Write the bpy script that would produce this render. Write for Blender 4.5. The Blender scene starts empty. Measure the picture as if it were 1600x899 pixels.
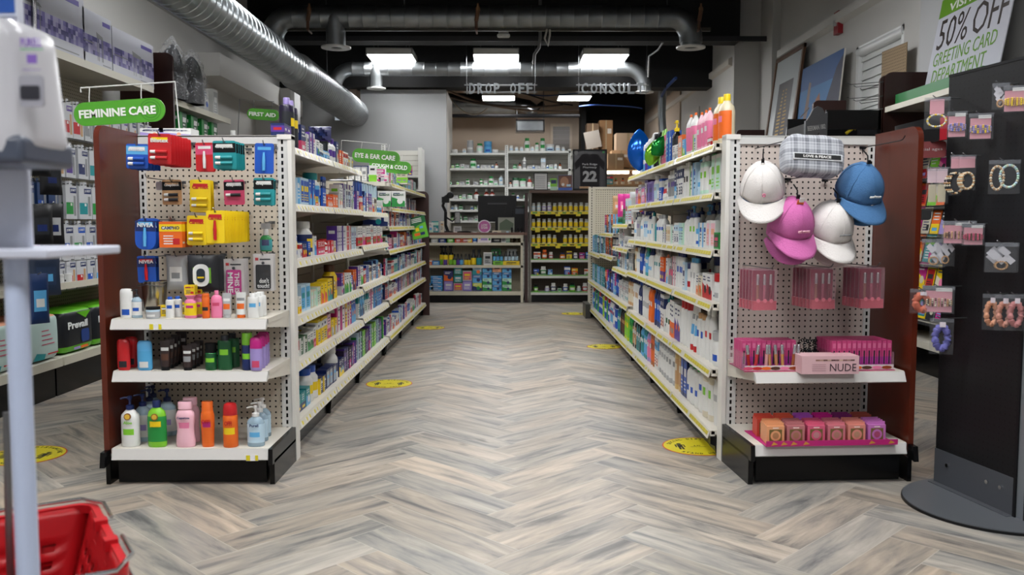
import bpy, math, random
from math import sin, cos, pi, atan, radians as R, sqrt
from mathutils import Vector, Matrix, noise
sc = bpy.context.scene
COL = sc.collection

# ------------------------------------------------------------------ camera, world, exposure
FPX = 1350.0; TH = atan(99.5/FPX); YW = 4/FPX; CH = 1.05
cam = bpy.data.cameras.new('camera'); co = bpy.data.objects.new('camera', cam); COL.objects.link(co)
cam.sensor_width = 36; cam.lens = FPX/1600*36; cam.clip_start = .05; cam.clip_end = 80
co.location = (0, 0, CH); co.rotation_euler = (pi/2-TH, 0, -YW)
cam.dof.use_dof = True; cam.dof.focus_distance = 5.0; cam.dof.aperture_fstop = 4.5
sc.camera = co
sc.view_settings.view_transform = 'Standard'; sc.view_settings.look = 'None'
sc.view_settings.exposure = 0.24; sc.view_settings.gamma = 1.0; sc.view_settings.use_curve_mapping = False
LIGHT = 38.0            # emission of the ceiling panels
w = bpy.data.worlds.new('world'); sc.world = w; w.use_nodes = True
w.node_tree.nodes['Background'].inputs[0].default_value = (.80, .88, 1.0, 1)
w.node_tree.nodes['Background'].inputs[1].default_value = 0.35

_F = Vector((cos(TH)*sin(YW), cos(TH)*cos(YW), -sin(TH))); _R = Vector((cos(YW), -sin(YW), 0)); _U = _R.cross(_F)
def _ray(px, py, ax, v):
    D = _R*((px-800)/FPX) + _U*(-(py-449.5)/FPX) + _F
    return Vector((0, 0, CH)) + D*((v-(0, 0, CH)[ax])/D[ax])
def at(px, py, Y): return _ray(px, py, 1, Y)
def atx(px, py, X): return _ray(px, py, 0, X)
def atz(px, py, Z): return _ray(px, py, 2, Z)

# ------------------------------------------------------------------ materials
def lin(h):
    h = h.lstrip('#'); v = [int(h[i:i+2], 16)/255 for i in (0, 2, 4)]
    return tuple(((c+.055)/1.055)**2.4 if c > .04045 else c/12.92 for c in v) + (1,)
PAL = dict(white='#d9dad8', cream='#cfc7b2', navy='#15265c', blue='#1a50b0', sky='#5aa6d8', teal='#1c8a90', green='#1f8a3c', lime='#7cc230',
           yellow='#e8c814', orange='#e0661c', red='#b81c22', pink='#e07aa0', rose='#c9476c', magenta='#b81f7c', purple='#51308c', lavender='#9c8cc8',
           brown='#4c2c1c', black='#111214', grey='#86888a', silver='#a8aaac', tan='#b89064', amber='#8a3a14', peach='#e0a080', mint='#b8dcc8',
           dgreen='#12502c', ice='#b4cfe0', lightpink='#e8b6c4', charcoal='#2c2e32')
_M = {}
def M(c, rough=.42, metal=0.0, trans=0.0, emit=0.0, coat=0.0, alpha=1.0):
    hexc = PAL.get(c, c); k = (hexc, rough, metal, trans, emit, coat, alpha)
    if k in _M: return _M[k]
    m = bpy.data.materials.new(('paint_' + c) if c in PAL else 'surface'); m.use_nodes = True
    b = m.node_tree.nodes['Principled BSDF']; b.inputs['Base Color'].default_value = lin(hexc)
    b.inputs['Roughness'].default_value = rough; b.inputs['Metallic'].default_value = metal
    if trans: b.inputs['Transmission Weight'].default_value = trans; b.inputs['IOR'].default_value = 1.35
    if coat: b.inputs['Coat Weight'].default_value = coat
    if alpha < 1: b.inputs['Alpha'].default_value = alpha
    if emit: b.inputs['Emission Color'].default_value = lin(hexc); b.inputs['Emission Strength'].default_value = emit
    if c in ('black', 'charcoal') or hexc in ('#0c0c0d', '#141416'): b.inputs['Specular IOR Level'].default_value = .22
    _M[k] = m; return m
def nodes(name):
    m = bpy.data.materials.new(name); m.use_nodes = True; nt = m.node_tree
    return m, nt, nt.nodes['Principled BSDF'], nt.nodes.new, nt.links.new
def math_(nt, op, a, b=None, c=None):
    n = nt.nodes.new('ShaderNodeMath'); n.operation = op
    for i, v in enumerate((a, b, c)):
        if v is None: continue
        if isinstance(v, (int, float)): n.inputs[i].default_value = v
        else: nt.links.new(v, n.inputs[i])
    return n.outputs[0]
def mixc(nt, f, a, b):
    n = nt.nodes.new('ShaderNodeMix'); n.data_type = 'RGBA'
    for s, v in ((n.inputs[0], f), (n.inputs[6], a), (n.inputs[7], b)):
        if isinstance(v, (int, float, tuple)): s.default_value = v
        else: nt.links.new(v, s)
    return n.outputs[2]
def pegboard(name, base, rough=.5, ax=('X', 'Z'), rad=.0043, hole='#0b0a0a', pitch=.0254):
    m, nt, b, N, L = nodes(name)
    tc = N('ShaderNodeTexCoord'); sp = N('ShaderNodeSeparateXYZ'); L(tc.outputs['Object'], sp.inputs[0])
    ds = []
    for a in ax:
        q = math_(nt, 'FRACT', math_(nt, 'DIVIDE', sp.outputs[a], pitch))
        ds.append(math_(nt, 'POWER', math_(nt, 'SUBTRACT', q, .5), 2))
    f = math_(nt, 'LESS_THAN', math_(nt, 'ADD', ds[0], ds[1]), (rad/pitch)**2)
    L(mixc(nt, f, lin(base), lin(hole)), b.inputs['Base Color']); b.inputs['Roughness'].default_value = rough; b.inputs['Specular IOR Level'].default_value = .3
    return m
def woodgrain(name, c1, c2, rough=.35, scale=(14, 14, 1.2)):
    m, nt, b, N, L = nodes(name)
    tc = N('ShaderNodeTexCoord'); mp = N('ShaderNodeMapping'); mp.inputs['Scale'].default_value = scale; L(tc.outputs['Object'], mp.inputs[0])
    n = N('ShaderNodeTexNoise'); n.inputs['Scale'].default_value = 3; n.inputs['Detail'].default_value = 6; L(mp.outputs[0], n.inputs[0])
    L(mixc(nt, n.outputs[0], lin(c1), lin(c2)), b.inputs['Base Color']); b.inputs['Roughness'].default_value = rough
    return m
def noisy(name, c1, c2, scale=6, rough=.6, metal=0, bump=0, detail=4):
    m, nt, b, N, L = nodes(name)
    tc = N('ShaderNodeTexCoord'); n = N('ShaderNodeTexNoise'); n.inputs['Scale'].default_value = scale; n.inputs['Detail'].default_value = detail
    L(tc.outputs['Object'], n.inputs[0]); L(mixc(nt, n.outputs[0], lin(c1), lin(c2)), b.inputs['Base Color'])
    b.inputs['Roughness'].default_value = rough; b.inputs['Metallic'].default_value = metal
    if bump:
        bp = N('ShaderNodeBump'); bp.inputs['Strength'].default_value = bump; bp.inputs['Distance'].default_value = .01
        L(n.outputs[0], bp.inputs['Height']); L(bp.outputs[0], b.inputs['Normal'])
    return m
def film(name='clear_film', tint=(.28, .29, .31, 1), a=.06):
    m, nt, b, N, L = nodes(name)
    b.inputs['Base Color'].default_value = tint; b.inputs['Alpha'].default_value = a; b.inputs['Roughness'].default_value = .18
    return m
MW = M('#cdc8bd', .38)                      # shelf enamel
MWc = M('#c9c9c6', .4); MRAIL = M('#d6d2c6', .3); MK = M('#0c0c0d', .25); MBLK = M('#141416', .4)
PEG = pegboard('pegboard_white', '#c3b9a9'); PEGR = pegboard('pegboard_rose_white', '#c2b6ae'); PEGB = pegboard('pegboard_black', '#131416', .45, ('X', 'Z'), .0036, '#020202')
PEGBR = pegboard('pegboard_brown', '#8e7a60', .7, ('X', 'Z'), .004); PEGD = pegboard('pegboard_taupe', '#564b40', .5)
WOOD = woodgrain('cherry_laminate', '#4a180c', '#5e2412', .3); WOODD = woodgrain('dark_laminate', '#2c0f0a', '#34140d', .45)
STEEL = M('#9aa0a4', .28, 1.0); CHROME = M('#c8cacc', .16, 1.0); WIRE = M('#77797c', .35, .9)
FILM = film()

# ------------------------------------------------------------------ mesh builder
class MB:
    def __init__(s): s.v = []; s.f = []; s.m = []; s.sm = []; s.mats = []
    def mi(s, m):
        if isinstance(m, str): m = M(m)
        if m not in s.mats: s.mats.append(m)
        return s.mats.index(m)
    def add(s, vs, fs, m, smooth=False):
        o = len(s.v); s.v += [tuple(p) for p in vs]; ml = m if isinstance(m, list) else None
        for i, f in enumerate(fs):
            s.f.append([o+k for k in f]); s.m.append(s.mi(ml[i]) if ml else s.mi(m)); s.sm.append(smooth)
        return s
    def box(s, x0, x1, y0, y1, z0, z1, m):
        v = [(x, y, z) for z in (z0, z1) for y in (y0, y1) for x in (x0, x1)]
        return s.add(v, [(0, 2, 3, 1), (4, 5, 7, 6), (0, 1, 5, 4), (1, 3, 7, 5), (3, 2, 6, 7), (2, 0, 4, 6)], m)
    def quad(s, a, b, c, d, m): return s.add([a, b, c, d], [(0, 1, 2, 3)], m)
    def fq(s, x0, x1, z0, z1, y, m): return s.quad((x0, y, z0), (x1, y, z0), (x1, y, z1), (x0, y, z1), m)   # front print
    def prism(s, pts, ax, a, b, m, smooth=False):
        # polygon pts (2-D) extruded along axis ax from a to b
        def P(p, t): q = list(p); q.insert(ax, t); return tuple(q)
        n = len(pts); v = [P(p, a) for p in pts] + [P(p, b) for p in pts]
        s.add(v, [tuple(range(n))[::-1], tuple(range(n, 2*n))], m)
        return s.add(v, [(i, (i+1) % n, n+(i+1) % n, n+i) for i in range(n)], m, smooth)
    def lathe(s, prof, m, seg=20, sx=1, sy=1, c=(0, 0, 0), ax=2, mf=None, capb=True, capt=True):
        # prof [(r, z)]; mf(row, angle)->material
        v = []; f = []; ml = []
        for r, z in prof:
            for i in range(seg):
                a = 2*pi*i/seg; x, y = r*cos(a)*sx, r*sin(a)*sy
                p = (x, y, z) if ax == 2 else ((z, x, y) if ax == 0 else (x, z, y))
                v.append((p[0]+c[0], p[1]+c[1], p[2]+c[2]))
        for j in range(len(prof)-1):
            for i in range(seg):
                k = (i+1) % seg
                f.append((j*seg+i, j*seg+k, (j+1)*seg+k, (j+1)*seg+i)); ml.append(mf(j, 2*pi*(i+.5)/seg) if mf else m)
        s.add(v, f, ml, True)
        if capb: s.add(v[:seg], [tuple(range(seg))[::-1]], m)
        if capt: s.add(v[-seg:], [tuple(range(seg))], m)
        return s
    def tube(s, pts, r, m, seg=8, closed=False, rf=None):
        pts = [Vector(p) for p in pts]; n = len(pts); up = None; v = []
        for i, p in enumerate(pts):
            if closed: t = (pts[(i+1) % n]-pts[i-1]).normalized()
            else: t = (pts[min(i+1, n-1)]-pts[max(i-1, 0)]).normalized()
            if up is None: up = Vector((0, 0, 1)) if abs(t.z) < .9 else Vector((1, 0, 0))
            u = (up - t*up.dot(t)).normalized(); up = u; w_ = t.cross(u); rr = rf(i) if rf else r
            for k in range(seg):
                a = 2*pi*k/seg; v.append(p+u*(rr*cos(a))+w_*(rr*sin(a)))
        f = []
        for i in range(n if closed else n-1):
            j = (i+1) % n
            for k in range(seg): l = (k+1) % seg; f.append((i*seg+k, j*seg+k, j*seg+l, i*seg+l))
        s.add(v, f, m, True)
        if not closed: s.add(v[:seg], [tuple(range(seg))], m); s.add(v[-seg:], [tuple(range(seg))[::-1]], m)
        return s
    def mesh(s, name='mesh', fix=True):
        me = bpy.data.meshes.new(name); me.from_pydata(s.v, [], s.f)
        for m in s.mats: me.materials.append(m)
        me.polygons.foreach_set('material_index', s.m); me.polygons.foreach_set('use_smooth', s.sm)
        me.update()
        try: me.set_sharp_from_angle(angle=R(42))
        except Exception: pass
        return me
    def build(s, name, parent=None, loc=(0, 0, 0), rz=0):
        return ob(name, s.mesh(name), parent, loc, rz)
def ob(name, me, parent=None, loc=(0, 0, 0), rz=0):
    o = bpy.data.objects.new(name, me); COL.objects.link(o); o.location = loc; o.rotation_euler = (0, 0, rz)
    if parent: o.parent = parent
    return o
def empty(name, loc=(0, 0, 0), rz=0): return ob(name, None, None, loc, rz)
def T(o, label, cat, group=None):
    o['label'] = label; o['category'] = cat
    if group: o['group'] = group
    return o
def S(o): o['kind'] = 'structure'; return o
def bevel(o, w=.003, seg=2):
    b = o.modifiers.new('bevel', 'BEVEL'); b.width = w; b.segments = seg; b.limit_method = 'ANGLE'; b.angle_limit = R(35); return o
def rrect(x0, x1, z0, z1, r, n=5, which=(1, 1, 1, 1)):
    out = []
    for (cx, cz, a0, on) in ((x1-r, z0+r, -90, which[0]), (x1-r, z1-r, 0, which[1]), (x0+r, z1-r, 90, which[2]), (x0+r, z0+r, 180, which[3])):
        if on:
            for i in range(n+1): a = R(a0+90*i/n); out.append((cx+r*cos(a), cz+r*sin(a)))
        else:
            out.append((x1 if cx > (x0+x1)/2 else x0, z1 if cz > (z0+z1)/2 else z0))
    return out
_TX = {}
def text_mesh(s, w_, h_, m, depth=.0006, bold=.0, lines=1):
    """lettering facing -Y, centred, w_ wide and h_ high (lettering stands from y=0 forward)"""
    k = (s, round(w_, 4), round(h_, 4), m.name, bold, depth)
    if k in _TX: return _TX[k]
    cu = bpy.data.curves.new('lettering', 'FONT'); cu.body = s; cu.size = 1; cu.extrude = .01; cu.offset = bold; cu.align_x = 'CENTER'; cu.resolution_u = 2
    cu.space_line = .95
    o = bpy.data.objects.new('tmp', cu); COL.objects.link(o); bpy.context.view_layer.update()
    me = bpy.data.meshes.new_from_object(o.evaluated_get(bpy.context.evaluated_depsgraph_get()))
    bpy.data.objects.remove(o); bpy.data.curves.remove(cu)
    xs = [v.co.x for v in me.vertices]; ys = [v.co.y for v in me.vertices]
    if xs:
        x0, x1, y0, y1 = min(xs), max(xs), min(ys), max(ys); sx = w_/max(x1-x0, 1e-6); sy = h_/max(y1-y0, 1e-6)
        for v in me.vertices:
            x, y, z = v.co; v.co = ((x-(x0+x1)/2)*sx, -depth if z > 0 else .0001, (y-(y0+y1)/2)*sy)
    me.materials.clear(); me.materials.append(m); _TX[k] = me; return me
def text(s, parent, x, y, z, w_, h_, m, bold=.02, rot=None, name='lettering', depth=.0008):
    if isinstance(m, str): m = M(m)
    o = ob(name, text_mesh(s, w_, h_, m, depth, bold), parent, (x, y, z))
    if rot: o.rotation_euler = rot
    return o
ORD = 'first second third fourth fifth sixth seventh eighth ninth tenth eleventh twelfth thirteenth fourteenth fifteenth sixteenth seventeenth eighteenth nineteenth twentieth'.split()
TENS = {20: 'twenty', 30: 'thirty', 40: 'forty', 50: 'fifty', 60: 'sixty', 70: 'seventy', 80: 'eighty', 90: 'ninety'}
def nth(i):   # i from 1
    if i <= 20: return ORD[i-1]
    t, u = (i//10)*10, i % 10
    return TENS[t][:-1]+'ieth' if u == 0 else TENS[t]+'-'+ORD[u-1]
# ------------------------------------------------------------------ the setting
XL, XR, CEIL = -3.25, 3.3, 4.15
WALL = noisy('wall_paint', '#b4b3b0', '#bcbbb8', 1.5, .75)
GREYWALL = noisy('grey_wall_paint', '#8e8f90', '#969798', 1.2, .8)
BEIGE = noisy('beige_wall_paint', '#b5a594', '#bdad9c', 1.2, .8)
BLACKC = noisy('black_ceiling_paint', '#0b0b0c', '#121213', 2, .85)

def floor():
    W = .16; n = 4
    m, nt, b, N, L = nodes('herringbone_oak_tile')
    uv = N('ShaderNodeUVMap'); uv.uv_map = 'UVMap'
    at_ = N('ShaderNodeAttribute'); at_.attribute_name = 'plank'
    sp = N('ShaderNodeSeparateColor'); L(at_.outputs['Color'], sp.inputs[0])
    mp = N('ShaderNodeMapping'); mp.inputs['Scale'].default_value = (1.15, 8.5, 1); L(uv.outputs[0], mp.inputs[0])
    comb = N('ShaderNodeCombineXYZ'); L(math_(nt, 'MULTIPLY', sp.outputs[0], 40), comb.inputs[0]); L(math_(nt, 'MULTIPLY', sp.outputs[1], 60), comb.inputs[1]); L(math_(nt, 'MULTIPLY', sp.outputs[2], 90), comb.inputs[2])
    ad = N('ShaderNodeVectorMath'); ad.operation = 'ADD'; L(mp.outputs[0], ad.inputs[0]); L(comb.outputs[0], ad.inputs[1])
    n1 = N('ShaderNodeTexNoise'); n1.inputs['Scale'].default_value = 2.0; n1.inputs['Detail'].default_value = 5; n1.inputs['Roughness'].default_value = .62; n1.inputs['Distortion'].default_value = .5; L(ad.outputs[0], n1.inputs[0])
    r1 = N('ShaderNodeValToRGB'); L(n1.outputs[0], r1.inputs[0]); cr = r1.color_ramp
    cr.elements[0].position = .28; cr.elements[0].color = lin('#626263'); cr.elements[1].position = .68; cr.elements[1].color = lin('#c9c0b5')
    for p, c in ((.39, '#878583'), (.47, '#a39e98'), (.55, '#b3aba1')): e = cr.elements.new(p); e.color = lin(c)
    # warm-to-cool tone per plank
    tone = mixc(nt, sp.outputs[1], lin('#e6ddd2'), lin('#dcdfdf'))
    mul = N('ShaderNodeMix'); mul.data_type = 'RGBA'; mul.blend_type = 'MULTIPLY'; mul.inputs[0].default_value = 1; L(r1.outputs[0], mul.inputs[6]); L(tone, mul.inputs[7])
    # fine grain
    mp2 = N('ShaderNodeMapping'); mp2.inputs['Scale'].default_value = (3, 60, 1); L(uv.outputs[0], mp2.inputs[0])
    ad2 = N('ShaderNodeVectorMath'); ad2.operation = 'ADD'; L(mp2.outputs[0], ad2.inputs[0]); L(comb.outputs[0], ad2.inputs[1])
    n2 = N('ShaderNodeTexNoise'); n2.inputs['Scale'].default_value = 2; n2.inputs['Detail'].default_value = 3; L(ad2.outputs[0], n2.inputs[0])
    g = math_(nt, 'ADD', math_(nt, 'MULTIPLY', n2.outputs[0], .28), .86)
    g = math_(nt, 'MULTIPLY', g, math_(nt, 'ADD', math_(nt, 'MULTIPLY', sp.outputs[0], .26), .87))
    mul2 = N('ShaderNodeVectorMath'); mul2.operation = 'SCALE'; L(mul.outputs[2], mul2.inputs[0]); L(g, mul2.inputs['Scale'])
    # knots and dark smudges
    n3 = N('ShaderNodeTexNoise'); n3.inputs['Scale'].default_value = 4.2; n3.inputs['Detail'].default_value = 2
    mp3 = N('ShaderNodeMapping'); mp3.inputs['Scale'].default_value = (1, 2.6, 1); L(uv.outputs[0], mp3.inputs[0])
    ad3 = N('ShaderNodeVectorMath'); ad3.operation = 'ADD'; L(mp3.outputs[0], ad3.inputs[0]); L(comb.outputs[0], ad3.inputs[1]); L(ad3.outputs[0], n3.inputs[0])
    k = N('ShaderNodeMapRange'); k.inputs[1].default_value = .70; k.inputs[2].default_value = .80; k.inputs[3].default_value = 0; k.inputs[4].default_value = .75; L(n3.outputs[0], k.inputs[0])
    fin = mixc(nt, k.outputs[0], mul2.outputs[0], lin('#4c4844')); L(fin, b.inputs['Base Color'])
    b.inputs['Roughness'].default_value = .36; b.inputs['Specular IOR Level'].default_value = .35
    grout = M('#b9b4aa', .7)
    vs = []; fs = []; uvs = []; cols = []; mi = []
    vs += [(-4.2, -3, -.05), (4.2, -3, -.05), (4.2, 20, -.05), (-4.2, 20, -.05), (-4.2, -3, -.0006), (4.2, -3, -.0006), (4.2, 20, -.0006), (-4.2, 20, -.0006)]
    for f in ((4, 5, 6, 7), (3, 2, 1, 0), (0, 1, 5, 4), (1, 2, 6, 5), (2, 3, 7, 6), (3, 0, 4, 7)): fs.append(f); uvs.append([(0, 0)]*4); cols.append((0, 0, 0)); mi.append(1)
    rnd = random.Random(4); c45 = cos(pi/4); g_ = .0011
    def rot(x, y): return ((x-y)*c45, (x+y)*c45)
    rng = int(26/W)
    for ix in range(-rng, rng):
        for iy in range(-rng, rng):
            d = (ix-iy) % (2*n)
            if d == 0: x0, x1, y0, y1 = ix*W, (ix+n)*W, iy*W, (iy+1)*W; hor = True
            elif d == 2*n-1: x0, x1, y0, y1 = ix*W, (ix+1)*W, iy*W, (iy+n)*W; hor = False
            else: continue
            cx, cy = rot((x0+x1)/2, (y0+y1)/2); cx += .03
            if abs(cx) > 4.1 or cy < -2.6 or cy > 19.5: continue
            o = len(vs)
            for (x, y) in ((x0+g_, y0+g_), (x1-g_, y0+g_), (x1-g_, y1-g_), (x0+g_, y1-g_)):
                a, b2 = rot(x, y); vs.append((a+.03, b2, 0))
            fs.append((o, o+1, o+2, o+3)); mi.append(0)
            lx, ly = n*W, W
            uvs.append([(0, 0), (lx, 0), (lx, ly), (0, ly)] if hor else [(0, ly), (0, 0), (lx, 0), (lx, ly)])
            cols.append((rnd.random(), rnd.random(), rnd.random()))
    me = bpy.data.meshes.new('floor'); me.from_pydata(vs, [], fs); me.materials.append(m); me.materials.append(grout)
    me.uv_layers.new(name='UVMap'); me.color_attributes.new('plank', 'FLOAT_COLOR', 'CORNER'); ul = me.uv_layers['UVMap']; ca = me.color_attributes['plank']
    i = 0
    for p in me.polygons:
        p.material_index = mi[p.index]
        for q in range(p.loop_total):
            ul.data[i].uv = uvs[p.index][q]; ca.data[i].color = (*cols[p.index], 1); i += 1
    S(ob('floor', me))
floor()

def struct(name, fn):
    b = MB(); fn(b); return S(b.build(name))
struct('wall_left', lambda b: b.box(XL-.12, XL, -3, 12.6, 0, CEIL, WALL))
struct('wall_right', lambda b: (b.box(XR, XR+.12, -3, 7.35, 0, CEIL, WALL), b.box(XR, XR+.12, 8.35, 11.2, 0, CEIL, WALL), b.box(XR, XR+.12, 7.35, 8.35, 0, 1.2, WALL), b.box(XR, XR+.12, 7.35, 8.35, 2.72, CEIL, WALL),
                                b.box(2.87, XR+.12, 11.2, 18.6, 0, CEIL, WALL)))
struct('wall_front', lambda b: (b.box(XL, -2.6, -3.1, -3, 0, CEIL, WALL), b.box(2.6, XR, -3.1, -3, 0, CEIL, WALL), b.box(-2.6, 2.6, -3.1, -3, 2.7, CEIL, WALL), b.box(-2.6, 2.6, -3.1, -3, 0, .4, WALL)))
# grey partition with the black opening for the main duct
P0 = at(563, 140, 12.5); P1 = at(697, 140, 12.5); PZ = P0.z
Q0 = at(520, 140, 12.5); Q1 = at(563, 188, 12.5)
struct('wall_back', lambda b: (b.box(P0.x, P1.x, 12.5, 12.62, 0, PZ, GREYWALL), b.box(XL, P0.x, 12.5, 12.62, 0, Q1.z, GREYWALL), b.box(XL, Q0.x, 12.5, 12.62, Q1.z, PZ, GREYWALL),
                               b.box(P1.x-.1, P1.x, 12.62, 13.8, 0, PZ, M('#cfcac2', .7))))  # return wall coloured paler than the partition, painting in its lit edge
struct('wall_pharmacy', lambda b: (b.box(-2.2, at(906, 200, 18.4).x, 18.4, 18.5, 0, CEIL, BEIGE), b.box(-2.3, -2.2, 12.6, 18.5, 0, CEIL, BEIGE), b.box(at(906, 200, 18.4).x, 2.87, 18.5, 18.6, 0, CEIL, BLACKC),
                                    b.box(at(906, 200, 18.4).x-.02, at(912, 200, 18.4).x, 17.8, 18.5, 0, CEIL, BLACKC)))
struct('wall_beige_side', lambda b: b.box(2.845, 2.868, 14.6, 18.4, 0, 3.35, BEIGE))
struct('ceiling', lambda b: (b.box(XL-.1, XR+.1, -3, 18.6, CEIL, CEIL+.1, BLACKC)))
struct('beam_header', lambda b: (b.box(XL, 2.87, 10.95, 11.2, at(800, 66, 11.0).z, CEIL, BLACKC), b.box(XL, XR, 10.93, 10.95, at(800, 66, 11.0).z, at(800, 58, 11.0).z, M('#26272a', .6))))
struct('beam_back', lambda b: b.box(XL, 2.87, 12.4, 12.75, PZ+.02, PZ+.7, BLACKC))
# left wall: soffit, cross beam, pilaster
struct('trim_1', lambda b: (b.prism([(XL, 3.05), (XL+.14, 3.12), (XL+.14, 3.22), (XL, 3.22)], 1, -2, 12.4, M('#a4a4a2', .7))))
struct('beam_left', lambda b: (b.box(XL, XL+.32, 8.9, 12.4, 2.55, 2.78, WALL)))
struct('column_left', lambda b: (b.box(XL, at(455, 200, 11.2).x, 11.2, 11.5, 0, 2.78, WALL), b.box(at(455, 200, 11.2).x, at(461, 200, 11.2).x, 11.2, 11.5, 0, 2.78, M('#dcdcdc', .6))))
# right wall: ledge, pipe, pilasters
struct('trim_2', lambda b: (b.prism([(XR, 3.02), (XR-.07, 3.05), (XR-.07, 3.13), (XR, 3.16)], 1, 5, 10.6, M('#c2c1bd', .6))))
struct('trim_3', lambda b: b.prism([(2.87, 3.08), (2.82, 3.1), (2.82, 3.17), (2.87, 3.2)], 1, 11.3, 18, M('#c2bdb4', .6)))
struct('column_right', lambda b: (b.box(3.22, XR, 6.3, 6.9, 0, CEIL, M('#a9aaac', .7)), b.box(3.2, XR, 10.7, 11.2, 0, CEIL, WALL)))
struct('baseboard_right', lambda b: b.box(XR-.015, XR, -3, 11.2, 0, .1, MBLK))
struct('baseboard_left', lambda b: b.box(XL, XL+.015, -3, 12.5, 0, .1, MBLK))

# windows in the right wall
def window(name, y0, y1, z0, z1, X, slats=14):
    r = S(empty(name, (X, (y0+y1)/2, z0)))
    y0 -= r.location.y; y1 -= r.location.y; h = z1-z0
    b = MB()
    for (a, c, d, e) in ((y0, y0+.05, 0, h), (y1-.05, y1, 0, h), (y0, y1, 0, .05), (y0, y1, h-.05, h)): b.box(.0, .1, a, c, d, e, M('#d2d4d4', .4))
    b.build('window_frame', r)
    g = MB(); g.box(.085, .09, y0, y1, 0, h, M('#c8d8e8', .1, 0, .6)); g.build('glass', r)
    s = MB(); n = slats
    for i in range(n):
        z = .06+(h-.12)*i/n; s.prism([(.03, z), (.05, z+(h-.12)/n*1.12), (.053, z+(h-.12)/n*1.12), (.034, z)], 1, y0+.055, y1-.055, M('#c9cbca', .45))
    s.box(.06, .062, y0+.06, y0+.064, 0, h, 'white'); s.build('blind', r)
    v = MB(); v.lathe([(.045, y0+.02), (.045, y1-.02)], M('#d4d6d6', .35), 14, c=(.03, 0, h-.05), ax=1); v.build('headrail', r)
window('window_1', 7.35, 8.35, 1.2, 2.72, XR, 16)
def win2():
    r = S(empty('window_2', (2.87, 15.0, 1.6)))
    a = atx(1093, 166, 2.865); c = atx(1071, 180, 2.865)
    b = MB(); b.box(-.015, -.002, a.y-15, c.y-15, -.1, a.z-1.6, M('#bdbab2', .6)); b.box(-.03, -.015, a.y-15+.15, c.y-15-.15, -.1, a.z-1.75, M('#a9a69e', .7))
    b.build('window_frame', r)
win2()
# recessed pane in the pharmacy's back wall
def win3():
    a = at(864, 198, 18.38); c = at(890, 235, 18.38)
    r = S(empty('window_3', (a.x, 18.39, c.z-.2)))
    b = MB(); w_ = c.x-a.x; h = a.z-c.z+.2
    b.box(-.05, w_+.05, -.03, 0, h, h+.06, M('#c6b8a6', .6)); b.box(-.05, 0, -.03, 0, 0, h, M('#c6b8a6', .6)); b.box(w_, w_+.05, -.03, 0, 0, h, M('#c6b8a6', .6)); b.build('window_frame', r)
    g = MB(); g.box(0, w_, -.01, 0, 0, h, M('#76706c', .4)); 
    for i in range(8): g.box(0, w_, -.016, -.01, i*h/8, i*h/8+.012, M('#8c8682', .4))
    g.build('blind', r)
win3()
# ------------------------------------------------------------------ ceiling: lamps, ducts, pipes, hanging letters
def panel_light(x, y, z, label, w_=.61, group='square ceiling light panels', d_=.61):
    r = empty('ceiling_light', (x, y, z)); T(r, label, 'ceiling light', group)
    f = MB(); a, c = w_/2, d_/2
    f.box(-a, a, -c, -c+.012, 0, .085, MWc); f.box(-a, a, c-.012, c, 0, .085, MWc); f.box(-a, -a+.012, -c, c, 0, .085, MWc); f.box(a-.012, a, -c, c, 0, .085, MWc); f.box(-a, a, -c, c, .08, .086, MWc)
    f.build('housing', r)
    d = MB(); d.box(-a+.013, a-.013, -c+.013, c-.013, .003, .009, M('#ffffff', .5, 0, 0, LIGHT)); d.build('diffuser', r)
    wmb = MB()
    for sx in (-1, 1):
        for sy in (-1, 1): wmb.tube([(sx*a*.7, sy*c*.6, .086), (sx*a*.7, sy*c*.6, CEIL-z)], .0022, WIRE, 5)
    wmb.build('hanging_wire', r)
# row seen in front of the drop-off sign
for x, l in ((-1.575, 'bright square ceiling panel above the grey partition wall'), (-.175, 'bright square ceiling panel in the middle above the aisle, beside the smoke detector'), (1.27, 'bright square ceiling panel before the round duct elbow')):
    panel_light(x, 11.8, 3.262, l)
panel_light(at(779, 155, 16.3).x, 16.3, 3.38, 'small looking bright panel hanging below the DROP OFF letters')
panel_light(at(897, 155, 16.3).x, 16.3, 3.38, 'small looking bright panel hanging below the CONSULT letters')
for y in (-1.2, 2.5, 6.6):
    for x in (-1.575, -.175, 1.27):
        panel_light(x, y, 3.3, 'square ceiling light panel over the front part of the shop floor')

def duct_mb(path, r, m, step=.11, seg=28, wrap=.006, helix=0.0):
    """spiral duct: circle swept along a polyline, with a raised seam every step metres"""
    mb = MB(); P = [Vector(p) for p in path]; pts = []; rad = []
    for i in range(len(P)-1):
        L_ = (P[i+1]-P[i]).length; d = (P[i+1]-P[i]).normalized()
        n = max(1, int(L_/step)) if L_ > step*1.5 else 1
        for k in range(n):
            t = L_*k/n; q = P[i]+d*t
            pts.append(q); rad.append(r)
            if n > 1:
                pts += [q+d*.004, q+d*.009, q+d*.013]; rad += [r, r+wrap, r+wrap]; pts.append(q+d*.018); rad.append(r)
    pts.append(P[-1]); rad.append(r)
    mb.tube(pts, r, m, seg, rf=lambda i: rad[i]); return mb
GALV = noisy('galvanised_steel', '#80868a', '#b2b7ba', 5, .3, .95, 0, 3)
GALVD = noisy('dull_galvanised_steel', '#74787b', '#a0a4a6', 4, .38, .9)
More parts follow.
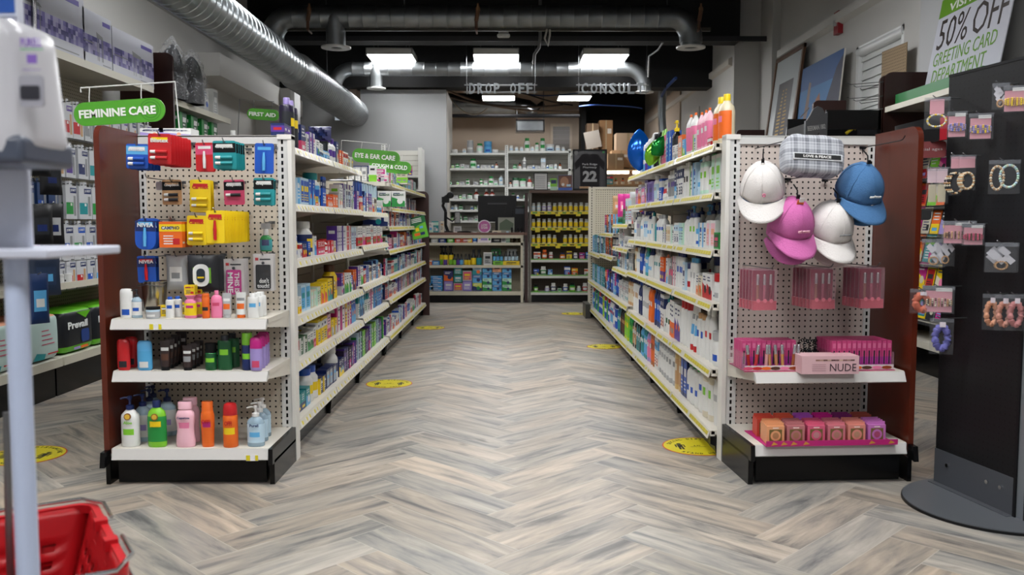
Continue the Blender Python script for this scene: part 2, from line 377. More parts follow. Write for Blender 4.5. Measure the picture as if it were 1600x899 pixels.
# big spiral duct along the left wall
dL = empty('spiral_duct', (-2.2, 8, 2.62)); T(dL, 'large silver spiral duct running along the left wall under the ceiling', 'duct')
duct_mb([(0, -4.5, 0), (0, .9, 0)], .165, GALV, .12).build('duct_pipe', dL)
c = MB(); c.lathe([(.165, .86), (.17, .88), (.19, 1.06), (.19, 1.1)], GALVD, 28, c=(0, 0, 0), ax=1, capb=False, capt=False); c.build('collar', dL)
duct_mb([(0, 1.08, 0), (0, 4.6, 0)], .188, GALVD, .085).build('duct_pipe', dL)
s = MB(); s.tube([(0, -1.8, .17), (0, -1.8, CEIL-2.62)], .003, WIRE, 5); s.tube([(0, 2.6, .19), (0, 2.6, CEIL-2.62)], .003, WIRE, 5); s.build('hanging_wire', dL)

def arc(c_, r, a0, a1, n, pl):
    out = []
    for i in range(n+1):
        a = R(a0+(a1-a0)*i/n); u, v = r*cos(a), r*sin(a)
        out.append((c_[0]+u, c_[1], c_[2]+v) if pl == 'xz' else ((c_[0]+u, c_[1]+v, c_[2]) if pl == 'xy' else (c_[0], c_[1]+u, c_[2]+v)))
    return out
def diffuser(parent, x, z_top, z_bot, r, y=0):
    b = MB(); b.lathe([(r, z_bot), (r, z_top-.06), (r*1.25, z_top+.02), (r*1.15, z_top+.1)], GALVD, 24, c=(x, y, 0), capb=False); b.build('duct_drop', parent)
    b = MB(); b.lathe([(r*.55, z_bot+.01), (r*.6, z_bot-.012), (r*.95, z_bot-.02), (r*1.5, z_bot-.012), (r*1.52, z_bot+.004), (r*1.0, z_bot+.012)], MWc, 28, c=(x, y, 0), capb=False, capt=False)
    b.lathe([(r*.5, z_bot+.0), (r*.1, z_bot-.008)], 'black', 20, c=(x, y, 0)); b.build('round_grille', parent)
# cross duct A
yA = 10.45; zA = at(760, 27, yA).z; rA = .135
xl = at(445, 30, yA).x; xr = at(1080, 30, yA).x
dA = empty('cross_duct', (0, yA, zA)); T(dA, 'upper silver round duct crossing the black ceiling with two round outlets', 'duct', 'round cross ducts')
path = [(xl-.16, .42, -.55)] + [(xl-.16, .42-.0, -.3)] + arc((xl+.14, .0, -.3), .3, 180, 90, 7, 'xz')
path = arc((xl+.1, 0, -.25), .25, 180, 90, 7, 'xz')
duct_mb([(xl-.15, 0, -.5)] + path + [(xr-.25, 0, 0)] + arc((xr-.25, 0, -.25), .25, 90, 0, 7, 'xz') + [(xr, 0, -.3)], rA, GALVD, .16, 24, .004).build('duct_pipe', dA)
diffuser(dA, at(525, 74, yA).x, -.06, at(525, 74, yA).z-zA, .115)
b = MB(); zb = at(1080, 74, yA).z-zA; b.lathe([(.075, zb+.01), (.09, zb-.012), (.115, zb-.02), (.17, zb-.012), (.172, zb+.004), (.12, zb+.012)], MWc, 28, c=(xr, 0, 0), capb=False, capt=False); b.lathe([(.07, zb), (.02, zb-.006)], 'black', 20, c=(xr, 0, 0))
b.build('round_grille', dA); b = MB(); b.lathe([(.12, zb), (.12, -.28)], GALVD, 24, c=(xr, 0, 0)); b.build('duct_drop', dA)
# strut below duct A
st = MB(); zs = at(800, 46, yA).z; st.box(at(440, 46, yA).x, at(1110, 46, yA).x, -.02, .02, -.02, .02, M('#4c4a44', .5, .6))
so = st.build('strut_channel', None, (0, yA, zs)); T(so, 'thin grey steel strut running under the upper cross duct', 'strut')
for k, x in enumerate((at(632, 20, yA).x, at(1042, 20, yA).x)):
    b = MB(); b.tube([(0, 0, .021), (0, 0, CEIL-zs)], .008, WIRE, 6); o = b.build('threaded_rod', so, (x, 0, 0))
for px in (480, 744, 1093):
    x = at(px, 25, yA-.22).x; z = at(px, 46, yA-.22).z
    b = MB(); b.tube([(0, .19, 0), (0, 0, 0)], .012, M('#5c4030', .6), 8); b.tube([(0, 0, 0), (0, 0, .1)], .018, M('#5c4030', .6), 8); b.tube([(0, 0, .1), (0.02, 0, .22)], .024, M('#6c4c38', .6), 8); b.lathe([(.026, .22), (.026, .25), (.012, .27), (.012, .3)], M('#7c5c40', .5), 10, c=(.02, 0, 0))
    T(b.build('sprinkler', None, (x, yA-.2, z)), {480: 'copper coloured sprinkler head beside the first round outlet of the upper duct', 744: 'copper coloured sprinkler head above the middle light panel', 1093: 'copper coloured sprinkler head beside the right elbow of the upper duct'}[px], 'sprinkler', 'copper sprinkler heads')
# cross duct B
yB = 13.4; yB = 12.0; zB = at(760, 108, yB).z; rB = .095
xl = at(523, 120, yB).x; xr = at(1007, 120, yB).x
dB = empty('cross_duct', (0, yB, zB)); T(dB, 'lower thinner silver round duct crossing behind the light panels', 'duct', 'round cross ducts')
duct_mb([(xl, 0, -.35)] + arc((xl+.24, 0, -.24), .24, 180, 90, 7, 'xz') + [(xr-.24, 0, 0)] + arc((xr-.24, 0, -.24), .24, 90, 0, 7, 'xz') + [(xr, 0, at(1007, 143, yB).z-zB)], rB, GALVD, .16, 24, .004).build('duct_pipe', dB)
diffuser(dB, at(588, 138, yB).x, -.05, at(588, 138, yB).z-zB, .085)
b = MB(); zb = at(1009, 144, yB).z-zB; b.lathe([(.05, zb), (.1, zb-.012), (.13, zb-.006), (.13, zb+.006), (.09, zb+.012)], MWc, 24, c=(xr, 0, 0)); b.build('round_grille', dB)
# smoke detector
b = MB(); b.lathe([(.075, 0), (.08, .012), (.08, .03), (.062, .045), (.062, .3)], MWc, 20); p = at(787, 64, 11.1)
T(b.build('smoke_detector', None, (p.x, 10.88, p.z)), 'round white smoke detector above the middle light panel', 'smoke detector')
# rectangular box duct + branch in the pharmacy
a = at(700, 146, 17.3); c = at(805, 178, 17.3)
r = empty('box_duct', ((a.x+c.x)/2, 17.3, c.z)); T(r, 'long shiny metal duct in the room behind the pharmacy shelves', 'duct')
b = MB(); w_ = (c.x-a.x)/2; b.lathe([(.2, -w_), (.2, w_)], GALV, 28, c=(0, 0, .2), ax=0); b.build('duct_pipe', r)
b = MB(); b.tube([(w_, 0, .2), (w_+.25, -.05, .14), (w_+.4, -.1, .02)], .13, GALV, 16); b.tube([(w_+.35, -.1, .05), (w_+.55, -.05, .2)], .05, 'black', 8); b.build('flexible_elbow', r)
a = at(806, 187, 17.0); c = at(851, 206, 17.0); b = MB(); b.box(a.x-c.x, 0, 0, .3, c.z-a.z, 0, GALV); b.box(a.x-c.x, 0, -.006, 0, c.z-a.z, c.z-a.z+.03, CHROME); b.box(a.x-c.x, 0, -.006, 0, -.03, 0, CHROME)
b.box(a.x-c.x, a.x-c.x+.03, -.006, 0, c.z-a.z, 0, CHROME); b.box(-.03, 0, -.006, 0, c.z-a.z, 0, CHROME)
for xx in (-.02, a.x-c.x+.02): b.tube([(xx, .1, 0), (xx, .1, CEIL-a.z)], .008, WIRE, 6)
T(b.build('metal_duct_box', None, (c.x, 17.0, a.z)), 'shiny square metal duct box hanging on the beige wall', 'duct box')
def pipe(name, pts, r, m, label, cat, group=None):
    o_ = Vector(pts[0]); b = MB(); b.tube([Vector(p)-o_ for p in pts], r, m, 8); o = b.build(name, None, o_); T(o, label, cat, group); return o
pipe('black_pipe', [at(706, 181, 16.9), at(906, 181, 16.9)], .035, MBLK, 'black pipe running across the beige wall behind the pharmacy', 'pipe')
random.seed(3)
for i, (p0, p1, sag, mt, lb) in enumerate((((700, 142), (905, 172), .15, M('#8c7868', .7), 'tan cable bundle sagging below the DROP OFF letters'), ((705, 152), (880, 163), .1, M('#5c5048', .7), 'brown cable bundle behind the pharmacy light panels'), ((700, 148), (762, 168), .22, M('#c2bcb0', .6), 'loose white cable loop under the DROP OFF letters'),
                              ((790, 138), (895, 165), .02, M('#1c1a1a', .7), 'black cable slanting between the DROP OFF and CONSULT letters'), ((905, 167), (1003, 170), -.05, M('#1c3a70', .6), 'blue cable bundle in the dark corner above the stock room'), ((800, 143), (905, 146), .05, M('#26406c', .6), 'blue cable along the back beam between the hanging letters'))):
    y = 15.2 if i != 4 else 16.5
    A, B_ = at(*p0, y), at(*p1, y); pts = []
    for k in range(13):
        t = k/12; q = A.lerp(B_, t); q.z -= sag*4*t*(1-t); q.y += .06*sin(7*t+i); pts.append(q)
    pipe('cable', pts, .018 if i < 2 else .012, mt, lb, 'cable', 'cables above the pharmacy')
pipe('cable', [at(px, py, 12+k*.5) for k, (px, py) in enumerate(((1056, 122), (1040, 138), (1034, 150)))], .022, M('#1c3a70', .6), 'thick blue cable bundle on the right side wall', 'cable', 'cables above the pharmacy')
pipe('steel_conduit', [at(1035, 143, 13.2), at(1034, 180, 13.2), at(1036, 215, 13.2)], .06, GALV, 'shiny metal vertical duct beside the blue balloon', 'duct')
pipe('cable', [at(855, 45, 10.4), at(851, 60, 10.4), at(856, 72, 10.4), at(859, 55, 10.4), at(859, 46, 10.4)], .012, M('#a8a49c', .5), 'white cable loop hanging from the strut above the aisle', 'cable')
pipe('cable', [(at(844, 58, 10.8).x, 10.8, CEIL), at(844, 58, 10.8), at(842, 75, 10.8), at(835, 85, 10.8), at(834, 100, 10.8)], .02, M('#6c6c6c', .5), 'grey cable hanging between the middle and right light panels', 'cable')
pipe('cable', [at(1036, 66, 11.0), at(1028, 78, 11.3), at(1014, 88, 11.6), at(1013, 120, 11.8)], .012, M('#8c8c8c', .5), 'thin grey cable hanging by the right end of the lower duct', 'cable')

# hanging letter signs
def hang_letters(word, x0, x1, y0, y1, Y, label):
    a = at(x0, y0, Y); c = at(x1, y1, Y); w_ = c.x-a.x; h = a.z-c.z
    r = empty('hanging_sign', ((a.x+c.x)/2, Y, c.z)); T(r, label, 'sign', 'hanging letter signs')
    MT = M('#c6ced4', .4, .1); n = len(word); cw = (w_-.04)/n
    fr = MB()
    for z in (h*.14, h*.80): fr.box(-w_/2-.03, w_/2+.03, .005, .02, z, z+.014, 'silver')
    for x in (-w_/2, w_/2-.012): fr.box(x, x+.012, .003, .022, .0, h, 'silver')
    fr.build('sign_rail', r)
    for i, ch in enumerate(word):
        if ch == ' ': continue
        o = ob('letter', text_mesh(ch, cw*.72 if ch != 'I' else cw*.2, h*.98, MT, .02, .03), r, (-w_/2+.02+cw*(i+.5), 0, h*.5))
    wm = MB(); wm.tube([(-w_/2, .01, h), (-w_/2, .01, CEIL-c.z)], .003, WIRE, 5); wm.tube([(w_/2, .01, h), (w_/2, .01, CEIL-c.z)], .003, WIRE, 5); wm.build('hanging_wire', r)
hang_letters('DROP OFF', 729, 836, 130, 147, 11.6, 'grey metal letters reading DROP OFF hanging over the pharmacy counter')
hang_letters('CONSULT', 904, 1010, 130, 147, 11.6, 'grey metal letters reading CONSULT hanging over the pharmacy counter')

# ------------------------------------------------------------------ gondola shelving
def slotted_post(mb, x0, x1, y0, y1, z0, z1, m=MWc, face='-y'):
    mb.box(x0, x1, y0, y1, z0, z1, m)
    xc = (x0+x1)/2; n = int((z1-z0)/.03)
    for i in range(n):
        z = z0+.015+i*.03
        if face == '-y': mb.fq(xc-.0045, xc+.0045, z, z+.018, y0-.0005, MK)
        else:
            yc = (y0+y1)/2; X = x1+.0005 if face == '+x' else x0-.0005
            mb.quad((X, yc-.0045, z), (X, yc+.0045, z), (X, yc+.0045, z+.018), (X, yc-.0045, z+.018), MK)
YT = M('#d8c81c', .4); YTP = M('#c9bb38', .45)
def aisle_shelf(parent, side, y0, y1, z, depth, rail=True, tags='yellow', rnd=None, base=False, round_near=False, xlip=.0):
    """local frame: x=0 at the lip, -x*side towards the back panel. side=+1: faces +x"""
    s_ = side; b = MB()
    X = lambda t: -t*s_            # distance in from the lip
    def bx(t0, t1, ya, yb, z0, z1, m): b.box(min(X(t0), X(t1)), max(X(t0), X(t1)), ya, yb, z0, z1, m)
    if round_near:
        pts = [(X(0), y1)] + [(X(.16-.16*cos(R(a))), y0+.16-.16*sin(R(a))) for a in range(0, 91, 15)] + [(X(depth), y0), (X(depth), y1)]
        b.prism(pts if s_ < 0 else pts[::-1], 2, z-.032, z, MW)
    else:
        bx(.004, depth, y0+.002, y1-.002, z-.018, z, MW)
        bx(.0, .02, y0+.002, y1-.002, z-.03, z-.002, MW)
        if not base:
            for yy in (y0+.004, y1-.010):
                p = [(X(.0), z), (X(depth), z), (X(depth), z-.085), (X(.08), z-.035), (X(.0), z-.03)]
                b.prism(p if s_ < 0 else p[::-1], 1, yy, yy+.006, MW)
    sh = b.build('shelf', parent)
    if rail:
        rl = MB(); L_ = y1-y0; ya = y0+.01 if not round_near else y0+.17
        rl.prism([(X(-.002), z-.002), (X(-.014), z-.036), (X(-.010), z-.038), (X(.001), z-.006)], 1, ya, y1-.01, MRAIL)
        rr = rnd or random
        y = ya+.01
        tl = .045
        while y < y1-.05:
            wv = tl if tags == 'yellow' else rr.choice((.022, .03)); m_ = YTP if tags == 'yellow' else YT
            gap = .004 if tags == 'yellow' else rr.uniform(.03, .09)
            if tags == 'yellow' and rr.random() < .1: y += wv; continue
            za, zb = (z-.008, z-.024) if tags == 'yellow' else (z-.010, z-.026)
            xa, xb = X(-.0030-.0125*(z-za-.002)/.034-.0008), X(-.0030-.0125*(z-zb-.002)/.034-.0008)
            rl.quad((xb, y, zb), (xb, y+wv, zb), (xa, y+wv, za), (xa, y, za), m_)
            if tags != 'yellow':
                zb2 = z-.034; xb2 = X(-.0030-.0125*(z-zb2-.002)/.034-.0012)
                rl.quad((xb2, y-wv*.9, zb2), (xb2, y+wv*.2, zb2), (xa, y+wv*.2, za), (xa, y-wv*.9, za), M('#e2e0da', .4))
            y += wv+gap
        rl.build('price_rail', sh)
    return sh
DEP = .33
def gondola_section(side, xlip, y0, y1, levels, label, group, zdeck, back=True, top=1.43, tags='yellow', round_tops=0, slat=True):
    r = empty('gondola_shelving', (xlip, 0, 0)); T(r, label, 'shelving', group); s_ = side
    rnd = random.Random(int(y0*100)+int(10*xlip))
    X = lambda t: -t*s_
    b = MB()
    if back:
        n = int((top-.12)/.075)
        for i in range(n):
            z0 = .12+i*(top-.12)/n; z1 = z0+(top-.12)/n-.006
            b.box(min(X(DEP), X(DEP+.012)), max(X(DEP), X(DEP+.012)), y0, y1, z0, z1, M('#a89f8c', .55))
        b.box(min(X(DEP+.008), X(DEP+.02)), max(X(DEP+.008), X(DEP+.02)), y0, y1, .05, top, M('#6e6656', .6))
        b.build('back_panel', r)
    u = MB()
    for yy in (y0, y1-.02):
        u.box(min(X(DEP-.012), X(DEP+.01)), max(X(DEP-.012), X(DEP+.01)), yy, yy+.02, 0, top, MW)
    u.build('upright', r)
    k = MB(); k.box(min(X(.045), X(.06)), max(X(.045), X(.06)), y0, y1, 0, zdeck-.03, MK)
    for yy in (y0, y1-.012): 
        p = [(X(0), zdeck-.025), (X(.05), zdeck-.025), (X(.05), .0), (X(.03), .0), (X(.02), zdeck-.07), (X(0), zdeck-.06)]
        k.prism(p if s_ < 0 else p[::-1], 1, yy, yy+.012, MK)
    k.build('kick_plate', r)
    for i, z in enumerate(levels): aisle_shelf(r, s_, y0, y1, z, DEP, True, tags, rnd, base=False, round_near=(i < round_tops))
    aisle_shelf(r, s_, y0, y1, zdeck, DEP, True, tags, rnd, base=True)
    return r
XLL, XRL = -.965, .905
LSEC = [(3.83, 4.745), (4.745, 5.66), (5.66, 6.85), (6.9, 7.9), (7.9, 8.9), (8.9, 9.88)]
LZ = [[1.395, 1.142, .888, .625, .42], [1.395, 1.142, .888, .625, .42], [1.135, .905, .64, .43], [1.385, 1.185, 1.03, .84, .63, .44], [1.385, 1.185, 1.03, .84, .63, .44], [1.385, 1.185, 1.03, .84, .63, .44]]
RSEC = [(3.83, 4.745), (4.745, 5.66), (5.66, 6.575), (6.575, 7.55), (7.55, 8.6), (8.6, 9.85)]
RZ = [[1.405, 1.19, .936, .695, .398]]*3 + [[1.05, .86, .68, .42], [.965, .76, .42], [.74, .42]]
for i, (y0, y1) in enumerate(LSEC):
    gondola_section(1, XLL, y0, y1, LZ[i], f'{nth(i+1)} cream shelving section of the medicine aisle run, counted from its front post', 'medicine aisle shelving', .15, tags='spot' if i < 3 else 'yellow', top=1.43 if i != 2 else 1.38, round_tops=0 if i < 3 else (2 if i == 3 else 0))
for i, (y0, y1) in enumerate(RSEC):
    gondola_section(-1, XRL, y0, y1, RZ[i], f'{nth(i+1)} cream shelving section of the lotion aisle run, counted from its front post', 'lotion aisle shelving', .12, tags='yellow', top=1.43 if i < 3 else 1.2)
# brown laminate end panel at the far end of the medicine run, white pegboard wing behind the lotion run
b = MB(); b.prism(rrect(0, .5, 0, 1.42, .06, 4, (0, 1, 1, 0)), 1, 0, .03, WOODD); T(b.build('laminate_end_panel', None, (-1.42, 9.9, 0)), 'dark red-brown laminate panel closing the far end of the medicine run', 'end panel')
r = empty('pegboard_wing', (.905, 9.9, 0)); T(r, 'tall cream pegboard wing standing behind the far end of the lotion run', 'pegboard')
b = MB(); b.box(.07, .7, .01, .03, .05, 1.46, pegboard('pegboard_cream', '#d6cfbb', .5)); b.build('pegboard_panel', r)
b = MB(); slotted_post(b, .0, .07, 0, .04, 0, 1.47, M('#d6d0be', .4)); b.box(.07, .7, 0, .04, 1.44, 1.47, M('#d6d0be', .4)); b.build('upright', r)
b = MB(); b.box(-.06, -.005, -.35, .03, 0, .16, M('#3a3836', .4)); b.build('base_foot', r)

# ------------------------------------------------------------------ end caps of the two runs
def endcap(name, loc, rz, mirror, levels, zdeck, label, peg):
    """local: pegboard plane at y=0, front towards -y, x from 0 (aisle post) to W (wood side); mirror flips x"""
    s_ = -1 if mirror else 1; W_ = .66
    r = empty(name, loc, rz); T(r, label, 'end cap display', 'end cap displays')
    def bx(b, x0, x1, *a): b.box(min(s_*x0, s_*x1), max(s_*x0, s_*x1), *a)
    b = MB(); bx(b, .055, W_, 0, .006, .12, 1.40, peg); b.build('pegboard_panel', r)
    b = MB(); bx(b, .055, W_, -.008, .0, 1.395, 1.43, MWc); bx(b, .055, W_, -.008, .02, 1.425, 1.432, MWc); b.build('top_rail', r)
    b = MB(); x0, x1 = sorted((s_*.015, s_*.06)); slotted_post(b, x0, x1, -.006, .03, 0, 1.425)
    b.build('slotted_post', r)
    b = MB(); bx(b, -.004, .014, -.01, .05, 0, 1.43, M('#dcdad4', .35)); bx(b, -.004, .058, -.012, .052, 1.415, 1.436, M('#dcdad4', .35)); b.build('corner_post', r)
    b = MB(); x0, x1 = sorted((s_*(W_-.03), s_*(W_+.0))); slotted_post(b, x0, x1, -.006, .02, .12, 1.43); b.build('slotted_post', r)
    b = MB(); xa, xb = sorted((s_*(W_+.002), s_*(W_+.024)))
    b.prism(rrect(-.36, .0, .125, 1.44, .05, 6, (0, 0, 1, 0)), 0, xa, xb, WOOD); o = b.build('side_panel', r); bevel(o, .004)
    for i, z in enumerate(levels):
        b = MB(); bx(b, .02, W_-.02, -.35, -.005, z-.02, z, MW); bx(b, .02, W_-.02, -.352, -.34, z-.028, z-.002, MWc)
        pr_ = [(-.345, z-.01), (-.005, z-.005), (-.005, z-.075), (-.30, z-.04), (-.345, z-.035)]
        for xx in (.022, W_-.028): x0, x1 = sorted((s_*xx, s_*(xx+.004))); b.prism(pr_, 0, x0, x1, MW)
        sh = b.build('shelf', r)
        rl = MB(); x0, x1 = sorted((s_*.022, s_*(W_-.02))); rl.prism([(-.354, z-.003), (-.372, z-.04), (-.366, z-.044), (-.352, z-.036)], 0, x0, x1, M('#c2c0bd', .35)); rl.build('price_rail', sh)
    b = MB(); bx(b, .012, W_-.01, -.365, -.005, zdeck-.03, zdeck, MW); bx(b, .012, W_-.01, -.37, -.36, zdeck-.034, zdeck-.002, MWc)
    sh = b.build('base_deck', r)
    rl = MB(); x0, x1 = sorted((s_*.02, s_*(W_-.015))); rl.prism([(-.371, zdeck-.003), (-.386, zdeck-.042), (-.38, zdeck-.046), (-.37, zdeck-.04)], 0, x0, x1, M('#c2c0bd', .35)); rl.build('price_rail', sh)
    k = MB(); bx(k, .04, W_-.02, -.335, -.32, 0.004, zdeck-.03, MK); bx(k, .0, .02, -.36, -.005, .0, zdeck-.05, MK); bx(k, W_+.003, W_+.02, -.36, -.1, .0, .1, MK)
    pr_ = [(-.395, zdeck-.045), (-.395, zdeck-.0), (-.005, zdeck+.004), (-.005, zdeck-.045)]
    x0, x1 = sorted((s_*.0, s_*.018)); k.prism([(-.39, zdeck-.062), (-.385, zdeck+.0), (-.005, zdeck+.002), (-.005, zdeck-.06)], 0, x0, x1, MK)
    x0, x1 = sorted((s_*(W_+.002), s_*(W_+.022))); k.prism([(-.41, zdeck-.07), (-.40, zdeck-.01), (-.35, zdeck-.008), (-.35, zdeck-.06)], 0, x0, x1, MK)
    k.build('kick_plate', r)
    return r
ECL = (-.947, 3.785, 0); ECR = (.94, 3.775, 0); RZR = R(3.5)
endcap('end_cap_display', ECL, 0, True, [.672, .462], .15, 'left end cap with pegboard of lip balms and reddish wood side', PEG)
endcap('end_cap_display', ECR, RZR, False, [.455], .165, 'right end cap with pegboard of caps and makeup and reddish wood side', PEGR)
# tags on the left end cap
for x0, x1, z, yy, par in ((-1.48, -1.42, .66, 3.785-.37, 0), (-1.06, -1.0, .135, 3.785-.384, 1)):
    pass
# ------------------------------------------------------------------ product kinds
# a template is (name, category, [(part, mesh)], width, depth, height); the first mesh is the body, the rest its parts
_P = {}
def memo(fn):
    def g(*a, **k):
        key = (fn.__name__, a, tuple(sorted(k.items())))
        if key not in _P: _P[key] = fn(*a, **k)
        return _P[key]
    return g
STUFF = None     # when a list: goods beyond the 300 individuals are gathered here and built as one object
def put(tp, loc, label, group=None, rz=0, tilt=None, cat=None):
    if STUFF is not None: STUFF.append((tp, Matrix.Translation(loc) @ Matrix.Rotation(rz, 4, 'Z'))); return None
    name, c, parts, *_ = tp
    o = ob(name, parts[0][1], None, loc, rz); T(o, label, cat or c, group)
    if tilt: o.rotation_euler = (tilt[0], tilt[1], rz)
    for n, me in parts[1:]: ob(n, me, o)
    return o
def flush_stuff(items, name, label, cat):
    b = MB()
    for tp, mx in items:
        for _, me in tp[2]:
            b.add([mx @ v.co for v in me.vertices], [tuple(p.vertices) for p in me.polygons], [me.materials[p.material_index] for p in me.polygons] or 'white', False)
    o = b.build(name); T(o, label, cat); o['kind'] = 'stuff'; return o
def textlines(b, x0, x1, z0, z1, y, m, n, rnd):
    h = (z1-z0)/n
    for i in range(n):
        a = x0+(x1-x0)*rnd.uniform(0, .1); c = x1-(x1-x0)*rnd.uniform(0, .45); b.fq(a, c, z0+h*i+h*.25, z0+h*i+h*.65, y, m)
@memo
def carton(w_, h, d, c1, c2, c3='white', style=0, txt=None, tc='white', name='carton'):
    rnd = random.Random(str((w_, h, c1, c2, style))); b = MB(); a = w_/2
    b.box(-a, a, 0, d, 0, h, c1); y = -.0005
    dk = 'navy' if c1 in ('white', 'cream', 'mint', 'ice', 'lightpink', 'yellow') else 'white'
    def wrap(z0, z1, m):
        b.fq(-a, a, z0, z1, y, m); b.quad((a+.0005, 0, z0), (a+.0005, d, z0), (a+.0005, d, z1), (a+.0005, 0, z1), m); b.quad((-a-.0005, d, z0), (-a-.0005, 0, z0), (-a-.0005, 0, z1), (-a-.0005, d, z1), m)
    if style == 0: wrap(h*.62, h*.9, c2); b.fq(-a*.7, a*.2, h*.70, h*.8, y*2, dk if c2 != dk else 'white'); textlines(b, -a*.75, a*.75, h*.1, h*.5, y, dk, 4, rnd); b.fq(a*.2, a*.8, h*.12, h*.35, y*2, c3)
    elif style == 1: wrap(0, h*.42, c2); textlines(b, -a*.8, a*.8, h*.55, h*.92, y, dk, 3, rnd); b.fq(-a*.6, a*.6, h*.12, h*.26, y*2, c3)
    elif style == 2:
        b.fq(-a, -a*.35, 0, h, y, c2); b.quad((-a-.0005, d, 0), (-a-.0005, 0, 0), (-a-.0005, 0, h), (-a-.0005, d, h), c2); textlines(b, -a*.2, a*.85, h*.2, h*.85, y, dk, 5, rnd); b.fq(-a*.2, a*.7, h*.62, h*.75, y*2, c3)
    elif style == 3:
        b.add([(-a, y, 0), (a, y, 0), (a, y, h*.35), (-a, y, h*.62)], [(0, 1, 2, 3)], c2); textlines(b, -a*.8, a*.7, h*.68, h*.92, y, dk, 2, rnd)
        n = 12; cx, cz, r_ = a*.25, h*.36, min(a, h/2)*.45; b.add([(cx+r_*cos(2*pi*i/n), y*2, cz+r_*sin(2*pi*i/n)) for i in range(n)], [tuple(range(n))], c3)
    elif style == 4: b.fq(-a*.85, a*.85, h*.1, h*.9, y, c2); b.fq(-a*.6, a*.6, h*.5, h*.7, y*2, c3); textlines(b, -a*.7, a*.7, h*.15, h*.42, y*2, c3 if c3 != c2 else dk, 3, rnd)
    if style != 4:   # side print
        b.quad((a+.0008, d*.15, h*.15), (a+.0008, d*.8, h*.15), (a+.0008, d*.8, h*.22), (a+.0008, d*.15, h*.22), dk); b.quad((-a-.0008, d*.8, h*.7), (-a-.0008, d*.2, h*.7), (-a-.0008, d*.2, h*.82), (-a-.0008, d*.8, h*.82), c3)
    parts = [('body', b.mesh())]
    if txt: 
        me = text_mesh(txt, w_*.8, h*.13, M(tc), .0012, .03).copy(); me.transform(Matrix.Translation((0, 0, h*.76))); parts.append(('lettering', me))
    return (name, 'box', parts, w_, d, h)
def lathe_label(b, prof, rows, c, lab, acc, sx, sy, seg=20, back=False):
    # rows: set of profile rows that carry the label; accent on the middle of the front
    def mf(j, a):
        if j not in rows: return c
        f = abs(((a-1.5*pi+pi) % (2*pi))-pi)
        if f > 2.0 and not back: return c
        if acc and f < .75 and j in acc: return acc[j]
        return lab
    b.lathe(prof, c if not hasattr(c, 'name') else c, seg, sx, sy, mf=lambda j, a: mf(j, a))
@memo
def pill_bottle(w_, h, body='white', cap='white', lab='blue', acc='white', name='pill_bottle', cat='bottle', trans=0):
    r = w_/2; b = MB(); bm = M(body, .3, 0, trans) if trans else M(body, .35)
    zc = h*.80
    prof = [(r*.94, 0), (r, h*.02), (r, h*.12), (r, h*.24), (r, h*.38), (r, h*.5), (r, h*.62), (r*.97, h*.66), (r*.75, h*.74), (r*.66, zc)]
    lathe_label(b, prof, {2, 3, 4, 5}, bm, lab, {3: acc, 4: acc} if acc else None, 1, 1, 18, True)
    c = MB(); c.lathe([(r*.72, zc-.002), (r*.76, zc+.003), (r*.76, h*.985), (r*.7, h)], M(cap, .4), 18)
    return (name, cat, [('body', b.mesh()), ('cap', c.mesh())], w_, w_, h)
@memo
def lotion(w_, h, body='white', cap='white', lab='blue', acc='sky', sy=.6, shape='round', name='lotion_bottle', capr=.42, caph=.13, cat='bottle'):
    r = w_/2; b = MB(); z = h*(1-caph)
    if shape == 'round': prof = [(r*.9, 0), (r, h*.03), (r, h*.12), (r, h*.3), (r, h*.44), (r, h*.56), (r*.98, h*.66), (r*.85, h*.76), (r*.5, h*.83), (r*capr, z)]
    elif shape == 'taper': prof = [(r*.82, 0), (r*.86, h*.02), (r*.88, h*.12), (r*.92, h*.3), (r*.97, h*.44), (r, h*.56), (r*.98, h*.68), (r*.85, h*.78), (r*.6, h*.84), (r*capr, z)]
    elif shape == 'waist': prof = [(r*.92, 0), (r, h*.03), (r, h*.14), (r*.9, h*.3), (r*.86, h*.42), (r*.95, h*.55), (r, h*.66), (r*.88, h*.76), (r*.6, h*.83), (r*capr, z)]
    else: prof = [(r*.95, 0), (r, h*.02), (r, h*.12), (r, h*.3), (r, h*.44), (r, h*.6), (r, h*.72), (r*.97, h*.82), (r*.9, h*.85), (r*capr, z)]
    lathe_label(b, prof, {2, 3, 4, 5}, M(body, .3), lab, {4: acc} if acc else None, 1, sy)
    c = MB(); rc = r*capr*1.05; c.lathe([(rc, z-.001), (rc, h*.985), (rc*.9, h)], M(cap, .35), 16, 1, max(sy, .8) if capr < .7 else sy)
    return (name, cat, [('body', b.mesh()), ('cap', c.mesh())], w_, w_*sy, h)
@memo
def pump(w_, h, body='white', head='white', lab='blue', acc='sky', sy=.7, name='pump_bottle', trans=0):
    r = w_/2; b = MB(); z = h*.74; bm = M(body, .2, 0, trans) if trans else M(body, .3)
    prof = [(r*.93, 0), (r, h*.02), (r, h*.1), (r, h*.24), (r, h*.36), (r, h*.48), (r, h*.56), (r*.93, h*.63), (r*.6, h*.70), (r*.35, z)]
    lathe_label(b, prof, {2, 3, 4, 5}, bm, lab, {3: acc} if acc else None, 1, sy)
    c = MB(); m = M(head, .35); c.lathe([(r*.42, z-.001), (r*.42, z+h*.07), (r*.2, z+h*.085), (r*.13, z+h*.10), (r*.13, h*.93), (r*.26, h*.935), (r*.26, h*.99), (r*.18, h)], m, 14)
    c.tube([(0, 0, h*.965), (-r*.5, -r*.1, h*.968), (-r*.95, -r*.2, h*.95)], r*.1, m, 8)
    return (name, 'bottle', [('body', b.mesh()), ('pump_head', c.mesh())], w_, w_*sy, h)
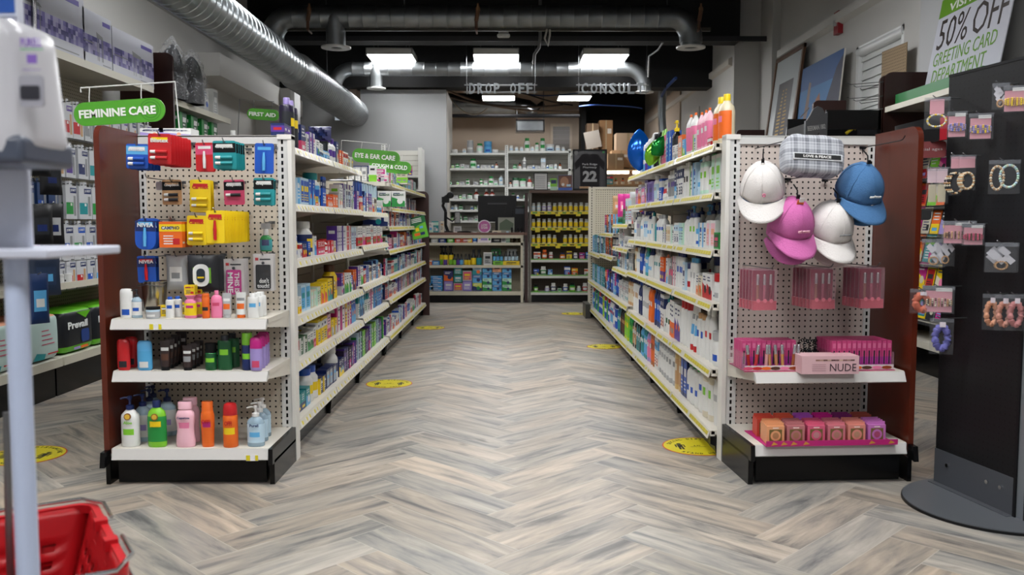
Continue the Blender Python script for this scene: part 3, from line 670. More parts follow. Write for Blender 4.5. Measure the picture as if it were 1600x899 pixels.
@memo
def spray_can(w_, h, body='blue', cap='white', lab='navy', acc='white', name='spray_can', dome=True, caph=.2):
    r = w_/2; b = MB(); z = h*(1-caph)
    prof = [(r*.94, 0), (r, h*.015), (r, h*.12), (r, h*.3), (r, h*.45), (r, h*.6), (r, z-h*.04), (r*.9, z-.002), (r*.88, z)]
    lathe_label(b, prof, {1, 2, 3, 4, 5}, M(body, .22), lab, {3: acc} if acc else None, 1, 1, 18, True)
    c = MB(); c.lathe([(r*.95, z-.003), (r*.96, z+h*.02), (r*.94, h-h*caph*.4), (r*.8, h-h*caph*.12), (r*.45, h), (0.001, h)] if dome else [(r*.95, z-.003), (r*.95, h*.99), (r*.9, h)], M(cap, .3), 18)
    return (name, 'can', [('body', b.mesh()), ('cap', c.mesh())], w_, w_, h)
@memo
def tube_pack(w_, h, body='white', cap='orange', acc='orange', name='cream_tube', caph=.13):
    r = w_/2; b = MB(); n = 18; rows = 8; z0 = h*caph; v = []; f = []; ml = []
    for j in range(rows+1):
        t = j/rows; sx = 1.0+.12*t; sy = (1-t)**.75*.8+.03
        for i in range(n): a = 2*pi*i/n; v.append((r*.82*sx*cos(a), r*.82*sy*sin(a), z0+(h-z0)*t))
    for j in range(rows):
        for i in range(n):
            k = (i+1) % n; f.append((j*n+i, j*n+k, (j+1)*n+k, (j+1)*n+i)); an = 2*pi*(i+.5)/n; fr = abs(((an-1.5*pi+pi) % (2*pi))-pi)
            ml.append(acc if (fr < 1.0 and j in (2, 3)) else ('white' if (fr < .8 and j == 5 and body != 'white') else ('grey' if (fr < .8 and j == 5) else body)))
    b.add(v, f, ml, True); b.add(v[-n:], [tuple(range(n))], body)
    c = MB(); c.lathe([(r*.72, 0), (r*.74, h*.01), (r*.74, z0-.001), (r*.7, z0)], M(cap, .35), n, 1, .85)
    return (name, 'tube', [('body', b.mesh()), ('cap', c.mesh())], w_, w_*.7, h)
@memo
def jar(w_, h, body='white', lid='white', lab='blue', acc='white', name='cream_jar', lidh=.28):
    r = w_/2; b = MB(); z = h*(1-lidh)
    lathe_label(b, [(r*.92, 0), (r, h*.04), (r, z*.2), (r, z*.45), (r, z*.75), (r, z*.9), (r*.92, z)], {1, 2, 3}, M(body, .3), lab, {2: acc} if acc else None, 1, 1, 20)
    c = MB(); c.lathe([(r*1.01, z-.001), (r*1.01, h*.98), (r*.96, h)], M(lid, .4), 20)
    return (name, 'jar', [('body', b.mesh()), ('lid', c.mesh())], w_, w_, h)
@memo
def trigger(w_, h, body='black', lab='yellow', acc='purple', name='trigger_spray_bottle', head='black'):
    r = w_/2; b = MB(); z = h*.70
    lathe_label(b, [(r*.93, 0), (r, h*.02), (r, h*.1), (r, h*.28), (r, h*.42), (r, h*.52), (r*.8, h*.6), (r*.4, h*.66), (r*.33, z)], {1, 2, 3, 4}, M(body, .25), lab, {2: acc, 1: acc}, 1, .8, 18, True)
    c = MB(); m = M(head, .4); c.lathe([(r*.4, z-.002), (r*.4, z+h*.05), (r*.25, z+h*.06), (r*.25, h*.9)], m, 12)
    c.prism([(-r*.9, h*.9), (-r*.9, h*.97), (r*.5, h), (r*.7, h*.93), (r*.3, h*.86)], 1, -r*.28, r*.28, m); c.prism([(-r*.55, h*.9), (-r*.35, h*.9), (-r*.5, h*.76), (-r*.75, h*.74)], 1, -r*.12, r*.12, m)
    return (name, 'bottle', [('body', b.mesh()), ('trigger_head', c.mesh())], w_, w_*.8, h)
@memo
def deo(w_, h, body='red', cap=None, acc='charcoal', name='deodorant_stick', seg=20):
    r = w_/2; b = MB(); cap = cap or body
    lathe_label(b, [(r*.85, 0), (r*.9, h*.02), (r, h*.1), (r, h*.3), (r, h*.5), (r, h*.66)], {1, 2, 3}, M(body, .3), body, {2: acc}, 1, .55)
    c = MB(); c.lathe([(r*.99, h*.66), (r, h*.7), (r, h*.85), (r*.93, h*.94), (r*.7, h*.99), (.001, h)], M(cap, .3), seg, 1, .55)
    return (name, 'deodorant', [('body', b.mesh()), ('cap', c.mesh())], w_, w_*.55, h)
@memo
def dropper(w_, h, body='amber', cap='white', lab='white', name='syrup_bottle'):
    r = w_/2; b = MB(); z = h*.78
    lathe_label(b, [(r*.93, 0), (r, h*.03), (r, h*.1), (r, h*.3), (r, h*.46), (r*.95, h*.54), (r*.5, h*.68), (r*.42, z)], {1, 2, 3}, M(body, .2), lab, None, 1, 1, 16)
    c = MB(); c.lathe([(r*.5, z-.002), (r*.5, h*.97), (r*.42, h)], M(cap, .4), 14)
    return (name, 'bottle', [('body', b.mesh()), ('cap', c.mesh())], w_, w_, h)
@memo
def card(w_, h, c1, c2, acc='white', blister=2, txt=None, tc='white', name='blister_pack', shape='rect', thick=.012, horizontal=True):
    """hanging carded pack; origin at the hang hole (top centre)"""
    b = MB(); a = w_/2
    out = rrect(-a, a, -h, 0, min(.008, a*.3) if shape == 'rect' else a*.8, 4)
    b.prism(out[::-1], 1, 0, .0015, c1)
    y = -.0004
    if c2: b.fq(-a*.98, a*.98, -h*.42, -h*.08, y, c2)
    b.fq(-a*.7, a*.7, -h*.22, -h*.12, y*2, acc)
    b.fq(-a*.12, a*.12, -h*.06, -h*.035, y*3, 'charcoal')
    parts = [('backing_card', b.mesh())]
    if blister:
        s = MB()
        if horizontal:
            for k in range(blister):
                z = -h*(.60+.20*k); s.lathe([(thick*.5, -a*.75), (thick*.55, -a*.3), (thick*.55, a*.7)], M(c1 if c1 != 'yellow' else 'yellow', .2), 10, c=(0, -thick*.5, z), ax=0, mf=lambda j, an: 'white' if j == 0 else ('charcoal' if c1 in ('tan', 'rose') else c1))
        else: s.lathe([(thick*.5, -h*.9), (thick*.6, -h*.6), (thick*.35, -h*.3)], M(acc, .25), 10, c=(0, -thick*.6, 0))
        parts.append(('blister', s.mesh()))
    if txt: 
        me = text_mesh(txt, w_*.78, h*.13, M(tc), .0016, .03).copy(); me.transform(Matrix.Translation((0, 0, -h*.22))); parts.append(('lettering', me))
    return (name, 'pack', parts, w_, thick+.002, h)
@memo
def pouch(w_, h, d, c1, c2, acc='white', name='wipes_pouch', hang=True, wav=.06):
    """soft sealed bag, flat seals top and bottom; origin top centre if hang else bottom centre"""
    b = MB(); nx, nz = 10, 12; v = []; rnd = random.Random(str((w_, h, c1)))
    for sgn in (-1, 1):
        for j in range(nz+1):
            for i in range(nx+1):
                u = i/nx*2-1; t = j/nz*2-1; th = (max(0, 1-u**4)*max(0, 1-t**4))**.6
                v.append((u*w_/2*(1-.04*(1-t*t)), sgn*(th*d/2)*(1+wav*sin(9*u+5*t+(rnd.random()))), t*h/2 + (-h/2 if hang else h/2)))
    f = []; ml = []; o = (nx+1)*(nz+1)
    for j in range(nz):
        for i in range(nx):
            q = j*(nx+1)+i; col = c2 if 3 <= j <= 7 and 2 <= i <= 7 else c1
            f.append((q, q+1, q+nx+2, q+nx+1)); ml.append(acc if (4 <= j <= 5 and 3 <= i <= 6) else col); q += o; f.append((q+nx+1, q+nx+2, q+1, q)); ml.append(c1)
    b.add(v, f, ml, True); return (name, 'pouch', [('body', b.mesh())], w_, d, h)
@memo
def flatbox_hang(w_, h, d, base, band, dk='navy', name='hosiery_box', txt=None):
    """hanging stocking box: white, dark logo block top right, colour block lower left"""
    b = MB(); a = w_/2; b.box(-a, a, 0, d, -h, 0, base); y = -.0006
    b.fq(-a*.2, a*.95, -h*.22, -h*.06, y, dk); b.fq(-a*.95, a*.3, -h*.85, -h*.5, y, band); b.fq(a*.4, a*.8, -h*.9, -h*.3, y, 'tan' if band == 'red' else 'grey')
    b.fq(-a*.2, a*.1, -h*.6, -h*.52, y*2, 'white'); b.add([(-a*.3, .002, 0), (a*.3, .002, 0), (a*.25, .002, .03), (-a*.25, .002, .03)], [(0, 1, 2, 3)], base)
    parts = [('body', b.mesh())]
    me = text_mesh('JOBST', w_*.48, h*.09, M('white'), .0014, .02).copy(); me.transform(Matrix.Translation((a*.37, 0, -h*.14))); parts.append(('lettering', me))
    return (name, 'box', parts, w_, d, h)

_HK = {}
def hook(x, y, z, L_, label, rz=0, par=None, mt=None):
    """pegboard hook: peg plate at the board, wire forward (-y) with upturned tip"""
    k = round(L_, 3), (mt or WIRE).name
    if k not in _HK:
        b = MB(); b.tube([(0, 0, 0), (0, -.01, 0), (0, -L_*.9, 0), (0, -L_*.96, .004), (0, -L_, .016)], .0022, mt or WIRE, 6)
        b.box(-.014, .014, -.003, 0, -.006, .006, mt or WIRE); b.tube([(0, 0, 0), (0, -.004, -.025)], .002, mt or WIRE, 6); _HK[k] = b.mesh()
    o = ob('peg_hook', _HK[k], par, (x, y, z), rz)
    if par is None: T(o, label, 'hook', 'wire hooks on the pegboards')
    return o
# ------------------------------------------------------------------ left end cap: hanging goods
YP = 3.778
def spx(px, Y): return px*Y/FPX
def stack(tpf, px, py, n, Yf, dy, look, where, group, rz=0, jit=.0, hk=True, hky=None):
    """n equal packs on one hook; px,py = top centre of the front pack in the photo frame"""
    p = at(px, py, Yf)
    for i in range(n):
        y = Yf+dy*i
        lab = look+where if n == 1 else f'{look}, {nth(i+1)} back{where}'
        put(tpf, (p.x+jit*i, y, p.z - .0015*(i % 2)), lab, group if n > 1 else None, rz=rz+R(random.uniform(-2.0, 2.0)), tilt=(R(random.uniform(-1.5, 1.5)), R(random.uniform(-1.5, 1.5))))
    if hk:
        L_ = YP-(Yf-.02); hook(p.x, YP-.002, p.z-.006, L_, f'wire hook holding the {look.split(",")[0]}'[:90])
random.seed(11)
g = 'lip balms hanging on the left end cap'
def C_(wp, hp, Y, *a, **k): return card(round(spx(wp, Y), 3), round(spx(hp, Y), 3), *a, **k)
stack(C_(34, 38, 3.5, 'blue', 'sky', 'white', txt='Blistex', name='lip_balm_pack'), 214, 225, 5, 3.5, .03, 'blue and pale lip balm pack', ' at the top by the wood side', g)
stack(C_(36, 46, 3.42, 'red', 'red', 'yellow', txt='Blistex', name='lip_balm_pack'), 249, 209, 8, 3.42, .03, 'bright red lip balm pack', ' at the top of the left end cap', g)
stack(C_(28, 44, 3.62, 'red', 'rose', 'white', blister=1, name='lip_balm_pack', horizontal=False), 319, 223, 2, 3.62, .03, 'red pack holding a white upright tube', ' on the left end cap', g)
stack(C_(36, 43, 3.45, 'teal', 'black', 'white', txt='ChapStick', name='lip_balm_pack'), 350, 220, 5, 3.45, .028, 'teal lip balm pack with black header', ' in the top row', g)
stack(C_(30, 47, 3.62, 'blue', 'blue', 'sky', blister=1, name='lip_balm_pack', horizontal=False), 413, 224, 1, 3.62, .03, 'plain bright blue lip balm pack', ' at the top beside the slotted post', g)
p = at(224, 285, 3.5); hook(p.x, YP, p.z+.02, .26, 'empty wire hook with a price tag beside the wood side of the left end cap')
b = MB(); b.box(-.025, .025, 0, .001, -.055, -.02, M('#c9c9d0', .4)); b.fq(.005, .024, -.05, -.024, -.0004, 'yellow'); T(b.build('price_tag', None, (p.x+.01, 3.66, p.z+.03)), 'small white and yellow price tag on the empty hook', 'price tag')
stack(C_(30, 39, 3.65, 'tan', 'black', 'tan', txt='ChapStick', name='lip_balm_pack'), 268, 281, 1, 3.65, .03, 'black and amber two stick lip balm pack', ' in the second row', g)
stack(C_(33, 50, 3.6, 'yellow', 'yellow', 'red', txt='Carmex', tc='red', name='lip_balm_pack'), 313, 281, 2, 3.6, .03, 'yellow and red cherry lip balm pack', ' in the second row', g)
stack(C_(32, 39, 3.65, 'rose', 'black', 'white', blister=1, txt='ChapStick', name='lip_balm_pack'), 365, 281, 1, 3.65, .03, 'wine red single stick lip balm pack', ' in the second row', g)
stack(C_(32, 42, 3.6, 'teal', 'black', 'white', txt='ChapStick', name='lip_balm_pack'), 412, 278, 2, 3.6, .03, 'teal two stick lip balm pack', ' in the second row by the slotted post', g)
stack(C_(32, 49, 3.5, 'blue', 'navy', 'sky', shape='oval', blister=1, txt='NIVEA', name='lip_balm_pack', horizontal=False), 227, 341, 3, 3.5, .035, 'rounded blue lip balm pack', ' in the third row beside the wood side', g)
tp = carton(.092, .105, .035, 'orange', 'yellow', 'red', style=0, txt='CAMPHO', tc='navy', name='medicine_box')
p = at(267, 387, 3.52)
for i in range(3): put(tp, (p.x, 3.52+.04*i, p.z+.0), f'orange and yellow camphor box, {nth(i+1)} back on its hook of the left end cap', g)
hook(p.x, YP, p.z+.11, .26, 'wire hook holding the orange camphor boxes')
stack(C_(30, 46, 3.55, 'yellow', 'yellow', 'red', txt='Carmex', tc='red', name='lip_balm_pack'), 307, 337, 4, 3.55, .03, 'yellow and maroon berry lip balm pack', ' in the third row', g)
tpY = C_(28, 51, 3.36, 'yellow', 'yellow', 'red', blister=1, txt='Carmex', tc='red', name='lip_balm_pack', horizontal=False)
stack(tpY, 336, 329, 11, 3.36, .032, 'plain yellow lip balm tube pack', ' in the third row', g)
# hand gel in a clear bag
p = at(415, 347, 3.68); r = empty('hand_gel_pack', (p.x, 3.68, p.z)); T(r, 'small green hand gel bottle in a clear bag by the slotted post', 'hand gel')
b = MB(); lathe_label(b, [(.022, -.125), (.026, -.12), (.027, -.1), (.026, -.075), (.02, -.062), (.01, -.055)], {1, 2}, M('green', .2), 'teal', {2: 'navy'}, 1, .5); b.build('bottle', r)
b = MB(); b.lathe([(.011, -.056), (.011, -.035), (.009, -.03)], 'white', 12); b.build('cap', r)
b = MB(); b.box(-.032, .032, -.016, -.0155, -.13, 0, FILM); b.box(-.02, .02, -.004, -.003, -.03, -.005, 'silver'); b.build('clear_bag', r); hook(p.x, YP, p.z-.002, .12, 'wire hook holding the hand gel bag')
# fourth row
stack(C_(29, 42, 3.55, 'blue', 'navy', 'red', blister=1, txt='NIVEA', name='lip_balm_pack', horizontal=False), 228, 400, 2, 3.55, .035, 'blue lip balm pack with red cherries', ' beside the wood side, lowest row', g)
tp = pouch(.09, .145, .03, 'silver', 'white', 'grey', name='wipes_pouch'); stack(tp, 276, 399, 2, 3.6, .04, 'pale face wipes pouch with lime corner', ' in the lowest row', 'wipes pouches on the left end cap')
tp = pouch(.125, .15, .04, 'charcoal', 'lime', 'white', name='wipes_pouch'); p_ = at(317, 400, 3.56)
stack(tp, 317, 399, 3, 3.52, .045, 'dark grey and lime wipes pouch', ' in the lowest row', 'wipes pouches on the left end cap')
for i in range(1):
    b = MB(); b.prism(rrect(-.032, .032, -.125, -.035, .028, 6)[::-1], 1, -.032, -.026, M('#e4e6e6', .3)); b.prism(rrect(-.017, .017, -.108, -.052, .016, 6)[::-1], 1, -.034, -.032, M('#26323c', .4)); b.fq(-.013, .013, -.092, -.085, -.0345, 'yellow')
    o = b.build('resealable_lid', None, (p_.x*3.52/3.56, 3.52, p_.z)); 
    par = [q for q in bpy.data.objects if q.name.startswith('wipes_pouch') and q.get('label', '').startswith('dark grey and lime wipes pouch, first')][0]
    o.parent = par; o.location = (0, 0, 0)
def luggage(px, py, Y, col, txt, label, n=2, tcx='white', rot=None):
    p = at(px, py, Y)
    for i in range(n):
        r = empty('luggage_tag_pack', (p.x, Y+.03*i, p.z)); T(r, label if i == 0 else f'{label}, {nth(i+1)} back', 'luggage tag', 'carded luggage tags')
        b = MB(); b.box(-.042, .042, .001, .002, -.155, 0, M('#c9c6c4', .4)); b.fq(-.034, -.02, -.028, -.016, .0005, 'red'); b.fq(-.015, .03, -.026, -.02, .0005, 'charcoal'); b.build('backing_card', r)
        b = MB(); b.prism(rrect(-.031, .031, -.148, -.045, .006, 4)[::-1], 1, -.006, -.001, col); b.lathe([(.006, -.007), (.006, -.0005)], 'charcoal', 12, c=(0, 0, -.038), ax=1); b.build('tag', r)
        b = MB(); b.box(-.046, .046, -.012, -.0115, -.158, 0, FILM); b.build('clear_bag', r)
        if i == 0:
            if rot: text('THIS IS', r, .014, -.0062, -.098, .085, .02, 'white', rot=(0, pi/2, 0)); text('MINE', r, -.014, -.0062, -.098, .085, .022, 'white', rot=(0, pi/2, 0))
            else: text("don't", r, .004, -.0062, -.112, .04, .02, 'white'); text('touch!', r, .0, -.0062, -.134, .05, .018, 'white')
    hook(p.x, YP, p.z-.004, YP-Y+.02, f'wire hook holding the {label[:30].strip()} pack')
luggage(365, 405, 3.6, 'magenta', 'THIS IS MINE', 'magenta luggage tag reading THIS IS MINE on the left end cap', 3, rot=True)
luggage(411, 397, 3.64, 'black', "don't touch!", "black luggage tag reading don't touch! on the left end cap", 2)

# left end cap shelves ------------------------------------------------
def sit(tp, px, z, Y, label, group=None, rz=0, py=450):
    p = at(px, py, Y); return put(tp, (p.x, Y, z), label, group, rz)
Z1, Z2, Z3 = .6725, .4625, .1505
G1 = 'toiletries on the upper shelf of the left end cap'
sit(deo(.052, .118, 'white', 'white', 'blue'), 197, Z1, 3.47, 'white deodorant stick with blue emblem standing beside the wood side', G1)
sit(pump(.042, .115, 'ice', 'charcoal', 'white', 'blue', trans=.4), 213, Z1, 3.47, 'small clear pump bottle with black collar on the upper shelf', G1)
r = empty('metal_bucket', at(243, 500, 3.6).xy.to_3d()+Vector((0, 0, Z1))); T(r, 'shiny metal bucket on the upper shelf of the left end cap', 'bucket')
b = MB(); b.lathe([(.036, 0), (.04, .004), (.052, .135), (.055, .14), (.052, .141), (.049, .134), (.037, .01), (.001, .008)], M('#b4b0a6', .22, .95), 28, capt=False); b.build('body', r)
b = MB(); b.tube([(-.054, 0, .132), (-.05, -.05, .12), (0, -.075, .13), (.05, -.05, .12), (.054, 0, .132)], .0018, WIRE, 6); b.build('handle', r)
sit(jar(.055, .045, 'ice', 'black', 'silver', 'white', lidh=.2), 238, Z1, 3.46, 'small clear jar with black lid in front of the metal bucket', G1)
sit(carton(.04, .045, .03, 'yellow', 'tan', 'white', 2), 253, Z1, 3.52, 'small yellow box beside the metal bucket', G1)
for i, (px, Y) in enumerate(((265, 3.47), (277, 3.5))): sit(lotion(.036, .085, 'white', 'blue', 'white', 'blue', shape='square', capr=.5), px, Z1, Y, 'small white bottle with blue cap, '+('first' if i == 0 else 'second')+' of two after the metal bucket', G1)
sit(carton(.03, .05, .03, 'yellow', 'tan', 'white', 2), 285, Z1, 3.6, 'small yellow box behind the pink and yellow bottles', G1)
for i, (px, Y) in enumerate(((297, 3.46), (308, 3.51))):
    sit(lotion(.05, .092, 'pink', 'pink', 'yellow', 'magenta', shape='round', capr=.8, caph=.03), px, Z1, Y, f'pink bottle with yellow label, {nth(i+1)} under the yellow display bottles', G1)
    sit(carton(.042, .04, .03, 'yellow', 'yellow', 'red', 0, txt='KIDS', tc='red'), px-1, Z1+.0925, Y, f'yellow box with red print lying on the pink bottle, {nth(i+1)} of two', G1)
sit(spray_can(.03, .1, 'orange', 'orange', 'orange', 'charcoal', caph=.12), 321, Z1, 3.46, 'slim orange can with dark round emblem on the upper shelf', G1)
sit(lotion(.047, .11, 'pink', 'pink', 'pink', 'rose', capr=.35, caph=.16), 338, Z1, 3.47, 'pink baby lotion bottle on the upper shelf of the left end cap', G1)
sit(tube_pack(.04, .1, 'silver', 'silver', 'orange'), 354, Z1, 3.47, 'pale grey cream tube with orange mark', G1)
sit(tube_pack(.045, .103, 'white', 'orange', 'orange'), 376, Z1, 3.47, 'white cream tube standing on an orange cap', G1)
for i, (px, Y) in enumerate(((395, 3.46), (402, 3.5), (407, 3.54))): sit(lotion(.046, .1, 'white', 'white', 'white', 'sky', shape='square', capr=.6, caph=.16), px, Z1, Y, f'small white bottle with light blue mark, {nth(i+1)} from the shelf edge', G1)
G2 = 'toiletries on the middle shelf of the left end cap'
for i, (px, Y) in enumerate(((190, 3.45), (202, 3.52))): put_ = sit(deo(.052, .127, 'red', 'red', 'charcoal'), px, Z2, Y, f'red deodorant stick with dark emblem, {nth(i+1)} from the shelf edge', G2)
sit(deo(.06, .12, '#4fa0d0', 'sky', 'white'), 223, Z2, 3.45, 'light blue clear deodorant with white label on the middle shelf', G2)
for i, (px, Y, h) in enumerate(((255, 3.45, .118), (262, 3.5, .12), (268, 3.55, .12), (273, 3.6, .125), (282, 3.66, .13))): sit(tube_pack(.046, h, '#2a1a18', 'black', 'brown'), px, Z2, Y, f'dark brown cream tube, {nth(i+1)} from the edge in the larger row', G2)
for i, (px, Y) in enumerate(((290, 3.45), (297, 3.5), (303, 3.55), (308, 3.6))): sit(tube_pack(.044, .1, '#2c1c1a', 'black', 'grey'), px, Z2, Y, f'short dark brown tube with grey print, {nth(i+1)} from the edge', G2)
sit(spray_can(.046, .11, 'green', 'black', 'dgreen', 'lime', dome=False, caph=.34), 327, Z2, 3.46, 'round green can with wide black lid on the middle shelf', G2)
for i, (px, Y) in enumerate(((349, 3.46), (361, 3.53))): sit(lotion(.058, .14, 'dgreen', 'charcoal', 'dgreen', 'lime', shape='square', capr=.5, caph=.28), px, Z2, Y, f'dark green bottle with ribbed black cap, {nth(i+1)} from the edge', G2)
sit(spray_can(.042, .15, 'navy', 'lime', 'navy', 'lime', dome=False, caph=.3), 384, Z2, 3.46, 'blue can with bright green lid on the middle shelf', G2)
for i, (px, Y) in enumerate(((398, 3.44), (403, 3.5), (407, 3.56), (410, 3.62))): sit(deo(.05, .135, 'lavender', 'magenta', 'rose'), px, Z2, Y, f'magenta topped deodorant stick, {nth(i+1)} from the edge of the middle shelf', G2)
G3 = 'sun care and soap bottles on the base of the left end cap'
o = sit(pump(.074, .205, 'white', 'navy', 'white', 'lime'), 197, Z3, 3.46, 'white lotion pump bottle with blue head nearest the edge beside the wood side', G3)
for i, (px, Y, zz) in enumerate(((217, 3.56, 0), (228, 3.66, 0), (234, 3.74, 0))): sit(pump(.07, .2, 'ice', 'navy', 'white', 'lavender', trans=.2), px, Z3, Y-.02, f'pale pump bottle with blue head, {nth(i+1)} behind the white lotion pump', G3)
sit(pump(.074, .2, 'ice', 'navy', 'white', 'lavender', trans=.2), 256, Z3, 3.64, 'pale pump bottle with blue head behind the green gel', G3)
sit(lotion(.076, .19, 'lime', 'navy', 'green', 'yellow', capr=.4, caph=.15), 239, Z3, 3.45, 'green aloe gel bottle with blue cap', G3)
for i, (px, Y) in enumerate(((284, 3.45), (292, 3.53))): sit(lotion(.078, .185, 'lightpink', 'lightpink', 'lightpink', 'pink', shape='waist', capr=.72, caph=.16), px, Z3, Y, f'pale pink sunscreen bottle, {nth(i+1)} from the shelf edge', G3)
sit(lotion(.056, .185, 'orange', 'orange', 'orange', 'magenta', shape='taper', capr=.78, caph=.36, sy=.7), 319, Z3, 3.45, 'orange repellent bottle with tall pointed cap', G3)
sit(spray_can(.058, .18, 'orange', 'red', 'orange', 'yellow', caph=.26), 355, Z3, 3.45, 'orange repellent spray can with red domed lid', G3)
for i, (px, Y) in enumerate(((395, 3.46), (401, 3.54), (406, 3.62))): sit(pump(.07, .165, 'ice', 'white', 'ice', 'sky', trans=.45), px, Z3, Y, f'clear hand sanitiser pump bottle, {nth(i+1)} from the shelf edge', G3)
def lbl(s, px, z, Y, w_, h_, col, yo=.03):
    pass
# printed names on the front bottles
def front_text(startswith, s, z, w_, h_, col, r_):
    for q in bpy.data.objects:
        if q.get('label', '').startswith(startswith): text(s, q, 0, -r_-.0008, z, w_, h_, col, depth=.0012); return
front_text('orange repellent bottle', 'OFF!', .105, .035, .016, 'red', .0205); front_text('orange repellent spray', 'OFF!', .1, .03, .018, 'red', .029)
front_text('clear hand sanitiser pump bottle, first', 'Purell', .088, .036, .012, 'navy', .026); front_text('pale pink sunscreen bottle, first', 'Coppertone', .12, .05, .012, 'navy', .0238)
front_text('white lotion pump bottle with blue head nearest', 'Aloe', .10, .036, .012, 'lime', .0262); front_text('green aloe gel', 'Aloe', .09, .04, .012, 'yellow', .0232)
for st in ('white lotion pump bottle with blue head nearest', 'green aloe gel'):
    for q in bpy.data.objects:
        if q.get('label', '').startswith(st): b = MB(); b.lathe([(.014, -.0295 if 'white' in st else -.026), (.014, -.024)], M('#8c5a28', .4), 16, c=(0, 0, .125), ax=1); b.lathe([(.010, -.031 if 'white' in st else -.0275), (.010, -.024)], M('#d8b03c', .4), 16, c=(0, 0, .125), ax=1); b.build('emblem', q); break
# price tags
for px, py, Y in ((243, 511, 3.41), (394, 716, 3.395)):
    p = at(px, py, Y); b = MB(); b.box(-.024, .024, -.001, 0, -.012, .012, M('#e6e6ea', .4)); b.fq(-.024, -.008, -.011, .011, -.0014, YT); b.fq(.012, .024, -.011, .011, -.0014, YT)
    T(b.build('price_tag', None, p), 'white and yellow price tag on the '+('upper shelf rail below the metal bucket' if px == 243 else 'base rail below the hand sanitiser'), 'price tag')

# things on top of the left end cap and hung signs ------------------------
for i, px in enumerate((240, 276)):
    p = at(px, 214, 3.95); o = put(carton(.105 if i == 0 else .145, .045, .1, 'white', 'lavender', 'peach', 3, txt='Cup', tc='navy'), (p.x, 3.93, 1.434), ('small' if i == 0 else 'wide')+' white carton with purple and peach dots on top of the left end cap', 'cartons on top of the left end cap')
b = MB(); b.box(-.66, -.37, .03, .26, 1.405, 1.433, MWc); b.box(-.66, -.64, .03, .26, 0, 1.405, MWc); T(b.build('top_shelf_board', None, (-.95, 3.805, 0)), 'flat white board covering the gondola top behind the left end cap', 'shelf board')

def pill_sign(word, px0, px1, pyc0, pyc1, h_px, Y, label, slant=0, wire=None, rzz=0):
    a = at(px0, (pyc0+pyc1)/2, Y); c = at(px1, (pyc0+pyc1)/2, Y); w_ = c.x-a.x; h = h_px*Y/FPX
    r = empty('aisle_sign', ((a.x+c.x)/2, Y, a.z), rzz); r.rotation_euler = (0, slant, rzz); T(r, label, 'sign', 'green aisle signs')
    b = MB(); b.prism(rrect(-w_/2, w_/2, -h/2, h/2, h*.495, 9)[::-1], 1, 0, .006, M('#4c9a28', .4)); b.build('sign_board', r)
    b = MB(); cx = w_/2-h*.62
    for (r0, r1) in ((.30, .36), (.42, .46)):
        n = 28; v = []
        for i in range(n): t = 2*pi*i/n; v += [(cx+h*r0*cos(t), -.0006, h*r0*sin(t)), (cx+h*r1*cos(t), -.0006, h*r1*sin(t))]
        b.add(v, [(2*i, 2*((i+1) % n), 2*((i+1) % n)+1, 2*i+1) for i in range(n)], M('#3c8424', .4))
    b.build('ring_emblem', r); text('R', r, cx+h*.1, -.0004, h*.02, h*.3, h*.4, M('#3c8424', .4), .02)
    text(word, r, -w_*.02, -.0012, 0, w_*.84, h*.36, M('#e4e6e2', .4), .03, depth=.002)
    return r, w_, h
def wires(r, w_, h, x0, x1, top, down, mt=MWc, rad=.004):
    b = MB(); b.tube([(x0, .02, top-down), (x0, .02, top), (x1, .02, top), (x1, .02, top-.02)], rad, mt, 6)
    for x in (-w_*.32, w_*.25): b.tube([(x, .003, h*.4), (x, .003, h*.62), (x, .02, top)], rad*.6, mt, 6)
    b.build('wire_frame', r)
r, w_, h = pill_sign('FEMININE CARE', 115, 258, 178, 172, 36, 4.0, 'large green rounded sign reading FEMININE CARE above the left end cap', R(-3.8)); wires(r, w_, h, w_*.62, -w_*.42, h*1.15, h*2.7)
r, w_, h = pill_sign('FIRST AID', 386, 436, 179, 179, 17, 6.6, 'small green rounded sign reading FIRST AID by the left wall', R(4)); wires(r, w_, h, -w_*.78, w_*.3, h*1.25, h*1.25+r.location.z, WIRE, .003)
r, w_, h = pill_sign('EYE & EAR CARE', 550, 625, 243, 247, 21, 5.45, 'green rounded sign reading EYE & EAR CARE over the medicine shelves', R(5)); wires(r, w_, h, -w_*.75, w_*.2, h*1.0, h*2.6, MWc, .002)
r, w_, h = pill_sign('COUGH & COLD', 577, 643, 259, 262, 19, 7.0, 'green rounded sign reading COUGH & COLD partly behind another green sign', R(5)); wires(r, w_, h, -w_*.5, w_*.2, h*1.0, h*2.3, MWc, .002)
# small green flyer clipped to the far shelves
p = at(654, 356, 8.75); r = empty('flyer', p); r.scale = (1.12, 1, 1.12); r.rotation_euler = (0, R(-13), 0); T(r, 'tilted green flyer with colourful print clipped to the medicine shelves', 'flyer')
b = MB(); b.prism(rrect(-.075, .075, -.1, .1, .012, 4)[::-1], 1, 0, .003, M('#156034', .4)); b.add([(-.07, -.0005, -.095), (.07, -.0005, -.095), (.07, -.0005, .04), (-.01, -.0005, .02), (-.07, -.0005, -.03)], [(0, 1, 2, 3, 4)], M('#62b02c', .4))
b.fq(-.05, .0, -.07, -.045, -.001, 'orange'); b.fq(.005, .045, -.07, -.045, -.001, 'navy'); b.fq(-.03, .0, -.03, .0, -.001, 'yellow'); b.fq(.01, .04, -.01, .01, -.001, 'sky'); 
for k in range(3): b.fq(-.05, .04, .05+.014*k, .057+.014*k, -.001, 'white')
b.build('sheet', r)
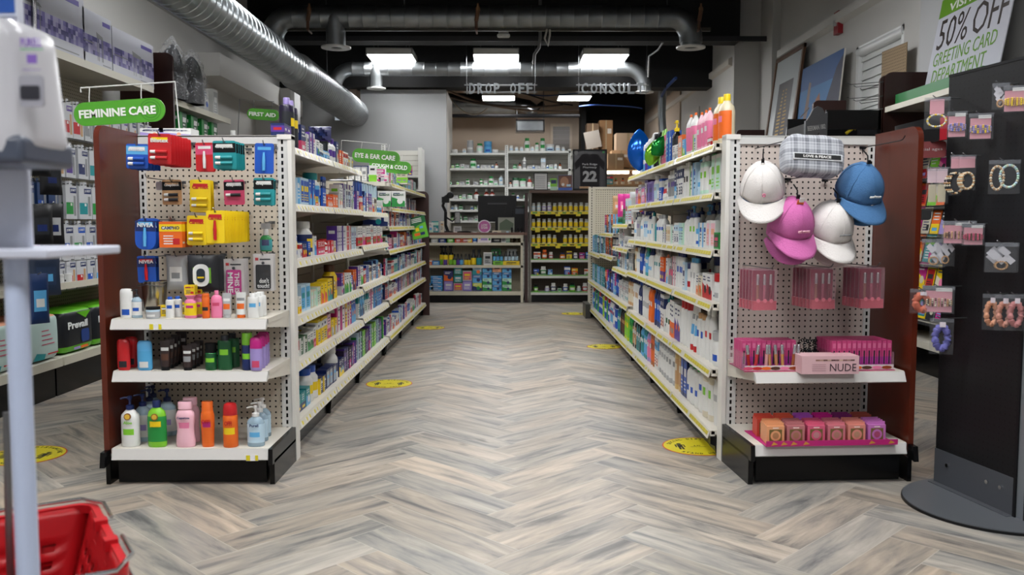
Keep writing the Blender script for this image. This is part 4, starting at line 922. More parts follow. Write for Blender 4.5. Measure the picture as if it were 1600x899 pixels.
# ------------------------------------------------------------------ aisle products
SHORT = {'lightpink': 'pale pink', 'dgreen': 'dark green', 'ice': 'pale blue', 'charcoal': 'charcoal', 'rose': 'wine red'}
def cn(c):
    if c.startswith('#'):
        t = lin(c); c = min(PAL, key=lambda k: sum((a-b)**2 for a, b in zip(lin(PAL[k])[:3], t[:3])))
    return SHORT.get(c, c)
BOXNAME = 'medicine_box'
def spec(kind, w_, h, *a, **k):
    """-> (template, look)"""
    size = 'tall' if h > .19 else ('small' if h < .09 else '')
    if kind == 'box': tp = carton(w_, h, k.pop('d', .06), *a, name=BOXNAME, **k); look = f'{size} {cn(a[0])} and {cn(a[1])} box'
    elif kind == 'pill': tp = pill_bottle(w_, h, *a, **k); look = f'{size} {cn(a[0])} pill bottle with {cn(a[1])} cap'
    elif kind == 'lotion': tp = lotion(w_, h, *a, **k); look = f'{size} {cn(a[0])} bottle with {cn(a[1])} cap'
    elif kind == 'pump': tp = pump(w_, h, *a, **k); look = f'{size} {cn(a[0])} pump bottle with {cn(a[1])} head'
    elif kind == 'can': tp = spray_can(w_, h, *a, **k); look = f'{size} {cn(a[0])} can with {cn(a[1])} lid'
    elif kind == 'tube': tp = tube_pack(w_, h, *a, **k); look = f'{size} {cn(a[0])} tube with {cn(a[1])} cap'
    elif kind == 'jar': tp = jar(w_, h, *a, **k); look = f'{size} {cn(a[0])} jar with {cn(a[1])} lid'
    elif kind == 'deo': tp = deo(w_, h, *a, **k); look = f'{size} {cn(a[0])} deodorant stick'
    elif kind == 'drop': tp = dropper(w_, h, *a, **k); look = f'{size} {cn(a[0])} syrup bottle'
    elif kind == 'card': tp = carton(w_, h, .012, *a, name='slim_pack', **k); look = f'{size} {cn(a[0])} and {cn(a[1])} slim pack'
    return tp, look.strip()
CNT = {}
def run(side, xlip, z, y0, seq, shelf, clear=.22, y1=99, setback=.03, rows=1, gap=.006, back=None):
    """seq: list of (n, kind, w, h, args..., {kw}); laid from y0 away from the camera; front towards the aisle"""
    y = y0; rz = pi/2 if side > 0 else -pi/2; rnd = random.Random(shelf+str(y0))
    for it in seq:
        kw = dict(it[-1]) if isinstance(it[-1], dict) else {}; args = it[1:-1] if isinstance(it[-1], dict) else it[1:]
        kd = args[0]; w_ = args[1]; h = min(args[2], clear); rr = kw.pop('rows', rows); z0 = kw.pop('lift', 0)
        tp, look = spec(kd, w_, round(h, 3), *args[3:], **kw)
        for i in range(it[0]):
            if y+w_ > y1: return y
            for q in range(rr):
                key = (shelf, q); CNT[key] = CNT.get(key, 0)+1
                dx = setback + tp[4]*(.0 if kd in ('box', 'card') else .5) + q*(tp[4]+.012) + rnd.uniform(0, .008)
                wh = shelf if q == 0 else 'in row '+ORD[q]+', '+shelf
                lab = f'{look}, {nth(CNT[key])} along {shelf}' if q == 0 else f'{look}, {nth(CNT[key])} inner on {shelf}'
                put(tp, (xlip-side*dx, y+w_/2, z+z0), lab, f'products on {shelf}', rz + R(rnd.uniform(-3, 3)))
            y += w_+gap
    return y
def fill(side, xlip, z, y0, y1, choices, shelf, seed, clear=.22, rows=1, setback=.03, skip=.0):
    rnd = random.Random(seed); y = y0; last = None
    while y < y1-.03:
        c = rnd.choice(choices)
        if c is last: c = rnd.choice(choices)
        last = c
        n = rnd.choice((1, 2, 2, 3))
        if skip and rnd.random() < skip: y += rnd.uniform(.02, .08); continue
        ny = run(side, xlip, z, y, [(n,)+tuple(c[0:])], shelf, clear, y1, setback, rows)
        if ny <= y: y += .03
        else: y = ny+rnd.choice((0, .003, .01))
B = 'box'
med = [(B, .06, .11, 'white', 'navy', 'red', {'style': 0}), (B, .05, .12, 'white', 'red', 'navy', {'style': 2}), (B, .07, .09, 'white', 'sky', 'navy', {'style': 1}), (B, .055, .1, 'red', 'white', 'yellow', {'style': 0}),
       (B, .045, .13, 'white', 'purple', 'pink', {'style': 2}), (B, .06, .1, 'blue', 'white', 'sky', {'style': 1}), (B, .05, .1, 'white', 'orange', 'blue', {'style': 3}), (B, .04, .12, 'white', 'blue', 'white', {'style': 2}),
       (B, .05, .09, 'lightpink', 'magenta', 'white', {'style': 1}), (B, .06, .12, 'teal', 'white', 'lime', {'style': 0}), (B, .045, .11, 'cream', 'brown', 'tan', {'style': 0}), (B, .07, .08, 'navy', 'silver', 'white', {'style': 3})]
medc = med + [(B, .05, .14, 'magenta', 'white', 'white', {'style': 4}), (B, .045, .14, 'sky', 'navy', 'white', {'style': 2}), (B, .06, .12, 'white', 'green', 'lime', {'style': 3}), (B, .05, .13, 'orange', 'navy', 'white', {'style': 3}), ('pill', .05, .1, 'white', 'white', 'blue', 'red'), (B, .05, .12, 'red', 'navy', 'white', {'style': 2}),
       (B, .05, .13, 'purple', 'silver', 'magenta', {'style': 1})]
S_L = ['the top medicine aisle shelf', 'the second medicine aisle shelf', 'the third medicine aisle shelf', 'the fourth medicine aisle shelf', 'the fifth medicine aisle shelf', 'the bottom medicine aisle shelf']
S_R = [s.replace('medicine', 'lotion') for s in S_L]
Y0 = 3.87; X = XLL
# --- medicine aisle, near three sections, shelf by shelf
run(1, X, LZ[0][0], Y0, [(2, B, .06, .10, 'navy', 'purple', 'red', {'style': 0}), (2, 'lotion', .085, .235, '#1c1430', 'lavender', 'charcoal', 'yellow', {'shape': 'square', 'sy': .8}), (1, B, .07, .13, 'navy', 'rose', 'white', {'style': 1}), (2, B, .05, .1, 'white', 'silver', 'charcoal', {'style': 2}),
    (2, B, .06, .115, 'white', 'purple', 'magenta', {'style': 2}), (1, B, .07, .09, 'white', 'blue', 'green', {'style': 3}), (2, B, .05, .08, 'white', 'navy', 'sky', {'style': 1}), (3, B, .05, .05, 'sky', 'white', 'navy', {'style': 0}), (2, 'pill', .085, .14, 'white', 'purple', 'white', 'purple'), (1, B, .07, .13, 'navy', 'silver', 'orange', {'style': 3}),
    (2, B, .06, .09, 'orange', 'red', 'white', {'style': 2}), (2, B, .06, .09, 'white', 'red', 'red', {'style': 0}), (3, B, .05, .075, 'white', 'grey', 'yellow', {'style': 4}), (3, B, .06, .07, 'cream', 'tan', 'navy', {'style': 0}), (2, B, .05, .08, 'charcoal', 'white', 'white', {'style': 1})], S_L[0], .4, 5.6)
run(1, X, LZ[0][1], Y0, [(1, B, .05, .16, 'sky', 'teal', 'white', {'style': 1}), (1, B, .06, .08, 'white', 'silver', 'sky', {'style': 3}), (2, B, .075, .125, 'sky', 'ice', 'white', {'style': 2, 'd': .08}), (3, B, .055, .13, 'ice', 'blue', 'yellow', {'style': 4}), (2, B, .06, .13, 'blue', 'sky', 'orange', {'style': 3}), (1, B, .06, .05, 'yellow', 'orange', 'white', {'style': 1}),
    (1, 'pill', .1, .175, 'white', 'teal', 'sky', 'blue'), (2, 'card', .05, .16, 'blue', 'navy', 'white', {'style': 0, 'txt': None}), (2, B, .075, .065, 'orange', 'red', 'white', {'style': 0}), (2, B, .075, .075, 'orange', 'orange', 'white', {'style': 2}), (2, B, .06, .09, 'silver', 'white', 'orange', {'style': 3}), (4, B, .07, .12, 'white', 'navy', 'ice', {'style': 4}),
    (1, B, .06, .11, 'navy', 'white', 'sky', {'style': 1})], S_L[1], .2, 5.66)
fill(1, X, LZ[0][1], 5.1, 5.64, [(B, .05, .15, 'white', 'blue', 'sky', {'style': 2}), (B, .045, .15, 'cream', 'purple', 'white', {'style': 2}), (B, .05, .14, 'white', 'grey', 'lime', {'style': 3})], S_L[1], 5, .2)
run(1, X, LZ[0][2], Y0, [(2, B, .065, .075, 'red', 'white', 'white', {'style': 3}), (1, 'pill', .085, .16, 'white', 'white', 'blue', 'yellow', {'rows': 1}), (1, B, .05, .07, 'white', 'red', 'red', {'style': 0}), (2, B, .055, .07, 'navy', 'red', 'yellow', {'style': 3}), (1, B, .05, .075, 'blue', 'navy', 'yellow', {'style': 1}), (1, 'pill', .1, .175, 'white', 'white', 'navy', 'yellow'), (1, B, .06, .1, 'white', 'sky', 'blue', {'style': 3}),
    (3, B, .06, .075, 'red', 'rose', 'white', {'style': 1}), (1, 'pill', .05, .08, 'white', 'red', 'red', 'white'), (2, B, .06, .07, 'red', 'rose', 'white', {'style': 3}), (1, 'pill', .045, .07, 'white', 'red', 'red', 'white'), (3, B, .05, .065, 'cream', 'tan', 'yellow', {'style': 1}), (2, B, .07, .14, 'white', 'rose', 'silver', {'style': 2})], S_L[2], .2, 5.0)
fill(1, X, LZ[0][2], 5.0, 5.64, [(B, .05, .15, 'red', 'white', 'rose', {'style': 2}), (B, .05, .15, 'white', 'purple', 'white', {'style': 2}), (B, .06, .13, 'white', 'red', 'green', {'style': 3}), (B, .05, .14, 'ice', 'silver', 'purple', {'style': 2})], S_L[2], 8, .2)
run(1, X, LZ[0][3], Y0, [(1, B, .06, .09, 'white', 'blue', 'lavender', {'style': 3}), (1, B, .06, .085, 'ice', 'white', 'blue', {'style': 1}), (1, B, .06, .08, 'cream', 'orange', 'yellow', {'style': 3}), (1, B, .06, .08, 'white', 'yellow', 'orange', {'style': 1}), (2, B, .09, .13, 'ice', 'sky', 'teal', {'style': 4}), (2, B, .06, .09, 'cream', 'mint', 'white', {'style': 4}), (2, B, .05, .095, 'cream', 'mint', 'green', {'style': 2}), (2, B, .07, .11, 'yellow', 'orange', 'rose', {'style': 3}),
    (2, B, .07, .12, 'yellow', 'teal', 'orange', {'style': 3}), (1, B, .06, .13, 'yellow', 'brown', 'white', {'style': 2}), (1, 'pill', .085, .19, 'yellow', 'brown', 'yellow', 'tan'), (1, 'pill', .085, .19, 'yellow', 'brown', 'yellow', 'tan'), (3, B, .075, .17, 'mint', 'green', 'lime', {'style': 4})], S_L[3], .2, 5.1)
fill(1, X, LZ[0][3], 5.12, 5.64, medc, S_L[3], 10, .18)
run(1, X, LZ[0][4], Y0, [(1, B, .06, .12, 'yellow', 'red', 'white', {'style': 2}), (2, B, .07, .075, 'red', 'white', 'green', {'style': 1, 'rows': 2}), (2, B, .07, .085, 'dgreen', 'white', 'white', {'style': 2, 'rows': 2}), (2, B, .07, .085, 'white', 'green', 'dgreen', {'style': 3, 'rows': 2}), (1, B, .06, .1, 'white', 'rose', 'pink', {'style': 1}), (3, B, .08, .13, 'yellow', 'white', 'silver', {'style': 0, 'rows': 2}), (1, B, .09, .13, 'lightpink', 'rose', 'yellow', {'style': 1}),
    (2, B, .085, .09, 'yellow', 'silver', 'white', {'style': 3}), (2, B, .1, .16, 'white', 'magenta', 'white', {'style': 2}), (1, B, .07, .15, 'yellow', 'magenta', 'white', {'style': 2})], S_L[4], .17, 5.64)
fill(1, X, LZ[0][4], 5.3, 5.64, [(B, .07, .17, 'blue', 'sky', 'orange', {'style': 3}), (B, .06, .16, 'magenta', 'white', 'yellow', {'style': 2})], S_L[4], 12, .17)
run(1, X, .151, Y0, [(2, B, .07, .07, 'white', 'mint', 'green', {'style': 1, 'rows': 2}), (2, B, .085, .085, 'teal', 'navy', 'yellow', {'style': 1, 'rows': 2}), (1, B, .085, .09, 'teal', 'sky', 'white', {'style': 3}), (2, 'pill', .095, .17, 'white', 'blue', 'white', 'yellow', {'rows': 2}), (2, B, .08, .085, 'navy', 'yellow', 'white', {'style': 2, 'rows': 2}), (3, B, .08, .1, 'navy', 'silver', 'sky', {'style': 4, 'rows': 2}),
    (1, 'pill', .095, .19, 'white', 'white', 'white', 'navy'), (2, B, .07, .1, 'navy', 'yellow', 'sky', {'style': 3, 'rows': 2}), (4, B, .07, .13, '#2a1838', 'purple', 'silver', {'style': 4, 'rows': 2}), (2, B, .06, .14, 'purple', 'magenta', 'white', {'style': 2})], S_L[5], .22, 5.64)
fill(1, X, .151, 5.2, 5.64, [(B, .06, .14, 'navy', 'purple', 'silver', {'style': 2}), (B, .06, .13, '#2a1838', 'magenta', 'white', {'style': 1})], S_L[5], 14, .2, 2)
LS = [(B, .05, .15, 'lime', 'green', 'white', {'style': 2}), (B, .06, .15, 'purple', 'magenta', 'white', {'style': 1})]
# third section
for k, (z, ch) in enumerate(((LZ[2][0], medc), (LZ[2][1], [(B, .06, .13, 'white', 'red', 'green', {'style': 1}), (B, .06, .12, 'white', 'magenta', 'lime', {'style': 3}), (B, .05, .14, 'white', 'grey', 'red', {'style': 2})]), (LZ[2][2], medc), (LZ[2][3], [(B, .06, .17, 'blue', 'sky', 'orange', {'style': 2}), (B, .08, .17, 'white', 'magenta', 'pink', {'style': 2}), (B, .07, .15, 'white', 'teal', 'green', {'style': 0}), (B, .06, .16, 'sky', 'navy', 'white', {'style': 3})]), (.151, [(B, .07, .16, '#2a1838', 'purple', 'silver', {'style': 4}), (B, .06, .17, 'lime', 'green', 'white', {'style': 2}), (B, .06, .17, 'purple', 'magenta', 'white', {'style': 1}), (B, .06, .18, 'navy', 'ice', 'green', {'style': 2})]))):
    fill(1, X, z, 5.68, 6.83, ch, S_L[k+1], 20+k, .19 if k < 3 else .21)
FAR = ['the top shelf of the far medicine sections', 'the second far medicine shelf', 'the third far medicine shelf', 'the fourth far medicine shelf', 'the fifth far medicine shelf', 'the sixth far medicine shelf', 'the bottom far medicine shelf']
far = medc + [('card', .05, .14, 'white', 'blue', 'red', {'style': 0}), ('card', .05, .14, 'ice', 'navy', 'white', {'style': 3}), ('card', .045, .14, 'white', 'rose', 'navy', {'style': 2})]
STUFF = []
fill(1, X, 1.386, 6.95, 9.85, [(B, .05, .13, 'white', 'lime', 'charcoal', {'style': 1}), (B, .05, .12, 'white', 'sky', 'purple', {'style': 2}), (B, .05, .13, 'cream', 'teal', 'white', {'style': 2}), (B, .045, .14, 'white', 'rose', 'grey', {'style': 2})], FAR[0], 31, .2, setback=.09)
fill(1, X, 1.186, 6.98, 9.85, [(B, .05, .13, 'white', 'navy', 'orange', {'style': 2}), (B, .05, .13, 'white', 'orange', 'sky', {'style': 3}), (B, .05, .12, 'purple', 'white', 'white', {'style': 2})], FAR[1], 32, .15, setback=.09)
for k in range(2, 7): fill(1, X, (LZ[3]+[.15])[k]+.001, 6.93, 9.85, [far, far, far, [c for c in far if c[3] in ('white', 'red', 'ice', 'orange')], [c for c in far if c[3] in ('white', 'blue', 'ice', 'lightpink')]][k-2], FAR[k], 33+k, (.125, .16, .18, .16, .2)[k-2])
flush_stuff(STUFF, 'far_shelf_goods', 'many small medicine boxes packed on the far half of the medicine run shelves', 'medicine boxes'); STUFF = None
# cartons facing the camera on the near end of the far sections
for i, (px, Y) in enumerate(((600, 6.93), (622, 6.93))):
    p = at(px, 325, Y); o = put(carton(.105, .125, .06, 'white', 'green', 'white', 3, txt='FLONASE', tc='dgreen'), (p.x, Y+.02, 1.187), f'white and green nasal spray box facing the aisle mouth, {nth(i+1)} from the shelf end', 'nasal spray boxes')
b = MB()
for i, (px, Y) in enumerate(((606, 6.93),)):
    p = at(px, 358, Y); put(carton(.20, .1, .08, 'white', 'navy', 'teal', 3), (p.x-.1, Y, 1.031), 'wide white carton with dark green wedge at the near end of the far medicine shelves')
for i, px in enumerate((586, 597)):
    p = at(px, 285, 6.9); put(carton(.075, .055, .07, 'white', 'lightpink', 'magenta', 0), (p.x, 6.96, 1.386+.0), f'white and pink carton, {nth(i+1)} on the top corner of the far medicine shelves', 'white and pink cartons')
put(carton(.09, .05, .07, 'white', 'magenta', 'white', 4), (at(592, 285, 6.9).x, 6.97, 1.442), 'white and magenta carton stacked on the pink cartons at the far medicine shelves')
for i, px in enumerate((620, 628)): put(carton(.045, .1, .05, 'cream', 'lime', 'grey', 1), (at(px, 280, 6.95).x, 6.97+.14, 1.386), f'cream and green carton, {nth(i+1)} of two facing the aisle mouth on the top far medicine shelf')
# packs hung above the third section
for k in range(9):
    y = 5.75+.11*k; put(pouch(.07, .15, .012, 'ice' if k > 2 else 'blue', 'white' if k > 2 else 'navy', 'sky', name='hanging_pack'), (X-.06-.0*k, y, 1.335), f'{"clear" if k > 2 else "blue"} thin hanging pack, {nth(k+1)} along the bare third medicine section', 'thin packs hung above the medicine shelf', pi/2+R(25))
b = MB(); b.tube([(0, 5.7, 0), (0, 6.8, 0)], .006, WIRE, 6); b.tube([(0, 5.72, 0), (-.3, 5.72, 0)], .005, WIRE, 6); b.tube([(0, 6.75, 0), (-.3, 6.75, 0)], .005, WIRE, 6); T(b.build('hanging_bar', None, (X-.06, 0, 1.335)), 'thin metal bar carrying packs above the third medicine section', 'bar')
# goods behind the signs on the far side of the medicine run
for i, (px, py0, w_, h, Y, c1, c2, nm) in enumerate(((508, 225, .11, .10, 5.3, 'charcoal', 'black', 'black'), (466, 222, .08, .12, 4.6, 'charcoal', 'charcoal', 'dark grey'), (497, 232, .11, .09, 5.0, 'black', 'charcoal', 'black'))):
    p = at(px, py0, Y); put(carton(w_, h, .08, c1, c2, 'charcoal', 4), (min(p.x, -1.1), Y, 1.396), f'{nm} box, {nth(i+1)} of the dark boxes on the top medicine shelf', 'dark boxes on the top medicine shelf')
p = at(500, 216, 4.9); put(pouch(.13, .085, .10, '#3a3c68', '#2c3560', 'navy', name='crumpled_bag', hang=False, wav=.35), (p.x, 4.9, 1.51), 'crumpled dark violet plastic bag lying on top of the medicine shelves'); put(carton(.10, .113, .1, 'black', 'charcoal', 'charcoal', 4), (p.x, 4.85, 1.396), 'black box under the crumpled violet bag')
for i, (px, c) in enumerate(((558, 'navy'), (574, 'navy'), (588, 'teal'), (598, 'green'), (606, 'green'), (613, 'lime'))):
    p = at(px, 252, 8.5); put(pouch(.11, .16, .05, c, c, 'white', name='hanging_pack', hang=False), (p.x-.0, 8.5, 1.455), f'{cn(c)} bag, {nth(i+1)} of those behind the EYE & EAR CARE sign', 'bags behind the green signs')
b = MB(); b.box(-.32, .32, 0, .3, 1.384, 1.404, MW); T(b.build('shelf_board', None, (at(586, 252, 8.5).x, 8.4, .05)), 'cream shelf board behind the medicine run carrying the dark bags', 'shelf board')
for k in range(3):
    put(carton(.042, .12, .05, 'silver', 'white', 'grey', 4), (-1.262+.05*k, 6.96, 1.386), f'grey and white carton, {nth(k+1)} on the top corner of the far medicine shelves', 'grey cartons on the far medicine shelves')

# --- lotion aisle (faces -x)
BOXNAME = 'cosmetic_box'
X = XRL
lo = [('lotion', .07, .18, 'white', 'white', 'white', 'sky'), ('lotion', .075, .2, 'white', 'navy', 'ice', 'blue'), ('pump', .07, .2, 'white', 'navy', 'white', 'sky'), ('lotion', .065, .18, 'white', 'white', 'lime', 'green', {'shape': 'waist'}), ('tube', .06, .17, 'white', 'white', 'blue'),
      ('lotion', .06, .19, 'white', 'teal', 'white', 'teal', {'shape': 'square'}), (B, .06, .16, 'white', 'ice', 'sky', {'style': 2}), ('jar', .08, .08, 'white', 'white', 'blue', 'white'), ('lotion', .065, .19, 'cream', 'brown', 'white', 'tan'), ('pump', .07, .2, 'ice', 'sky', 'white', 'blue'), (B, .05, .15, 'white', 'red', 'blue', {'style': 3}), ('lotion', .06, .19, 'white', 'silver', 'silver', 'purple', {'shape': 'square'})]
cl = [('lotion', .06, .2, 'navy', 'navy', 'blue', 'white', {'shape': 'square'}), ('lotion', .07, .2, 'orange', 'navy', 'orange', 'white', {'shape': 'waist'}), ('lotion', .07, .21, 'tan', 'navy', 'cream', 'tan', {'shape': 'square'}), ('can', .055, .2, 'purple', 'white', 'purple', 'sky'), ('lotion', .06, .2, 'lavender', 'lime', 'pink', 'white'), ('lotion', .06, .2, 'teal', 'green', 'sky', 'white')]
run(-1, X, RZ[0][0], 3.88, [(2, 'lotion', .09, .225, '#cfc4a8', 'yellow', 'orange', 'pink', {'shape': 'round', 'sy': .8}), (1, B, .07, .05, 'red', 'white', 'white', {'style': 0}), (3, 'lotion', .08, .2, 'lightpink', 'orange', 'pink', 'white', {'shape': 'taper', 'capr': .2, 'caph': .06}), (1, B, .07, .1, 'white', 'lime', 'sky', {'style': 2}), (2, 'lotion', .085, .22, 'white', 'orange', 'pink', 'pink', {'shape': 'taper', 'capr': .2, 'caph': .06}), (1, B, .07, .1, 'sky', 'lime', 'white', {'style': 3}),
    (1, B, .1, .13, 'orange', 'peach', 'white', {'style': 4}), (2, B, .07, .09, 'white', 'silver', 'ice', {'style': 1}), (1, 'pump', .075, .24, 'black', 'yellow', 'charcoal', 'tan'), (2, B, .06, .19, 'blue', 'sky', 'white', {'style': 2}), (3, B, .05, .18, 'pink', 'rose', 'white', {'style': 2}), (3, B, .05, .185, 'white', 'silver', 'rose', {'style': 4}), (1, B, .06, .1, 'navy', 'white', 'sky', {'style': 3})], S_R[0], .4, 5.45)
run(-1, X, RZ[0][0], 5.35, [(2, 'tube', .08, .23, 'lime', 'lime', 'green'), (2, 'can', .075, .225, 'black', 'black', 'black', 'charcoal', {'dome': False, 'caph': .15}), (2, 'can', .055, .24, 'mint', 'white', 'ice', 'white'), (2, 'can', .06, .22, 'purple', 'white', 'blue', 'sky'), (2, 'can', .06, .21, 'navy', 'white', 'purple', 'white'), (2, 'can', .055, .2, 'ice', 'white', 'sky', 'white'), (2, 'lotion', .06, .18, 'white', 'teal', 'ice', 'sky')], S_R[0], .4, 6.55)
run(-1, X, RZ[0][1], 3.88, [(2, B, .085, .175, 'white', 'mint', 'lime', {'style': 4, 'd': .08}), (1, 'pump', .075, .19, 'white', 'green', 'white', 'lime'), (2, 'lotion', .07, .185, 'mint', 'white', 'white', 'lime', {'shape': 'square'}), (1, 'pump', .08, .185, 'ice', 'sky', 'ice', 'sky'), (1, B, .07, .17, 'ice', 'sky', 'blue', {'style': 2}), (1, B, .05, .16, 'white', 'lime', 'blue', {'style': 2}), (1, 'can', .045, .13, 'tan', 'white', 'tan', 'cream'), (2, 'lotion', .06, .185, 'white', 'white', 'white', 'charcoal', {'shape': 'square'}),
    (3, B, .055, .175, 'white', 'navy', 'charcoal', {'style': 0}), (1, B, .06, .17, 'navy', 'sky', 'white', {'style': 1}), (3, 'lotion', .065, .17, 'white', 'white', 'grey', 'purple', {'shape': 'square'}), (1, 'can', .06, .12, 'white', 'white', 'white', 'silver'), (2, 'tube', .07, .13, 'white', 'white', 'red'), (1, B, .08, .14, 'blue', 'white', 'white', {'style': 0}), (1, 'jar', .08, .07, 'white', 'white', 'white', 'silver'), (2, 'lotion', .07, .17, 'white', 'white', 'ice', 'silver', {'shape': 'taper'}), (3, B, .07, .14, 'lavender', 'purple', 'charcoal', {'style': 4}),
    (2, B, .06, .16, 'purple', 'lavender', 'white', {'style': 1})], S_R[1], .19, 6.55)
fill(-1, X, RZ[0][1], 5.9, 6.54, [(B, .06, .16, 'purple', 'white', 'yellow', {'style': 1}), (B, .06, .14, 'white', 'orange', 'navy', {'style': 3}), (B, .07, .12, 'lavender', 'pink', 'white', {'style': 4})], S_R[1], 50, .19)
run(-1, X, RZ[0][2], 3.88, [(1, B, .085, .075, 'green', 'dgreen', 'rose', {'style': 4, 'd': .06}), (2, B, .08, .13, 'white', 'lightpink', 'peach', {'style': 4, 'd': .1}), (2, B, .08, .12, 'white', 'sky', 'blue', {'style': 2, 'd': .08}), (1, 'jar', .085, .09, 'white', 'sky', 'white', 'blue'), (2, 'lotion', .07, .17, 'white', 'navy', 'white', 'lime', {'shape': 'square', 'capr': .6}), (2, 'pump', .065, .19, 'white', 'navy', 'white', 'white'), (2, B, .05, .12, 'mint', 'ice', 'sky', {'style': 2}), (2, B, .055, .12, 'white', 'ice', 'navy', {'style': 0}), (2, B, .05, .1, 'white', 'mint', 'charcoal', {'style': 2}), (2, B, .06, .11, 'white', 'cream', 'tan', {'style': 4}),
    (2, B, .05, .11, 'white', 'navy', 'lime', {'style': 2}), (3, 'lotion', .085, .17, 'white', 'silver', 'white', 'blue'), (2, 'lotion', .085, .15, '#108c9c', 'brown', 'teal', 'teal', {'shape': 'round'})], S_R[2], .2, 5.66)
# second row on the lower and mid shelves
def backrow(z, y0, y1, ch, shelf, seed, clear, off=.13):
    rnd = random.Random(seed); y = y0
    while y < y1:
        c = rnd.choice(ch); kw = dict(c[-1]) if isinstance(c[-1], dict) else {}; a = c[:-1] if isinstance(c[-1], dict) else c
        tp, look = spec(a[0], a[1], round(min(a[2], clear), 3), *a[3:], **kw); key = (shelf, 1)
        for _ in range(rnd.choice((1, 2, 2))):
            CNT[key] = CNT.get(key, 0)+1
            put(tp, (X+.03+off+rnd.uniform(0, .02), y+a[1]/2, z), f'{look}, {nth(CNT[key])} inner on {shelf}', f'products on {shelf}', -pi/2); y += a[1]+.006
        if rnd.random() < .25: y += .05
pumpy = [('pump', .07, .225, 'white', 'navy', 'white', 'sky'), ('pump', .07, .22, 'white', 'sky', 'ice', 'blue'), ('lotion', .07, .2, 'white', 'blue', 'ice', 'blue'), ('lotion', .075, .21, 'cream', 'black', 'cream', 'tan')]
backrow(RZ[0][2], 3.9, 5.1, pumpy, S_R[2], 60, .225)
run(-1, X, RZ[0][3], 3.88, [(1, 'jar', .11, .13, 'white', 'red', 'white', 'silver'), (2, B, .09, .12, 'white', 'red', 'charcoal', {'style': 3, 'd': .05}), (1, B, .09, .1, 'cream', 'tan', 'orange', {'style': 3}), (1, B, .07, .11, 'white', 'peach', 'orange', {'style': 1}), (2, 'lotion', .065, .18, 'white', 'sky', 'white', 'silver', {'shape': 'square', 'capr': .7}), (1, 'jar', .1, .15, 'white', 'navy', 'white', 'red', {'lidh': .2}), (1, B, .06, .15, 'ice', 'white', 'navy', {'style': 4}), (3, 'lotion', .06, .2, 'white', 'navy', 'white', 'blue', {'shape': 'square', 'capr': .7}), (2, B, .055, .17, 'white', 'rose', 'white', {'style': 2}),
    (2, 'tube', .06, .16, 'grey', 'grey', 'rose'), (1, B, .07, .15, 'white', 'sky', 'yellow', {'style': 3}), (1, 'tube', .06, .17, 'orange', 'orange', 'purple'), (2, B, .06, .15, 'orange', 'purple', 'yellow', {'style': 1}), (3, 'lotion', .07, .2, 'white', 'silver', 'white', 'teal'), (2, 'can', .07, .21, 'navy', 'navy', 'navy', 'blue', {'dome': False}), (2, B, .055, .17, 'white', 'orange', 'green', {'style': 3}), (2, 'lotion', .06, .19, 'white', 'white', 'white', 'lime', {'shape': 'square'})], S_R[3], .225, 5.66)
backrow(RZ[0][3], 3.9, 4.9, [('lotion', .07, .19, 'white', 'charcoal', 'charcoal', 'white'), ('lotion', .07, .2, 'white', 'sky', 'white', 'red'), ('jar', .11, .2, 'white', 'navy', 'white', 'silver')], S_R[3], 61, .21, .16)
run(-1, X, RZ[0][4], 3.88, [(1, 'jar', .12, .16, 'white', 'silver', 'white', 'blue', {'lidh': .25}), (2, 'lotion', .075, .25, 'white', 'white', 'white', 'red', {'shape': 'taper'}), (2, 'lotion', .075, .21, 'white', 'tan', 'white', 'blue', {'shape': 'square', 'capr': .5}), (2, 'tube', .08, .24, 'white', 'red', 'sky'), (3, 'can', .07, .25, 'white', 'red', 'white', 'white', {'dome': False}), (2, B, .075, .2, 'white', 'purple', 'orange', {'style': 3}), (2, B, .07, .21, 'white', 'orange', 'grey', {'style': 1}), (2, 'pump', .075, .25, 'white', 'teal', 'white', 'dgreen'),
    (2, B, .06, .22, 'white', 'navy', 'orange', {'style': 0}), (3, 'lotion', .08, .26, 'navy', 'navy', 'blue', 'white', {'shape': 'waist', 'capr': .7}), (2, 'lotion', .07, .24, 'ice', 'white', 'white', 'sky'), (3, 'can', .08, .26, 'white', 'white', 'white', 'silver', {'dome': False, 'caph': .1}), (2, B, .06, .24, 'white', 'charcoal', 'green', {'style': 3}), (2, 'lotion', .085, .25, 'orange', 'navy', 'orange', 'white', {'shape': 'waist'})], S_R[4], .27, 5.66)
run(-1, X, RZ[0][4], 5.68, [(2, 'lotion', .08, .25, 'orange', 'navy', 'orange', 'white', {'shape': 'waist'}), (3, 'can', .085, .25, 'white', 'navy', 'white', 'silver', {'dome': False, 'caph': .1}), (2, 'lotion', .08, .24, 'navy', 'blue', 'navy', 'white'), (3, 'lotion', .08, .24, 'white', 'navy', 'white', 'tan', {'shape': 'square'})], S_R[4], .27, 6.55)
backrow(RZ[0][4], 3.9, 4.7, [('lotion', .07, .25, 'white', 'tan', 'white', 'charcoal'), ('lotion', .07, .25, 'white', 'red', 'white', 'blue')], S_R[4], 62, .25, .16)
